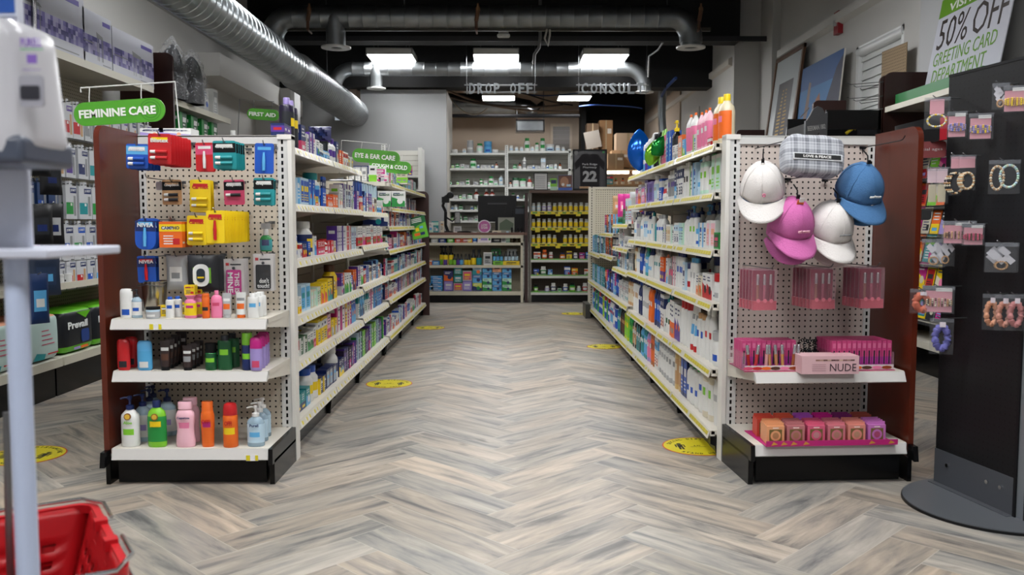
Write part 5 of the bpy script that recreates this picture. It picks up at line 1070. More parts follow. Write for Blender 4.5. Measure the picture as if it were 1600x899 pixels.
run(-1, X, .121, 3.88, [(1, 'lotion', .11, .27, 'white', 'brown', 'white', 'silver', {'shape': 'taper', 'capr': .4, 'caph': .1}), (2, 'lotion', .085, .24, 'cream', 'brown', 'white', 'lime', {'shape': 'square'}), (1, 'lotion', .09, .25, 'white', 'white', 'white', 'blue'), (3, 'pump', .085, .25, 'white', 'green', 'white', 'blue'), (2, B, .07, .22, 'navy', 'blue', 'white', {'style': 4}), (2, 'lotion', .085, .24, '#c8a86a', 'navy', 'tan', 'cream', {'shape': 'square', 'capr': .8}), (3, 'lotion', .085, .25, 'silver', 'silver', 'white', 'grey', {'shape': 'round'}), (3, 'lotion', .085, .25, 'silver', 'lime', 'white', 'silver', {'shape': 'round'}),
    (2, B, .06, .2, 'white', 'sky', 'orange', {'style': 0}), (2, 'lotion', .07, .24, '#a85c20', 'white', 'orange', 'amber', {'shape': 'square'}), (2, 'lotion', .07, .23, 'lavender', 'lime', 'pink', 'white'), (2, 'lotion', .07, .24, 'teal', 'lime', 'sky', 'white'), (2, 'lotion', .07, .22, 'sky', 'green', 'teal', 'white'), (3, 'can', .075, .25, 'black', 'black', 'charcoal', 'silver'), (2, 'can', .075, .25, 'cream', 'black', 'white', 'brown')], S_R[5], .26, 6.55)
fill(-1, X, .121, 6.2, 6.55, [('lotion', .08, .24, 'teal', 'navy', 'teal', 'white'), ('lotion', .08, .24, 'charcoal', 'black', 'tan', 'white')], S_R[5], 70, .25)
for k, (z, cc) in enumerate(((RZ[0][2], lo), (RZ[0][3], lo+cl))): fill(-1, X, z, 5.7, 6.54, cc, S_R[k+2], 71+k, .21)
FR = ['the upper shelf of the far lotion sections', 'the second shelf of the far lotion sections', 'the third shelf of the far lotion sections', 'the fourth shelf of the far lotion sections', 'the far lotion base shelf']
tb = [(B, .05, .15, 'white', 'silver', 'rose', {'style': 2}), (B, .05, .16, 'red', 'white', 'white', {'style': 4}), ('card', .05, .17, 'silver', 'white', 'teal', {'style': 1}), (B, .06, .12, 'white', 'blue', 'sky', {'style': 1}), ('jar', .07, .09, 'silver', 'white', 'grey', 'white')]
tc = [('card', .05, .19, 'teal', 'dgreen', 'white', {'style': 2}), ('card', .05, .18, 'navy', 'white', 'sky', {'style': 0}), ('card', .05, .19, 'magenta', 'sky', 'white', {'style': 1}), ('card', .05, .18, 'orange', 'charcoal', 'white', {'style': 3}), ('card', .045, .18, 'charcoal', 'navy', 'lime', {'style': 2}), ('card', .045, .18, 'sky', 'white', 'navy', {'style': 2})]
run(-1, X, 1.051, 6.6, [(1, B, .06, .09, 'white', 'red', 'white', {'style': 3}), (3, B, .1, .2, 'white', 'ice', 'red', {'style': 4}), (1, B, .06, .06, 'ice', 'white', 'blue', {'style': 1}), (2, B, .06, .12, 'dgreen', 'green', 'white', {'style': 3})], FR[0], .22, 7.53)
fill(-1, X, .861, 6.6, 7.53, tb, FR[1], 81, .17); fill(-1, X, .681, 6.6, 7.53, tb+tc, FR[2], 82, .16); fill(-1, X, .421, 6.6, 7.53, tb+cl+[('jar', .09, .12, 'ice', 'white', 'teal', 'white')], FR[3], 83, .22)
fill(-1, X, .966, 7.57, 8.58, tc, FR[0], 84, .17); fill(-1, X, .761, 7.57, 8.58, tc, FR[1], 85, .17); fill(-1, X, .421, 7.57, 8.58, tc+cl[:1], FR[3], 86, .21)
fill(-1, X, .741, 8.62, 9.8, tc[:2]+[('card', .05, .18, 'sky', 'white', 'blue', {'style': 2})], FR[1], 87, .2); fill(-1, X, .421, 8.62, 9.8, [('card', .05, .18, 'sky', 'white', 'blue', {'style': 2}), tc[0]], FR[3], 88, .2)
mw = [('lotion', .085, .25, '#1c9c48', 'ice', 'green', 'lime', {'shape': 'waist'}), ('lotion', .08, .24, '#b4c418', 'silver', 'lime', 'yellow', {'shape': 'square'}), ('lotion', .075, .24, '#105c74', 'white', 'teal', 'white'), ('can', .06, .23, 'white', 'navy', 'blue', 'white'), ('lotion', .07, .24, 'white', 'navy', 'sky', 'red'), ('can', .06, .23, 'white', 'red', 'blue', 'white'), ('lotion', .08, .24, 'lavender', 'navy', 'white', 'purple')]
fill(-1, X, .121, 6.6, 7.5, mw[:3]+[('lotion', .08, .24, 'charcoal', 'black', 'brown', 'tan')], FR[4], 91, .25); fill(-1, X, .121, 7.57, 9.8, mw, FR[4], 92, .25)
# packs hanging on the pegboard over the far lotion sections
for k, (px, py, w_, h, Y, c1, c2, nm) in enumerate(((968, 303, .11, .2, 7.55, 'magenta', 'pink', 'pink'), (976, 303, .11, .2, 7.2, 'magenta', 'pink', 'pink'), (958, 306, .09, .18, 8.6, 'tan', 'peach', 'tan'), (986, 300, .1, .17, 6.9, 'silver', 'white', 'grey and white'), (991, 316, .08, .1, 6.7, 'purple', 'orange', 'purple and orange'), (953, 336, .1, .16, 9.0, 'black', 'charcoal', 'black'), (962, 338, .08, .18, 8.4, 'dgreen', 'teal', 'dark green'))):
    p = at(px, py, Y); put(pouch(w_, h, .03, c1, c2, 'white', name='hanging_pack'), (p.x+.04, Y, p.z), f'{nm} bag, {nth(k+1)} hung above the far lotion sections', 'bags hung above the far lotion sections'); hook(p.x+.04, 9.9, p.z-.006, 9.9-Y-.0 if 9.9-Y < .3 else .3, 'wire hook')if False else None
    b = MB(); b.tube([(0, 0, 0), (1.235-p.x-.04, 0, .004)], .003, WIRE, 5); T(b.build('wire_hook', None, (p.x+.04, Y+.006, p.z-.008)), f'wire arm holding the {nm} bag, {nth(k+1)} over the far lotion sections', 'hook', 'wire arms over the far lotion sections')
# foil balloons-like bags standing on the top lotion shelf
for px, py, Y, w_, h, c1, nm, rzz, tl in ((999, 232, 6.15, .2, .30, '#0c5cc0', 'blue', 0, 0), (1032, 232, 5.75, .12, .17, '#0c7c2c', 'green', R(10), R(48)), (1014, 262, 5.4, .11, .17, '#7cc230', 'lime', 0, R(15))):
    p = at(px, py, Y); mb = MB(); n, m_ = 20, 12; v = []; f = []
    for j in range(m_+1):
        t = j/m_; rr = sin(pi*t)**.7*(1-.25*t)*(w_/2)
        for i in range(n): a = 2*pi*i/n; k_ = 1+.05*sin(5*a+4*t); v.append((rr*cos(a)*k_, rr*.45*sin(a)*k_, h*t))
    for j in range(m_):
        for i in range(n): k = (i+1) % n; f.append((j*n+i, j*n+k, (j+1)*n+k, (j+1)*n+i))
    mb.add(v, f, M(c1, .15, .55), True); o = mb.build('foil_bag', None, (p.x, Y, 1.407 if nm != 'blue' else at(999, 268, Y).z)); o.rotation_euler = (0, tl, rzz)
    if nm == 'green': o.location = (at(1018, 242, 5.3).x, 5.3, at(1018, 242, 5.3).z)
    T(o, f'shiny {nm} foil bag on top of the lotion shelves', 'foil bag', 'foil bags on the lotion shelves')
# ------------------------------------------------------------------ pharmacy: counter, vitamin shelves, medicine wall
YC = 11.5
a = at(660, 474, YC); c = at(817, 474, YC); WC = c.x-a.x; XC = a.x
r = empty('counter_shelving', (XC, YC, 0)); T(r, 'low cream shelving unit forming the front of the pharmacy counter', 'counter shelving')
cream = M('#c9c3b0', .4)
b = MB(); b.box(.03, WC-.03, .35, .36, .1, .92, pegboard('pegboard_counter', '#a8a08c', .5)); b.build('pegboard_panel', r)
b = MB(); b.box(0, .03, 0, .38, .0, .9, cream); b.box(WC-.03, WC, .0, .38, 0, .9, cream); b.build('side_panel', r)
for z in (.80, .50): b = MB(); b.box(.0, WC, .0, .35, z-.035, z, cream); b.build('shelf', r)
b = MB(); b.box(.0, WC, -.01, .35, .10, .15, cream); b.build('base_deck', r)
b = MB(); b.box(.02, WC-.02, .02, .06, 0, .10, MK); b.build('kick_plate', r)
b = MB(); b.box(-.02, WC+.05, -.0, .65, .9, .935, M('#6c4c40', .4)); b.box(.0, WC, .0, .02, .86, .9, cream); T(b.build('countertop', None, (XC, YC+.02, 0)), 'brown worktop of the pharmacy counter', 'countertop')
def cput(tp, px, z, Y, label, group=None, rz=0): p = at(px, 400, Y); return put(tp, (p.x, Y, z), label, group, rz)
gg = 'goods on the pharmacy counter front'
Yf = 11.56
ZT = .8; ZM = .5; ZB = .151
# top ledge of the counter front (gum boxes etc.) sits on the shelf at .80
for i, (px, c1, c2, nm) in enumerate(((679, 'white', 'silver', 'white'), (691, 'blue', 'navy', 'blue'), (704, 'green', 'lime', 'green'), (716, 'orange', 'red', 'orange'), (727, 'orange', 'red', 'orange red'), (733, 'orange', 'yellow', 'yellow orange'))):
    cput(carton(.085, .055, .08, c1, c2, 'white', 4), px, ZT, Yf, f'small {nm} snack-sized carton, {nth(i+1)} along the ledge under the counter top', gg)
cput(pill_bottle(.06, .14, 'white', 'white', 'blue', 'sky'), 742, ZT, Yf, 'white bottle with blue label beside the pink candy bag', gg)
for zz, tg in ((ZM, 'lower'),):
    cput(carton(.1, .07, .08, 'orange', 'white', 'peach', 0), 669, zz, Yf, 'orange carton on the middle counter shelf', gg); cput(carton(.1, .055, .08, 'blue', 'sky', 'white', 4), 681, zz, Yf, 'blue carton on the middle counter shelf beside the spray bottles', gg)
gb = 'black and yellow bottles on the middle counter shelf'
for i, (px, Y) in enumerate(((691, 11.66), (696, 11.57), (705, 11.6))): cput(trigger(.07, .26, 'black', 'yellow', 'purple' if i == 1 else 'lime'), px, ZM, Y, f'black and yellow trigger spray bottle, {nth(i+1)} from the orange carton', gb)
for i, px in enumerate((710, 715.5, 721)): cput(dropper(.05, .15, 'charcoal', 'black', ('lime', 'purple', 'sky')[i]), px, ZM, Yf, f'small dark dropper bottle with {("lime", "purple", "light blue")[i]} label beside the spray bottles', gb)
for i, px in enumerate((728, 733)): cput(dropper(.045, .15, 'charcoal', 'black', 'yellow'), px, ZM, Yf, f'small dark bottle with yellow label, {nth(i+1)} of two before the tall pair', gb)
for i, px in enumerate((740, 748.5)): cput(dropper(.072, .21, 'charcoal', 'black', 'teal' if i else 'yellow'), px, ZM, Yf, f'tall dark bottle with {"teal" if i else "yellow"} label on the middle counter shelf', gb)
cput(carton(.11, .17, .05, 'white', 'silver', 'charcoal', 4), 762, ZM, Yf, 'white display card reading in black on the middle counter shelf', gg)
cput(carton(.13, .22, .02, 'dgreen', 'green', 'tan', 0), 775, ZM, 11.72, 'tall dark green display card behind the small bottles', gg); cput(carton(.13, .21, .02, 'silver', 'grey', 'white', 3), 800, ZM, 11.72, 'grey printed display card behind the yellow tray', gg)
for t, (x0, col, n, lc) in enumerate(((778, 'lime', 3, 'sky'), (799, 'yellow', 4, 'ice'))):
    w_ = .13 if n == 3 else .22; cput(carton(w_, .055, .07, col, col, 'charcoal', 4), x0, ZM, Yf-.03, f'{col} tray holding small bottles on the middle counter shelf', gg)
    for i in range(n): cput(dropper(.04, .13, 'charcoal', 'black', lc), x0+(i-(n-1)/2)*5.6, ZM+.056, Yf-.005, f'small bottle with black top, {nth(i+1)} in the {col} tray', 'small bottles in the counter trays')
# tissue boxes
def tis(px, py, c1, c2, c3, st, w_=.115, h=.125): 
    p = at(px, py, Yf)
    return carton(w_, h, .11, c1, c2, c3, st, name='tissue_box'), p
TI = {'bl': ('#2c6ca8', 'sky', 'navy', 3, 'blue and aqua'), 'pu': ('#6c5cb4', 'lavender', 'white', 4, 'lilac'), 'gy': ('silver', 'rose', 'yellow', 4, 'grey and red'), 'nv': ('#2a2c68', 'orange', 'navy', 3, 'dark violet'), 'gn': ('dgreen', 'teal', 'white', 4, 'dark green'), 'lf': ('mint', 'green', 'navy', 3, 'pale green leaf print'), 'aq': ('ice', 'teal', 'orange', 3, 'aqua and orange'), 'tn': ('tan', 'peach', 'brown', 4, 'tan'), 'ly': ('#c8d050', 'navy', 'green', 3, 'yellow-green')}
cols_ = [(700.5, ['pu', 'nv']), (715.5, ['gy', 'gn', 'gn']), (730, ['pu', 'gy']), (745.5, ['ly', 'bl', 'aq']), (761, ['lf', 'lf', 'bl', 'bl']), (776.5, ['bl', 'bl', 'bl', 'tn']), (792, ['lf', 'lf', 'bl', 'bl'])]
for ci, (px, st) in enumerate(cols_):
    z = ZB
    for k, key in enumerate(st):
        c1, c2, c3, sty, nm = TI[key]; h = .13 if len(st) < 3 else (.098 if len(st) == 3 else .082); hh = .086 if ci > 3 or len(st) > 2 else .13
        hh = {2: .135, 3: .108, 4: .083}[len(st)]; w_ = .122
        cput(carton(w_, hh, .11, c1, c2, c3, sty, name='tissue_box'), px, z, Yf+(.0 if k % 2 else .01), f'{nm} tissue box, {nth(k+1)} up in the {nth(ci+1)} tissue stack of the counter', 'tissue boxes under the pharmacy counter'); z += hh+.001
for i, (px, n) in enumerate(((664, 2), (682, 4))):
    for k in range(n): 
        hh = .05; cput(carton(.155, hh, .1, '#1878c0', 'sky', 'white', 0, name='wipes_pack'), px+(4 if i == 0 else 0), ZB+k*(hh+.001), Yf+.0, f'blue wipes pack, {nth(k+1)} up in the {"short" if n == 2 else "tall"} stack under the counter', 'blue wipes packs under the counter')
# on the counter
ZC = .936
def box_(w_, h, d, c1, c2, c3, st, px, Y, label, z=ZC, nm='carton', **k): return cput(carton(w_, h, d, c1, c2, c3, st, name=nm, **k), px, z, Y, label)
box_(.08, .13, .05, 'white', 'mint', 'sky', 3, 672, 11.62, 'pale green printed card on the counter corner'); box_(.09, .15, .04, 'teal', 'mint', 'white', 0, 680, 11.7, 'teal leaflet holder on the counter'); box_(.07, .15, .06, 'cream', 'silver', 'tan', 2, 690, 11.75, 'cream carton on the counter beside the black stand')
# card-payment stand with black camera-like device
p = at(700, 362, 11.8); r = empty('camera_stand', (p.x, 11.8, ZC)); T(r, 'black jointed camera stand with phone holder standing on the pharmacy counter', 'stand')
b = MB(); b.lathe([(.07, 0), (.07, .012), (.02, .02)], MBLK, 20, c=(0, 0, 0)); b.tube([(0, 0, .01), (-.035, 0, .1), (-.03, 0, .28)], .022, MBLK, 10); b.tube([(-.03, 0, .28), (-.07, 0, .36), (-.05, 0, .42)], .02, MBLK, 10); b.build('pole', r)
b = MB(); b.box(-.08, .02, -.05, .05, .40, .48, MBLK); b.lathe([(.045, -.05), (.045, -.13), (.035, -.14)], MBLK, 16, c=(.04, 0, .50), ax=1); b.tube([(-.05, 0, .45), (.06, -.02, .52)], .035, MBLK, 10); b.build('camera', r)
b = MB(); b.tube([(-.02, 0, .2), (.06, 0, .15), (.12, 0, .2)], .012, MBLK, 8); b.build('arm', r)
b = MB(); b.prism(rrect(.09, .17, .12, .28, .01, 4)[::-1], 1, -.01, 0, MBLK); b.fq(.097, .163, .13, .27, -.0108, M('#8c8c8c', .3)); o = b.build('phone', r)
box_(.1, .08, .07, 'white', 'silver', 'grey', 4, 715, 11.7, 'white card terminal box under the phone holder')
b = MB(); b.lathe([(.09, 0), (.1, .01), (.06, .02)], MBLK, 16, 1, .6); T(b.build('scanner_base', None, (at(725, 360, 11.6).x, 11.62, ZC)), 'black low round device lying on the counter', 'device')
# monitor seen from behind
p = at(777, 330, 12.0); r = empty('monitor', (p.x, 12.0, ZC)); T(r, 'black computer monitor seen from behind on the pharmacy counter', 'monitor')
w_ = spx(60, 12)/2; zt = at(777, 306, 12).z-ZC
b = MB(); b.prism(rrect(-w_, w_, zt-.36, zt, .008, 3)[::-1], 1, -.02, .01, MBLK); b.box(-w_*.5, w_*.5, -.026, -.02, zt-.12, zt-.10, M('#2c2c30', .4)); b.box(-w_*.4, w_*.4, -.04, -.02, zt-.3, zt-.14, MBLK); b.build('screen_housing', r)
b = MB(); b.box(-.03, .03, -.03, 0, .01, zt-.25, MBLK); b.lathe([(.12, 0), (.12, .012)], MBLK, 20, 1, .7); b.build('stand', r)
b = MB(); b.box(-.11, .11, -.002, 0, 0, .2, M('#8c9084', .3)); b.add([(-.09, -.003, .03), (.09, -.003, .03), (.1, -.003, .12), (0, -.003, .18), (-.09, -.003, .12)], [(0, 1, 2, 3, 4)], M('#50604c', .5)); T(b.build('framed_photo', None, (at(791, 345, 11.85).x, 11.7, ZC)), 'glossy card with a green tree picture leaning by the monitor', 'picture')
b = MB(); b.box(-.09, .09, -.1, .1, 0, .35, MBLK); b.fq(-.06, .06, .25, .32, -.101, M('#26303c', .4)); T(b.build('computer_tower', None, (at(812, 345, 11.9).x, 11.95, ZC)), 'black upright computer box at the counter end', 'computer')
# candy bag
p = at(757, 363, Yf); r = empty('candy_bag', (p.x, Yf-.02, ZT)); T(r, 'white and pink round-topped candy display bag on the counter ledge', 'candy bag')
b = MB(); b.box(-.09, .09, 0, .05, 0, .13, M('#e6dce2', .4)); b.fq(-.05, .04, .03, .08, -.001, 'lavender'); b.fq(-.08, -.05, .05, .1, -.001, 'yellow'); b.fq(.055, .08, .03, .07, -.001, 'green'); b.fq(.05, .075, .08, .11, -.001, 'pink'); b.build('bag', r)
b = MB(); b.lathe([(.088, -.012), (.088, 0)], M('#dcd4e0', .4), 24, c=(0, 0, .215), ax=1); b.lathe([(.075, -.014), (.075, -.011)], M('#b85c9c', .4), 24, c=(0, 0, .215), ax=1); b.build('header_card', r); text('LOW', r, 0, -.0145, .235, .08, .03, 'white'); text('SUGAR', r, 0, -.0145, .2, .09, .03, 'white')
box_(.12, .16, .04, 'cream', 'charcoal', 'white', 1, 776, 11.62, 'white and black framed card on the counter ledge', ZT); box_(.06, .11, .04, 'white', 'silver', 'charcoal', 4, 787, 11.6, 'small white card beside the dark bottles on the counter ledge', ZT)
for i, px in enumerate((800, 808, 813)): cput(dropper(.06, .2, '#241c10', 'black', '#3c3014'), px, ZT+.0, 11.62, f'dark slim bottle, {nth(i+1)} at the counter ledge end', 'dark bottles at the counter ledge end')
cput(lotion(.08, .15, '#7c9c90', 'ice', 'mint', 'teal'), 793, ZT, 11.62, 'grey-green bottle on the counter ledge')
# cables hanging at the counter end
for k in range(3):
    p0 = at(822, 385, 11.7); pts = [(p0.x+.01*k, 11.72+.02*k, .86), (p0.x-.01, 11.7, .6), (p0.x+.02*sin(k*2), 11.7, .3), (p0.x-.03+.02*k, 11.66, .02)]
    pipe('cable', pts, .006, MBLK, f'black cable, {nth(k+1)} hanging down between the counter and the vitamin shelves', 'cable', 'cables beside the counter')

# vitamin shelves
a = at(827, 474, 11.55); c = at(918, 474, 11.55); WV = c.x-a.x+.05; XV = a.x
r = empty('vitamin_shelving', (XV, 11.55, 0)); T(r, 'dark brown shelving unit filled with yellow labelled vitamin bottles', 'shelving')
b = MB(); b.box(.03, WV, .34, .35, .1, 1.46, PEGD); b.build('pegboard_panel', r)
b = MB(); b.box(-.06, -.02, -.02, .38, 0, 1.46, WOODD); b.build('side_panel', r)
b = MB(); b.box(.0, .03, .0, .38, 0, 1.46, M('#6c6860', .4)); b.build('upright', r)
b = MB(); b.box(-.0, WV, -.02, .38, 1.46, 1.495, M('#5c4438', .5)); b.build('top_board', r)
b = MB(); b.box(.02, WV, .02, .06, 0, .13, MK); b.build('kick_plate', r)
vz = [at(870, y, 11.55).z for y in (331, 356, 381, 406, 431, 457)]
for i, z in enumerate(vz):
    b = MB(); b.box(.02, WV, .0, .34, z-.03, z, M('#d0cec6', .4) if i > 2 else M('#c8b83c', .5)); s_ = b.build('shelf', r)
    b = MB(); b.box(.02, WV, -.008, 0, z-.034, z+.004, M('#d8c41c', .4) if i < 3 else M('#ccccc8', .35))
    if i >= 3: b.box(.02, WV, -.009, .0, z+.0, z+.012, M('#5cb030', .4))
    else:
        rnd = random.Random(i)
        for k in range(7): x = .04+k*.1; b.fq(x, x+rnd.uniform(.03, .07), z-.024, z-.008, -.0085, 'charcoal' if k % 2 else 'green')
        for k in range(3): x = .08+k*.27; b.box(x, x+.06, -.0095, -.008, z-.06, z-.034, M('#d8c41c', .4))
    b.build('price_rail', s_)
rnd = random.Random(5)
for i in range(3):
    xs = [.055+k*.071 for k in range(11)]
    for k, x in enumerate(xs):
        if x > WV-.03 or (i == 2 and k == 5): continue
        lab = 'lavender' if (i == 0 and k in (2, 3)) else ('ice' if (i == 0 and k in (0, 1)) else 'yellow')
        put(pill_bottle(.055, .115+.008*(k % 2), '#c9ccc0', 'silver', lab, 'yellow' if lab == 'yellow' else 'white', name='vitamin_bottle'), (XV+x, 11.6, vz[i]+.001), f'vitamin bottle with {cn(lab) if lab != "ice" else "pale"} label, {nth(k+1)} on the {nth(i+1)} row of the brown unit', 'vitamin bottles on the brown unit')
VV = [[('b', .09, .1, 'white', 'orange', 'red'), ('p', .07, .13, 'amber', 'orange', 'orange'), ('p', .06, .1, 'white', 'white', 'red'), None, ('p', .07, .09, '#c87c18', 'navy', 'orange'), ('b', .07, .11, 'yellow', 'brown', 'yellow'), ('p', .06, .09, 'white', 'white', 'purple'), ('b', .07, .09, 'magenta', 'purple', 'pink'), ('b', .06, .1, 'blue', 'sky', 'white'), ('b', .07, .1, 'cream', 'yellow', 'orange')],
      [('b', .07, .09, 'navy', 'blue', 'yellow'), ('p', .08, .12, 'white', 'white', 'green'), ('b', .06, .08, 'sky', 'blue', 'white'), None, None, ('b', .08, .12, 'blue', 'white', 'red'), ('b', .08, .1, 'orange', 'yellow', 'green'), None, ('b', .05, .09, 'white', 'orange', 'lime')],
      [('p', .06, .1, 'dgreen', 'black', 'lime'), None, ('p', .06, .08, 'white', 'white', 'lavender'), ('p', .07, .12, 'white', 'white', 'navy'), ('p', .055, .08, 'dgreen', 'black', 'white'), ('p', .065, .11, 'white', 'white', 'blue'), ('p', .08, .12, 'green', 'black', 'lime'), ('p', .055, .08, 'white', 'white', 'ice'), ('p', .07, .12, 'white', 'white', 'red'), ('p', .05, .08, 'dgreen', 'black', 'white')]]
for i, row in enumerate(VV):
    x = .06; q = 0
    for it in row:
        if it is None: x += .07; continue
        q += 1; kd, w_, h, c1, c2, c3 = it
        tp = carton(w_, h, .05, c1, c2, c3, 0) if kd == 'b' else pill_bottle(w_, h, c1, c2, c3, 'white' if c3 != 'white' else 'green')
        nm = f'{c1 if c1 in PAL else "orange"} '.replace('dgreen', 'dark green')+('box' if kd == 'b' else 'bottle')
        put(tp, (XV+x+w_/2, 11.6 if kd == 'p' else 11.57, vz[3+i]+.001), f'{nm}, {nth(q)} on the {("upper", "middle", "lowest")[i]} green-edged shelf of the brown unit', 'supplements on the green-edged shelves'); x += w_+.02
# things on top of the vitamin unit
ZV = 1.4955
def frame_obj(px0, px1, py0, py1, Y, z0, inner, label, cat, lean=R(-6), fw=.012, fn=None, fm=MBLK, th=.015):
    a = at(px0, py0, Y); c = at(px1, py1, Y); w_ = c.x-a.x; h = a.z-c.z
    r = empty('framed_print' if cat != 'jersey' else 'framed_jersey', ((a.x+c.x)/2, Y, z0)); r.rotation_euler = (lean, 0, 0); T(r, label, cat)
    b = MB(); A = w_/2
    b.box(-A, -A+fw, -th, 0, 0, h, fm); b.box(A-fw, A, -th, 0, 0, h, fm); b.box(-A, A, -th, 0, 0, fw, fm); b.box(-A, A, -th, 0, h-fw, h, fm); b.build('frame', r)
    b = MB(); b.box(-A+fw, A-fw, -th*.5, 0, fw, h-fw, inner); 
    if fn: fn(b, A, h, -th*.5-.0006)
    b.build('print', r); return r, w_, h
frame_obj(834, 856, 269, 297, 11.62, ZV, M('#c4c4c4', .4), 'black framed notice on top of the brown vitamin unit', 'notice', fn=lambda b, A, h, y: [b.fq(-A*.7, A*.6, h*(.15+.1*k), h*(.18+.1*k), y, 'grey') for k in range(7)])
b = MB(); b.box(-.045, .045, 0, .01, 0, .16, 'lime'); b.fq(-.035, .035, .09, .14, -.001, 'navy'); b.fq(-.045, .045, 0, .05, -.001, 'mint'); T(b.build('leaflet', None, (at(865, 290, 11.6).x, 11.6, ZV)), 'green and blue printed leaflet standing on the brown vitamin unit', 'leaflet')
def facep(b, A, h, y): b.fq(-A*.95, A*.95, 0, h*.18, y-.0005, 'blue'); b.add([(A*.6*cos(t*pi/8)-A*.1, y, h*.55+h*.35*sin(t*pi/8)) for t in range(16)], [tuple(range(16))], M('#b48468', .6)); b.lathe([(.02, y-.003), (.02, y)], 'white', 10, c=(-A*.3, 0, h*.38), ax=1); b.fq(A*.2, A*.8, h*.25, h*.4, y-.0008, 'ice')
frame_obj(872, 894, 274, 298, 11.6, ZV, M('#6c4030', .5), 'poster of a smiling child brushing with a blue lower border', 'poster', fn=facep, fw=.004, fm=M('#2c5c9c', .4))
def jersey(b, A, h, y):
    pts = [(-A*.55, h*.06), (A*.55, h*.06), (A*.58, h*.6), (A*.82, h*.5), (A*.9, h*.66), (A*.45, h*.88), (A*.15, h*.9), (0, h*.85), (-A*.15, h*.9), (-A*.45, h*.88), (-A*.9, h*.66), (-A*.82, h*.5), (-A*.58, h*.6)]
    b.prism([(x, z) for x, z in pts][::-1], 1, y-.006, y, M('#17131a', .7)); b.fq(-A*.6, A*.0, h*.04, h*.09, y-.007, 'tan')
    b.lathe([(A*.12, y-.003), (A*.12, y)], M('#8c8c8c', .4), 14, c=(-A*.8, 0, h*.92), ax=1); b.fq(A*.74, A*.86, h*.91, h*.96, y-.001, 'green')
a = at(895, 231, 11.62)
r, w_, h = frame_obj(895, 948, 232, 296, 11.55, ZV, M('#1c1720', .3), 'large black framed jersey reading Park Ridge Pharmacy 22 on the vitamin unit', 'jersey', lean=R(-3), fw=.02, fn=jersey, th=.03)
text('Park Ridge', r, 0, -.0235, h*.63, w_*.44, h*.06, M('#c4c4c8', .5)); text('Pharmacy', r, 0, -.0235, h*.555, w_*.4, h*.06, M('#c4c4c8', .5)); text('22', r, 0, -.0235, h*.34, w_*.42, h*.27, M('#b4b4b8', .5), .05)

# white medicine wall units
YS = 13.2
def med_unit(px0, px1, label, shelves, ytop, Y=YS, nm='medicine_wall_unit'):
    a = at(px0, ytop, Y); c = at(px1, ytop, Y); w_ = c.x-a.x
    r = empty('medicine_shelving', (a.x, Y, 0)); T(r, label, 'shelving', 'white pharmacy shelving'); wm = M('#cfd0cc', .4); ht = a.z
    b = MB(); n = int(ht/.07)
    for i in range(n): b.box(.0, w_, .36, .37, i*ht/n+.006, (i+1)*ht/n, M('#b4b3ab', .5))
    b.box(0, w_, .368, .38, 0, ht, M('#78776e', .6)); b.build('slat_back', r)
    b = MB(); slotted_post(b, -.02, .03, .0, .06, 0, ht+.05, wm); b.build('slotted_post', r)
    zs = []
    for y in shelves:
        z = at((px0+px1)/2, y, Y).z; zs.append(z); b = MB(); b.box(.03, w_-.0, .0, .36, z-.03, z, wm); b.build('shelf', r)
    return r, a.x+.04, w_-.05, zs
rnd = random.Random(21)
phk = [('pill', .055, .08, 'white', 'white', 'white', 'ice'), ('pill', .06, .09, 'white', 'green', 'white', 'green'), ('pill', .07, .07, 'white', 'green', 'mint', 'green'), ('pill', .05, .06, 'white', 'green', 'white', 'lime'), ('drop', .05, .1, 'amber', 'black'), ('pill', .045, .06, 'white', 'white', 'ice', 'blue'), (B, .07, .05, 'white', 'silver', 'grey', {'style': 0}), (B, .05, .07, 'white', 'mint', 'green', {'style': 1})]
phb = phk + [('pill', .09, .14, 'white', 'green', 'white', 'green'), ('pill', .085, .12, 'white', 'white', 'white', 'ice'), ('drop', .07, .14, 'amber', 'white'), ('lotion', .07, .15, 'ice', 'white', 'white', 'sky')]
ORDL = {}
BOXNAME = 'pharmacy_carton'
def phfill(x0, w_, z, Y, choices, shelf, seed, skip=.15, specials=()):
    rnd = random.Random(seed); x = x0; sp_ = sorted(specials, key=lambda s: s[0]); n = 0
    def one(it, x):
        nonlocal n
        kw = dict(it[-1]) if isinstance(it[-1], dict) else {}; a = it[:-1] if isinstance(it[-1], dict) else it
        tp, look = spec(a[0], a[1], a[2], *a[3:], **kw); n += 1
        put(tp, (x+a[1]/2, Y+.05 + (0 if a[0] == 'box' else tp[4]/2)+rnd.uniform(0, .05), z+.001), f'{look}, {nth(n)} on {shelf}', f'products on {shelf}'); return x+a[1]+rnd.uniform(.004, .02)
    while x < x0+w_-.07:
        if sp_ and x >= sp_[0][0]-.04: x = one(sp_[0][1], x); sp_.pop(0); continue
        if rnd.random() < skip: x += rnd.uniform(.03, .08); continue
        x = one(rnd.choice(choices), x)
r1, x0, w0, zs0 = med_unit(664, 790, 'wide white medicine shelving bay behind the computer monitor', (239, 263, 289, 311, 328, 345), 232)
x2, w2 = None, None
bigw = ('pill', .11, .2, 'white', 'green', 'white', 'green'); blu = ('jar', .12, .185, '#3c90cc', 'sky', 'sky', 'blue'); wh = ('can', .1, .2, 'silver', 'white', 'silver', 'white', {'dome': False, 'caph': .05})
LN = ['the top shelf', 'the second shelf', 'the third shelf', 'the fourth shelf', 'the fifth shelf', 'the sixth shelf']
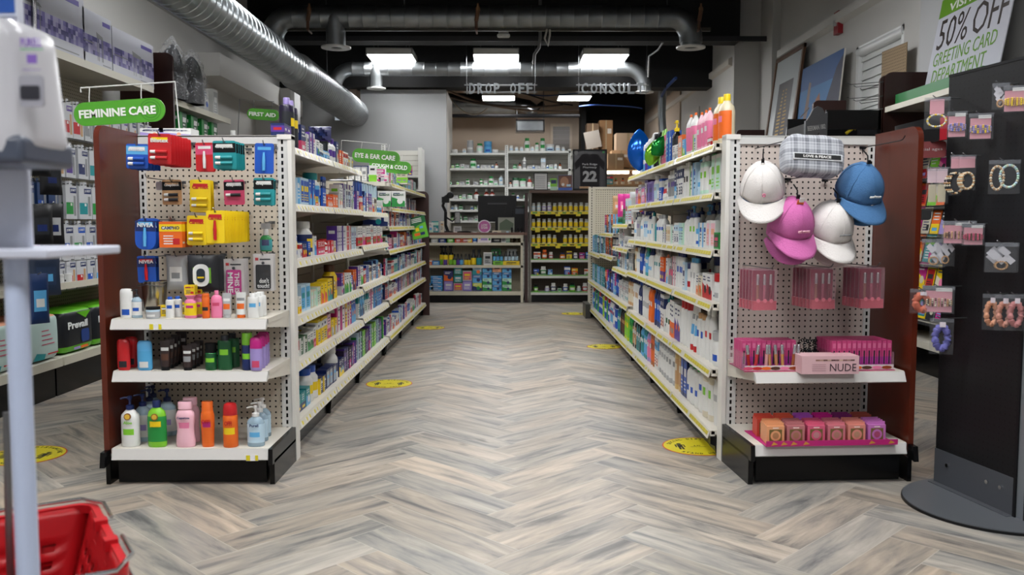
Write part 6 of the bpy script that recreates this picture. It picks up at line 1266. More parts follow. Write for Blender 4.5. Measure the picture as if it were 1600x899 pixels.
for i, z in enumerate(zs0):
    spc = [[(x0+.0, (B, .22, .13, 'white', 'silver', 'tan', {'style': 0})), (x0+.22, bigw), (x0+.62, wh), (x0+.75, ('pill', .1, .15, 'white', 'green', 'white', 'mint')), (x0+.88, blu)],
           [(x0, ('tube', .07, .17, 'white', 'green', 'silver')), (x0+.1, ('tube', .07, .17, 'white', 'green', 'white')), (x0+.15, ('lotion', .07, .17, 'lime', 'navy', 'green', 'yellow')), (x0+.25, ('tube', .09, .17, 'white', 'white', 'ice')), (x0+.67, ('pill', .1, .15, 'white', 'green', 'mint', 'green'))],
           [(x0+.9, ('pill', .08, .13, 'white', 'green', 'white', 'green')), (x0+1.05, ('lotion', .07, .14, 'ice', 'white', 'white', 'sky'))], [(x0+.7, ('drop', .08, .15, '#8a2c1c', 'white')), (x0+.83, ('drop', .08, .15, '#8a2c1c', 'white')), (x0+.92, ('drop', .08, .15, '#8a2c1c', 'white')), (x0+.58, ('pill', .09, .08, 'white', 'green', 'white', 'mint'))], [], []][i]
    phfill(x0, w0, z, YS, phk if i else [('pill', .06, .07, 'white', 'white', 'white', 'ice'), ('jar', .09, .06, 'white', 'white', 'white', 'silver')], LN[i]+' of the wide pharmacy bay', 100+i, .2, spc)
r2, x0, w0, zs1 = med_unit(791, 893, 'narrower white medicine shelving bay behind the framed notice', (236, 264, 292, 311, 328), 232)
for i, z in enumerate(zs1):
    spc = [[(x0+.27, ('pill', .085, .2, 'white', 'green', 'white', 'green')), (x0+.38, ('pill', .065, .13, 'white', 'green', 'white', 'mint')), (x0+.5, ('pill', .085, .2, 'white', 'green', 'white', 'green')), (x0+.6, ('jar', .13, .11, 'white', 'white', 'ice', 'navy'))], [(x0+.2, ('lotion', .06, .18, 'white', 'white', 'grey', 'white')), (x0+.45, (B, .07, .17, 'silver', 'ice', 'white', {'style': 0}))], [(x0+.05, ('jar', .1, .14, 'white', 'dgreen', 'white', 'mint')), (x0+.16, ('jar', .1, .13, 'white', 'green', 'white', 'mint')), (x0+.22, ('drop', .08, .16, '#a03020', 'white'))], [], []][i]
    phfill(x0, w0, z, YS, phk if i else [('pill', .07, .09, 'white', 'white', 'white', 'ice'), ('pill', .06, .07, 'white', 'white', 'white', 'ice')], LN[i]+' of the narrower pharmacy bay', 120+i, .2, spc)
p = at(888, 235, YS); b = MB(); slotted_post(b, 0, .04, 0, .06, 0, p.z+.02, M('#cfd0cc', .4)); b.box(.05, .32, .1, .12, p.z-.35, p.z, M('#c4c4be', .4)); b.box(.05, .32, .04, .1, p.z-.08, p.z-.06, M('#c4c4be', .4)); b.box(.05, .32, .04, .1, p.z-.28, p.z-.26, M('#c4c4be', .4))
T(b.build('shelf_end_post', None, (p.x, YS, 0)), 'white slotted post and narrow shelf ends beside the framed jersey', 'post')
# slat shelving left of the pharmacy, purple packs
a = at(598, 232, 12.1); c = at(658, 232, 12.1); r, x0, w0, zs = med_unit(598, 657, 'white slatted shelving between the medicine run and the pharmacy wall', (274, 296, 315, 333), 232, 12.0)
b = MB(); b.box(0, .05, -.03, .38, 0, a.z, M('#d4d4d0', .4)); T(b.build('shelf_end_post', None, (c.x-.03, 12.0, 0)), 'plain white post ending the slatted shelving beside the counter', 'post')
for i, z in enumerate(zs): phfill(x0+.25, w0-.3, z, 12.0, [(B, .05, .13, 'magenta', 'purple', 'yellow', {'style': 1}), (B, .05, .12, 'purple', 'magenta', 'white', {'style': 2})] if i == 0 else [('pill', .06, .1, 'white', 'silver', 'white', 'ice'), (B, .06, .08, 'grey', 'lavender', 'white', {'style': 0})], LN[i]+' of the slatted white unit', 140+i)
# stock room shelves and boxes right of the jersey
YB = 16.5
for i, (x0, x1, y0, y1, Y, col, nm) in enumerate(((917, 935, 193, 258, 17.2, '#5c4630', 'tall brown'), (937, 957, 188, 240, 17.4, '#96704a', 'tan'), (918, 946, 200, 240, 17.6, '#4a3826', 'dark brown'), (963, 1000, 208, 235, 16.6, '#b49c84', 'pale'), (956, 985, 235, 262, 16.6, '#b89470', 'light tan'), (985, 1015, 235, 262, 16.6, '#bca488', 'beige'), (950, 975, 240, 266, 16.4, '#8c7458', 'middle brown'))):
    a = at(x0, y0, Y); c = at(x1, y1, Y); b = MB(); w_ = c.x-a.x; h = a.z-c.z; b.box(0, w_, 0, .35, 0, h, M(col, .7)); b.fq(w_*.45, w_*.55, 0, h, -.001, M('#a08c6c', .4)); b.fq(w_*.6, w_*.9, h*.6, h*.75, -.001, M('#cfcac0', .5))
    T(b.build('cardboard_box', None, (a.x, Y, c.z)), f'{nm} cardboard box in the stock room right of the framed jersey', 'cardboard box', 'cardboard boxes in the stock room')
a = at(912, 216, 17.0); b = MB(); b.box(0, .3, 0, .01, 0, .33, M('#7c766e', .7)); o = b.build('paper_sheet', None, at(917, 234, 16.9)); o.rotation_euler = (0, R(-12), 0); T(o, 'tilted pale sheet of paper taped to the brown boxes', 'paper')
r = empty('stock_shelf', (at(945, 268, 16.3).x, 16.3, 0)); T(r, 'wooden stock room shelf with a glowing strip lamp below it', 'shelf'); z = at(945, 264, 16.3).z; w_ = at(1030, 268, 16.3).x-at(945, 268, 16.3).x
b = MB(); b.box(-.5, w_+.2, 0, .6, z-.03, z, M('#b08c68', .5)); b.box(-.5, w_+.2, .58, .6, 0, z+.1, M('#a88c70', .7)); b.build('board', r)
b = MB(); b.box(-.5, -.45, 0, .6, 0, z, M('#a08060', .5)); b.box(w_+.15, w_+.2, 0, .6, 0, z, M('#a08060', .5)); b.box(-.5, w_+.2, 0, .6, z-.32, z-.29, M('#b08c68', .5)); b.build('frame', r)
b = MB(); b.box(.02, w_*.45, .02, .08, z-.09, z-.035, M('#fff2dc', .5, 0, 0, 3.5)); b.box(w_*.52, w_, .02, .08, z-.09, z-.035, M('#fff2dc', .5, 0, 0, 3.5)); b.build('strip_lamp', r)
for k in range(7): put(dropper(.07, .12, 'amber', ('yellow', 'green', 'black')[k % 3], 'cream'), (at(952, 284, 16.3).x+.13*k, 16.35, z-.289), f'small brown bottle, {nth(k+1)} on the stock room shelf under the strip lamp', 'bottles on the stock room shelf')
put(carton(.14, .17, .1, 'teal', 'red', 'white', 0), (at(953, 280, 16.2).x, 16.31, z-.289+.125 if False else z-.289), 'teal and red box on the stock room shelf')
# ------------------------------------------------------------------ right end cap goods
FAB = {}
def fabric(name, c1, c2, sc_=220, bump=.3):
    if name not in FAB: FAB[name] = noisy(name, c1, c2, sc_, .9, 0, bump, 2)
    return FAB[name]
def baseball_cap(px, py, Y, m, label, rzz=0, txt=None, tcol='grey', clip=True, scale=1.0):
    """px,py: centre of the crown button in the photo frame"""
    p = at(px, py, Y); r = empty('baseball_cap', p); r.rotation_euler = (R(30), R(0), rzz); r.scale = (scale,)*3; T(r, label, 'cap', 'baseball caps on the right end cap')
    b = MB(); n, k_ = 36, 10; v = []; f = []; W_, D_, H_ = .088, .098, .125
    for j in range(k_+1):
        t = j/k_*pi/2; rr = sin(t)**.85; z = -H_*(1-cos(t))**.9
        for i in range(n):
            a = 2*pi*i/n; wr = 1+.018*sin(6*a+.6)*rr + .012*noise.noise(Vector((3*cos(a), 3*sin(a), 3*t+px)))*3; fr = max(0, -sin(a))
            v.append((W_*rr*cos(a)*wr, D_*rr*sin(a)*wr - .01*fr*sin(t*2), z + .012*max(0, sin(a))*(rr)))
    for j in range(k_):
        for i in range(n): q = (i+1) % n; f.append((j*n+i, (j+1)*n+i, (j+1)*n+q, j*n+q))
    b.add(v, f, m, True); o = b.build('crown', r); so_ = o.modifiers.new('t', 'SOLIDIFY'); so_.thickness = .003
    # brim
    b = MB(); v = []; f = []; nu, nv = 20, 6
    for j in range(nv+1):
        s_ = j/nv
        for i in range(nu+1):
            a = R(-90-74+148*i/nu); ext = (1-abs(i/nu*2-1)**2.4)
            bx_, by_ = W_*cos(a), D_*sin(a)*1.0
            v.append((bx_*(1+.0*s_)+ .012*s_*cos(a), by_-.072*s_*ext, -H_-.004 - s_*ext*.045 - .016*(i/nu*2-1)**2*s_))
    for j in range(nv):
        for i in range(nu): q = j*(nu+1)+i; f.append((q, q+1, q+nu+2, q+nu+1))
    b.add(v, f, m, True); o = b.build('brim', r); so_ = o.modifiers.new('t', 'SOLIDIFY'); so_.thickness = .004
    b = MB(); b.lathe([(.008, -.002), (.008, .003), (.004, .006)], m, 12); b.build('button', r)
    b = MB()
    for q in range(6):
        a = pi/6+q*pi/3; pts = []
        for j in range(1, k_+1): t = j/k_*pi/2; rr = sin(t)**.85*1.012; pts.append((W_*rr*cos(a), D_*rr*sin(a)-.01*max(0, -sin(a))*sin(2*t), -H_*(1-cos(t))**.9+.012*max(0, sin(a))*rr))
        b.tube(pts, .0014, m, 5)
    b.build('seam', r)
    if txt: o = text(txt, r, .008, -D_*1.0-.004, -.085, .05 if txt != 'o' else .014, .013 if txt != 'o' else .016, tcol, .0, rot=(R(10), 0, R(4)), depth=.003)
    if clip:
        b = MB(); b.tube([(0, 0, .0), (0, .02, .03), (0, .06, .035)], .003, MBLK, 6); b.box(-.006, .006, -.004, .004, -.004, .02, MBLK); b.build('hanging_clip', r)
    return r
CW = fabric('white_cotton', '#cdc9c6', '#d8d4d2'); CP = fabric('pink_cotton', '#b85c98', '#c468a4'); CB = fabric('blue_denim', '#35608c', '#446f9c'); CPK = fabric('pale_cotton', '#c4b0b0', '#cfbcbc')
baseball_cap(1192, 256, 3.42, CW, 'white cap with small pink emblem hanging at the top near the aisle post', R(-18), 'o', 'pink')
for i in range(2): baseball_cap(1188+6*i, 262, 3.54+.09*i, CB if i == 0 else CW, ('dark blue' if i == 0 else 'plain white')+' cap hidden behind the top white cap', R(-18), None, clip=False, scale=.93)
baseball_cap(1246, 312, 3.40, CP, 'bright pink cap with an orange tag hanging in the lower row', R(8), 'cat mama', 'lightpink')
baseball_cap(1236, 322, 3.5, CP, 'second pink cap hanging just behind the tagged pink cap', R(-10), None, clip=False); baseball_cap(1240, 316, 3.6, CP, 'third pink cap hanging against the pegboard', R(-14), None, clip=False, scale=.95)
baseball_cap(1309, 318, 3.42, CW, 'white cap with thin grey script hanging in the lower row', R(12), 'gentlewoman', 'grey')
baseball_cap(1300, 326, 3.52, CPK, 'pale pinkish cap behind the lower white cap', R(0), None, clip=False)
baseball_cap(1356, 258, 3.40, CB, 'denim blue cap with white script at the top beside the wood side', R(10), 'cool mom', 'white')
baseball_cap(1346, 262, 3.5, CB, 'darker blue cap behind the denim blue cap', R(-8), None, clip=False)
for q in bpy.data.objects:
    if q.get('label', '').startswith('bright pink cap with an orange tag'):
        b = MB(); b.box(-.014, .014, -.03, -.027, -.03, .012, M('#d8682c', .5)); b.box(-.014, .014, -.031, -.028, -.045, -.03, 'charcoal'); b.box(-.008, .012, -.032, -.029, .005, .022, 'white'); b.build('price_tag', q); break
for i, (px, py) in enumerate(((1180, 232), (1352, 230), (1232, 280), (1290, 282))):
    p = at(px, py, 3.78); hook(p.x, 3.79 if px < 1300 else 3.81, p.z, .36, f'dark wire hook, {nth(i+1)} of those carrying caps on the right end cap', RZR, mt=MBLK)
# toiletry bag
pm, nt, bb, N, L = nodes('grey_plaid')
tcn = N('ShaderNodeTexCoord'); spn = N('ShaderNodeSeparateXYZ'); L(tcn.outputs['Object'], spn.inputs[0]); acc = None
for axn in ('X', 'Z'):
    for pit, wid, wt in ((.045, .30, .55), (.045, .07, .4), (.0112, .35, .2)):
        q = math_(nt, 'LESS_THAN', math_(nt, 'FRACT', math_(nt, 'DIVIDE', math_(nt, 'ADD', spn.outputs[axn], .011 if wid < .1 else 0), pit)), wid); q = math_(nt, 'MULTIPLY', q, wt*.6); acc = q if acc is None else math_(nt, 'ADD', acc, q)
L(mixc(nt, math_(nt, 'MINIMUM', acc, 1), lin('#b2b5bc'), lin('#454954')), bb.inputs['Base Color']); bb.inputs['Roughness'].default_value = .9
p = at(1268, 245, 3.42); r = empty('toiletry_bag', p); r.rotation_euler = (R(-12), R(3), RZR); T(r, 'grey plaid toiletry bag reading LOVE & PEACE between the two top caps', 'bag')
b = MB(); nx, nz = 22, 16; v = []; f = []; W_, H_, D_ = .122, .078, .05
for j in range(nz+1):
    ph = -pi/2+pi*j/nz
    for i in range(32):
        a = 2*pi*i/32; se = lambda c_, e: math.copysign(abs(c_)**e, c_)
        x = W_*se(cos(ph), .35)*se(cos(a), .35); y = D_*se(cos(ph), .35)*se(sin(a), .45); z = H_*se(sin(ph), .35)
        x *= 1-.12*(z/H_ < -.3)*0 - .07*abs(z/H_)**2; v.append((x, y, z+.004*sin(x*60)))
for j in range(nz):
    for i in range(32): q = (i+1) % 32; f.append((j*32+i, j*32+q, (j+1)*32+q, (j+1)*32+i))
b.add(v, f, pm, True); b.build('body', r)
b = MB(); b.box(-.095, .1, -.0525, -.05, -.028, -.002, M('#c9ccd0', .6)); b.box(-.09, .095, -.0535, -.052, -.024, -.006, M('#101014', .6)); b.build('label_band', r); text('LOVE & PEACE', r, .0, -.0538, -.015, .11, .010, 'white', .03, depth=.001)
b = MB(); b.tube([(-.11, -.03, .045), (-.05, -.045, .058), (.05, -.045, .058), (.11, -.03, .045)], .002, M('#8c9098', .5), 6); b.build('zipper', r)
hook(p.x, 3.79, p.z+.075, .38, 'dark wire hook holding the plaid toiletry bag', RZR, mt=MBLK)

# lip gloss sets
CLEARP = M('#c9a0ac', .12, 0, 0, 0, 0, .22)
def gloss_set(px, py, Y, n, label, w_=.1, h=.165):
    p = at(px, py, Y)
    for i in range(n):
        r = empty('lip_gloss_set', (p.x-.004*i, Y+.032*i, p.z)); r.rotation_euler = (0, 0, RZR+R(3)); T(r, label if i == 0 else f'{label}, {nth(i+1)} back', 'lip gloss set', 'lip gloss sets on the right end cap')
        if i == 0: first = r
        b = MB(); b.box(-w_/2, w_/2, -.022, -.0005, -h, 0, CLEARP); b.build('clear_box', r)
        b = MB(); b.box(-w_/2+.004, w_/2-.004, -.003, -.001, -h+.004, -.006, M('#86203c', .5)); b.box(-w_/2+.002, w_/2-.002, -.021, -.002, -h+.002, -h*.77, M('#c04858', .45)); b.build('insert_card', r)
        for k in range(3):
            x = (-.028, 0, .026)[k]; b = MB(); b.lathe([(.0055, -h*.80), (.0055, -h*.38)], M(('#8c5c4c', '#a05064', '#6c1c2c')[k], .25), 12, c=(x, -.012, 0)); b.build('gloss_tube', r)
            b = MB(); b.lathe([(.006, -h*.38), (.006, -h*.14), (.005, -h*.12)], M('#bcb4b6', .2, .8), 12, c=(x, -.012, 0)); b.build('gloss_cap', r)
            b = MB(); b.lathe([(.008, -.0226), (.008, -.021)], M('#d07080', .5), 8, c=(x, 0, -h*.765), ax=1); b.build('heart_print', r)
    hook(p.x, 3.79 if px < 1300 else 3.815, p.z+.004, 3.8-Y+.05, f'wire hook holding the {label[:60]}', RZR)
gloss_set(1193, 421, 3.47, 5, 'clear packed lip gloss set on the hook nearest the aisle post')
gloss_set(1284, 419, 3.46, 6, 'clear packed lip gloss set on the middle hook')
gloss_set(1360, 418, 3.47, 5, 'clear packed lip gloss set on the hook beside the wood side')

# middle shelf: lip gloss display trays, hair ties, palette box
ZRS = .4555
@memo
def lgb():
    b = MB(); b.box(-.0095, .0095, 0, .022, 0, .115, M('#c04078', .4)); b.box(-.0093, .0093, -.0005, 0, .0, .05, M('#9c2c88', .4)); b.fq(-.003, .003, .02, .075, -.001, 'charcoal'); b.fq(-.006, .006, .085, .105, -.001, M('#d06c94', .4)); return ('lip_gloss_box', 'box', [('body', b.mesh())], .02, .02, .11)
@memo
def gloss(c):
    b = MB(); b.lathe([(.0065, 0), (.0065, .065)], M(c, .22), 12); k = MB(); k.lathe([(.007, .065), (.007, .1), (.006, .103)], M('#bcb8bc', .18, .85), 12); return ('lip_gloss', 'lip gloss', [('body', b.mesh()), ('cap', k.mesh())], .014, .014, .1)
def tray(px0, px1, Y, n, rows, side, gl):
    a = at(px0, 575, Y); c = at(px1, 575, Y+.03); w_ = c.x-a.x; rz = RZR
    r = empty('lip_gloss_display', (a.x, Y, ZRS), rz); T(r, f'pink cardboard lip gloss tray on the {side} of the right end cap shelf', 'display tray', 'lip gloss display trays')
    b = MB(); b.box(0, w_, 0, .004, .003, .024, M('#cfc0c4', .4)); b.box(0, w_, 0, .2, 0, .004, M('#b04070', .4))
    for k in range(6): b.add([(w_*(.06+.165*k)+.022*cos(t*pi/4), -.001, .013+.007*sin(t*pi/4)) for t in range(8)], [tuple(range(8))], ('rose', 'red', 'orange', 'brown', 'pink', 'amber')[k])
    b.box(-.004, w_+.004, -.004, 0, .0, .003, M('#b02860', .4)); b.build('tray', r)
    b = MB(); b.box(0, .002, .0, .2, 0, .075, CLEARP); b.box(w_-.002, w_, .0, .2, 0, .075, CLEARP); b.build('clear_side', r)
    Mx = Matrix.Translation((a.x, Y, ZRS)) @ Matrix.Rotation(rz, 4, 'Z')
    for q in range(rows):
        for k in range(n):
            if gl and q == 0: continue
            v = Mx @ Vector((w_*(k+.5)/n, .02+q*.026, .0045))
            put(lgb(), v, f'pink lip gloss box, {nth(k+1)} in the {nth(q+1)} row of the {side} tray', 'lip gloss boxes in the display trays', rz+R(random.uniform(-1, 1)))
    for i, (t, cc, nm) in enumerate(gl):
        v = Mx @ Vector((w_*t, .014, .0045)); put(gloss(cc), v, f'{nm} lip gloss tester with silver cap, {nth(i+1)} along the tray front', 'lip gloss testers', rz, tilt=(0, R((-6, 8, 3, -4, -5, -3, 6, 3)[i])))
tray(1164, 1248, 3.44, 11, 5, 'aisle side', [(.1, '#9c1c20', 'dark red'), (.2, '#b02c34', 'red'), (.40, '#c48c8c', 'rose'), (.48, '#b07c50', 'caramel'), (.6, '#a8744c', 'brown'), (.71, '#b4804c', 'tan'), (.88, '#8c4c2c', 'dark brown'), (.97, '#4c2430', 'plum')])
tray(1302, 1394, 3.46, 12, 6, 'wood side', [])
# spiral hair ties
p = at(1267, 552, 3.6)
for i in range(6):
    b = MB(); pts = []; rnd = random.Random(i); R0 = .025
    for k in range(120): t = 2*pi*k/120; w2 = 14*t; pts.append(((R0+.006*cos(w2))*cos(t), .006*sin(w2), (R0+.006*cos(w2))*sin(t)))
    b.tube(pts, .0022, M(('#0c1014', '#12242c', '#0c0c10')[i % 3], .25), 6, closed=True)
    o = b.build('hair_tie', None, (p.x-.03+.022*(i % 3)+.004*i, 3.6+.03*(i//3), ZRS+.034+.045*(i//3))); o.rotation_euler = (R(rnd.uniform(-40, 10)), R(rnd.uniform(0, 90)), R(rnd.uniform(-60, 60)))
    T(o, f'black spiral hair tie, {nth(i+1)} in the tangle between the two trays', 'hair tie', 'spiral hair ties')
# palette box
a = at(1252, 580, 3.39); c = at(1341, 580, 3.40); w_ = c.x-a.x
r = empty('makeup_palette_box', (a.x, 3.385, ZRS), R(2)); T(r, 'pale pink box reading NUDE at the front of the shelf', 'box')
b = MB(); b.box(0, w_, 0, .1, 0, .072, M('#cfa8ae', .4)); [b.fq(w_*(.24+.068*k), w_*(.24+.068*(k+1)), .052, .058, -.0006, M(('#8c6458', '#a88474', '#5c3c34', '#b49484', '#4c2c2c', '#6c4c4c', '#c4a494', '#7c5454', '#94746c', '#5c4444')[k], .4)) for k in range(10)]
[b.fq(w_*.18, w_*.42, .012+.008*k, .015+.008*k, -.0006, M('#b08890', .5)) for k in range(4)]; b.build('body', r); text('NUDE', r, w_*.72, -.0006, .026, w_*.46, .03, M('#3c2c34', .5), .0)
# base deck: blush boxes
@memo
def blush(c, win):
    b = MB(); m = M(c, .45); w_, h, d = .072, .072, .022; b.box(-w_/2, w_/2, 0, d, 0, h, m)
    b.fq(-.026, .026, .008, .058, -.0005, M('#6c5a2c', .4)); n = 20
    b.add([(.021*cos(2*pi*i/n), -.001, .033+.021*sin(2*pi*i/n)) for i in range(n)], [tuple(range(n))], m); b.add([(.013*cos(2*pi*i/n), -.0015, .033+.013*sin(2*pi*i/n)) for i in range(n)], [tuple(range(n))], M(win, .5))
    b.fq(-.012, .012, .062, .066, -.0006, M('#e8d8d0', .4)); b.box(-w_/2, w_/2, d*.4, d*.5, h, h+.012, m); return ('blush_box', 'box', [('body', b.mesh())], w_, d, h)
ZRD = .1655; bg = 'blush boxes on the right end cap base'
front = [('#d8986c', '#a87850', 'peach'), ('#b06c70', '#a07058', 'dusty rose'), ('#cc5878', '#b88084', 'pink'), ('#c4707c', '#ac7c6c', 'rose'), ('#d08478', '#b0886c', 'salmon'), ('#b86cb0', '#a04468', 'lilac')]
rear = [('#c84838', '#b06050', 'red-orange'), ('#d0543c', '#b06050', 'coral'), ('#a850b8', '#905080', 'violet'), ('#c01c84', '#a04060', 'magenta'), ('#702060', '#702050', 'deep plum'), ('#8c4034', '#804038', 'brick')]
for k in range(6):
    for q in range(4):
        for row, (lst, x0, Yr) in enumerate(((front, 1212, 3.405), (rear, 1196, 3.53))):
            if row == 1 and q > 2: continue
            cc, wn, nm = lst[k]; Y = Yr+q*.026; x = at(x0, 680, Yr).x + k*.0835 + .0016*q; y = Y+(x-1.05)*sin(RZR)
            put(blush(cc, wn), (x, y, ZRD+.004), f'{nm} blush box, {nth(q+1)} back in the {"front" if row == 0 else "rear"} display row', bg, RZR)
a = at(1192, 700, 3.39); w_ = .56
r = empty('blush_display_tray', (at(1196, 700, 3.385).x, 3.378, ZRD), RZR); T(r, 'magenta display tray with gold leaves in front of the blush boxes', 'display tray')
b = MB(); b.box(-.0, .54, .0, .26, 0, .003, M('#b0186c', .45)); b.box(0, .54, -.002, 0, 0, .022, M('#b0186c', .45))
for x in (.02, .06, .1, .15, .42, .5): b.add([(x, -.0025, .004), (x+.028, -.0025, .008), (x+.01, -.0025, .019)], [(0, 1, 2)], M('#c08830', .5))
b.build('tray', r)

# ------------------------------------------------------------------ goods standing on the right run's top seen behind the end cap
b = MB(); b.box(.32, .64, 0.03, .24, 1.405, 1.432, MWc); b.box(.62, .64, 0.03, .24, 0, 1.405, MWc); T(b.build('top_shelf_board', None, (.96, 3.83, 0)), 'flat white board covering the gondola top behind the right end cap', 'shelf board')

# ------------------------------------------------------------------ right wall: fixtures, art, sign
KX = 2.87
def card_fixture():
    r = empty('card_shelving', (KX, 4.2, 0)); T(r, 'tall cream greeting card fixture standing along the right wall', 'shelving')
    b = MB(); b.box(.36, .38, 0, 2.45, .1, 2.03, PEGSIDE); b.build('pegboard_panel', r)
    b = MB(); b.box(.0, .40, 0, 2.45, 1.90, 1.93, MW); b.box(-.012, 0, 0, 2.45, 1.895, 1.935, M('#cfcabc', .35)); b.build('top_shelf', r)
    b = MB(); b.box(.05, .07, 0, 2.45, 0, .2, MK); b.box(.0, .38, 0, 2.45, .2, .23, MW); b.box(-.01, .0, 0, 2.45, .19, .235, M('#cfcabc', .35)); b.build('base_deck', r)
    for i in range(6):
        z = .36+.2*i; b = MB(); b.prism([(.02+.03*i*.6, z), (.05+.03*i*.6, z), (.34, z+.02), (.34, z)], 1, 0, 2.45, M('#c4bfb0', .4)); b.box(.0+.03*i*.6, .02+.03*i*.6, 0, 2.45, z-.01, z+.03, FILM); b.build('card_tier', r)
    b = MB(); b.prism([(.0, .6), (.36, .6)] and rrect(-.02, .36, .02, 2.2, .06, 5, (0, 0, 1, 0)), 1, 2.45, 2.48, WOODD); b.build('side_panel', r)
PEGSIDE = pegboard('pegboard_wall_side', '#b4ae9c', .55, ('Y', 'Z'))
card_fixture()
rnd = random.Random(77); q = 0
for i in range(7):
    z = .395+.2*i if i < 6 else 1.6
    y = 4.3
    while y < 6.6:
        if i == 6: break
        w_ = rnd.choice((.11, .12, .13)); h = rnd.choice((.17, .19, .2)); cs = rnd.sample(['white', 'pink', 'sky', 'lime', 'yellow', 'red', 'magenta', 'charcoal', 'teal', 'lavender', 'orange', 'cream'], 3); q += 1
        if y > 4.9:
            o = put(carton(w_, h, .004, cs[0], cs[1], cs[2], rnd.choice((0, 1, 3, 4)), name='greeting_card'), (KX+.06+.018*i, y, z-.015), f'{cn(cs[0])} and {cn(cs[1])} greeting card, {nth(q if q < 21 else (q-1) % 20+1)} in tier {ORD[i]} of the wall fixture', 'greeting cards', -pi/2, cat='card'); o.rotation_euler = (R(-10), 0, -pi/2)
        y += w_+.015
for px, py, w_, h, s1, c, Y in ((1450, 234, .22, .11, 'special ages', '#8c2c30', 5.9), (1440, 336, .12, .07, 'card', '#1c1c1e', 5.9)):
    p = at(px, py, Y); r = empty('card_category_sign', (p.x, Y, p.z)); r.rotation_euler = (0, 0, R(-25)); T(r, ('red sign reading special ages above the greeting cards' if c != '#1c1c1e' else 'small black sign between the greeting cards'), 'sign')
    b = MB(); b.prism(rrect(-w_/2, w_/2, -h/2, h/2, .02, 4)[::-1], 1, 0, .004, M(c, .4)); b.build('sign_board', r)
    if c != '#1c1c1e': text(s1, r, 0, -.001, 0, w_*.8, h*.22, M('#d8c8c8', .5), .0)
r = empty('header_strip', (KX-.02, 5.35, 1.60)); T(r, 'black and red header strip under the top shelf of the card fixture', 'header strip')
b = MB(); b.box(0, .02, -.0, 1.1, 0, .17, M('#151416', .4)); b.box(-.002, 0, .0, .42, .0, .15, M('#a81c2c', .4)); b.build('board', r)
# mahogany divider panels above and below the top shelf
for i, (x0, x1, y0, y1, Y, lb) in enumerate(((1379, 1440, 117, 168, 6.62, 'dark mahogany panel with rounded corner standing above the card fixture top shelf'), (1379, 1437, 167, 210, 6.62, 'dark mahogany panel under the card fixture top shelf'))):
    a = at(x0, y0, Y); c = at(x1, y1, Y); b = MB(); w_ = c.x-a.x+.1; h = a.z-c.z+(0 if i == 0 else .6); b.prism(rrect(0, w_, 0, h, .04, 4, (0, 0, 1 if i == 0 else 0, 0))[::-1], 1, 0, .025, WOODD); T(b.build('divider_panel', None, (a.x, Y+.04, a.z-h)), lb, 'panel')
p = atx(1253, 172, 2.9); b = MB(); a = at(1271, 157, 6.9); c = at(1322, 175, 6.9); b.prism(rrect(0, c.x-a.x, 0, a.z, .04, 4, (0, 0, 1, 0))[::-1], 1, 0, .03, WOODD); T(b.build('divider_panel', None, (a.x, 6.9, 0)), 'dark mahogany panel top below the parrot painting', 'panel')
a = at(1151, 203, 9.9); b = MB(); b.prism(rrect(0, .32, 0, .4, .04, 4, (0, 0, 1, 0))[::-1], 1, 0, .03, WOODD); T(b.build('divider_panel', None, (a.x, 9.9, a.z-.4)), 'dark mahogany panel edge just above the right end cap', 'panel')
# wire hooks row next to the upper mahogany panel
r = empty('hook_row', at(1381, 128, 6.66)); T(r, 'column of thin wire hooks sticking out beside the upper mahogany panel', 'hook rack')
for k, (py, n) in enumerate(((128, 3), (150, 3), (170, 3))):
    for q in range(n):
        z = at(1381, py, 6.66).z-r.location.z-.012*q; b = MB(); L_ = .28-.07*q; b.tube([(0, .05*q, z), (-L_*.9, .05*q, z-.02), (-L_, .05*q, z-.008)], .003, WIRE, 5); b.build('wire_hook', r)
b = MB(); b.box(-.004, .004, 0, .03, -.5, .02, M('#8c4c50', .6)); b.build('strip', r)
# shelf top for the art along the wall
b = MB(); b.box(2.82, XR, 6.72, 10.4, 1.70, 1.725, MW); b.box(2.81, 2.82, 6.72, 10.4, 1.69, 1.73, M('#cfcabc', .35)); b.box(3.2, 3.22, 6.72, 10.4, 0, 1.7, MW); b.box(2.86, 2.88, 6.72, 10.4, 0, .15, MK)
T(b.build('shelving_top', None, (0, 0, .0)), 'long cream shelf along the right wall carrying the leaning pictures', 'shelving')
def leaning(x_b, y0, y1, z0, h, lean, label, cat, nm, fn, fm, fw, th=.03):
    """picture plane facing -x leaning on the right wall; local x runs along +y(world) reversed"""
    w_ = y1-y0; r = empty(nm, (x_b, (y0+y1)/2, z0)); r.rotation_euler = (0, 0, 0); T(r, label, cat)
    rot = Matrix.Rotation(-pi/2, 4, 'Z') @ Matrix.Rotation(lean, 4, 'X'); r.rotation_euler = rot.to_euler(); A = w_/2
    if fw: b = MB(); b.box(-A, -A+fw, -th, 0, 0, h, fm); b.box(A-fw, A, -th, 0, 0, h, fm); b.box(-A, A, -th, 0, 0, fw, fm); b.box(-A, A, -th, 0, h-fw, h, fm); o = b.build('frame', r); bevel(o, .004)
    b = MB(); b.box(-A+fw, A-fw, -th*.5, -.001, fw, h-fw, M('#b4babc', .3) if fw else fm); fn(b, A, h, -th*.5-.001); b.build('print', r); return r, w_, h
def tower(b, A, h, y):
    b.fq(-A*.5, A*.52, h*.2, h*.74, y, M('#3c383c', .5)); rnd = random.Random(2)
    for k in range(13):
        z = h*(.27+.032*k); s_ = .42-.02*k if k > 6 else .4; b.fq(-A*s_*.8, -A*.08, z, z+h*.016, y-.0006, M('#b08c3c', .5)); b.fq(A*.06, A*s_*.75, z, z+h*.014, y-.0006, M('#a88438', .5))
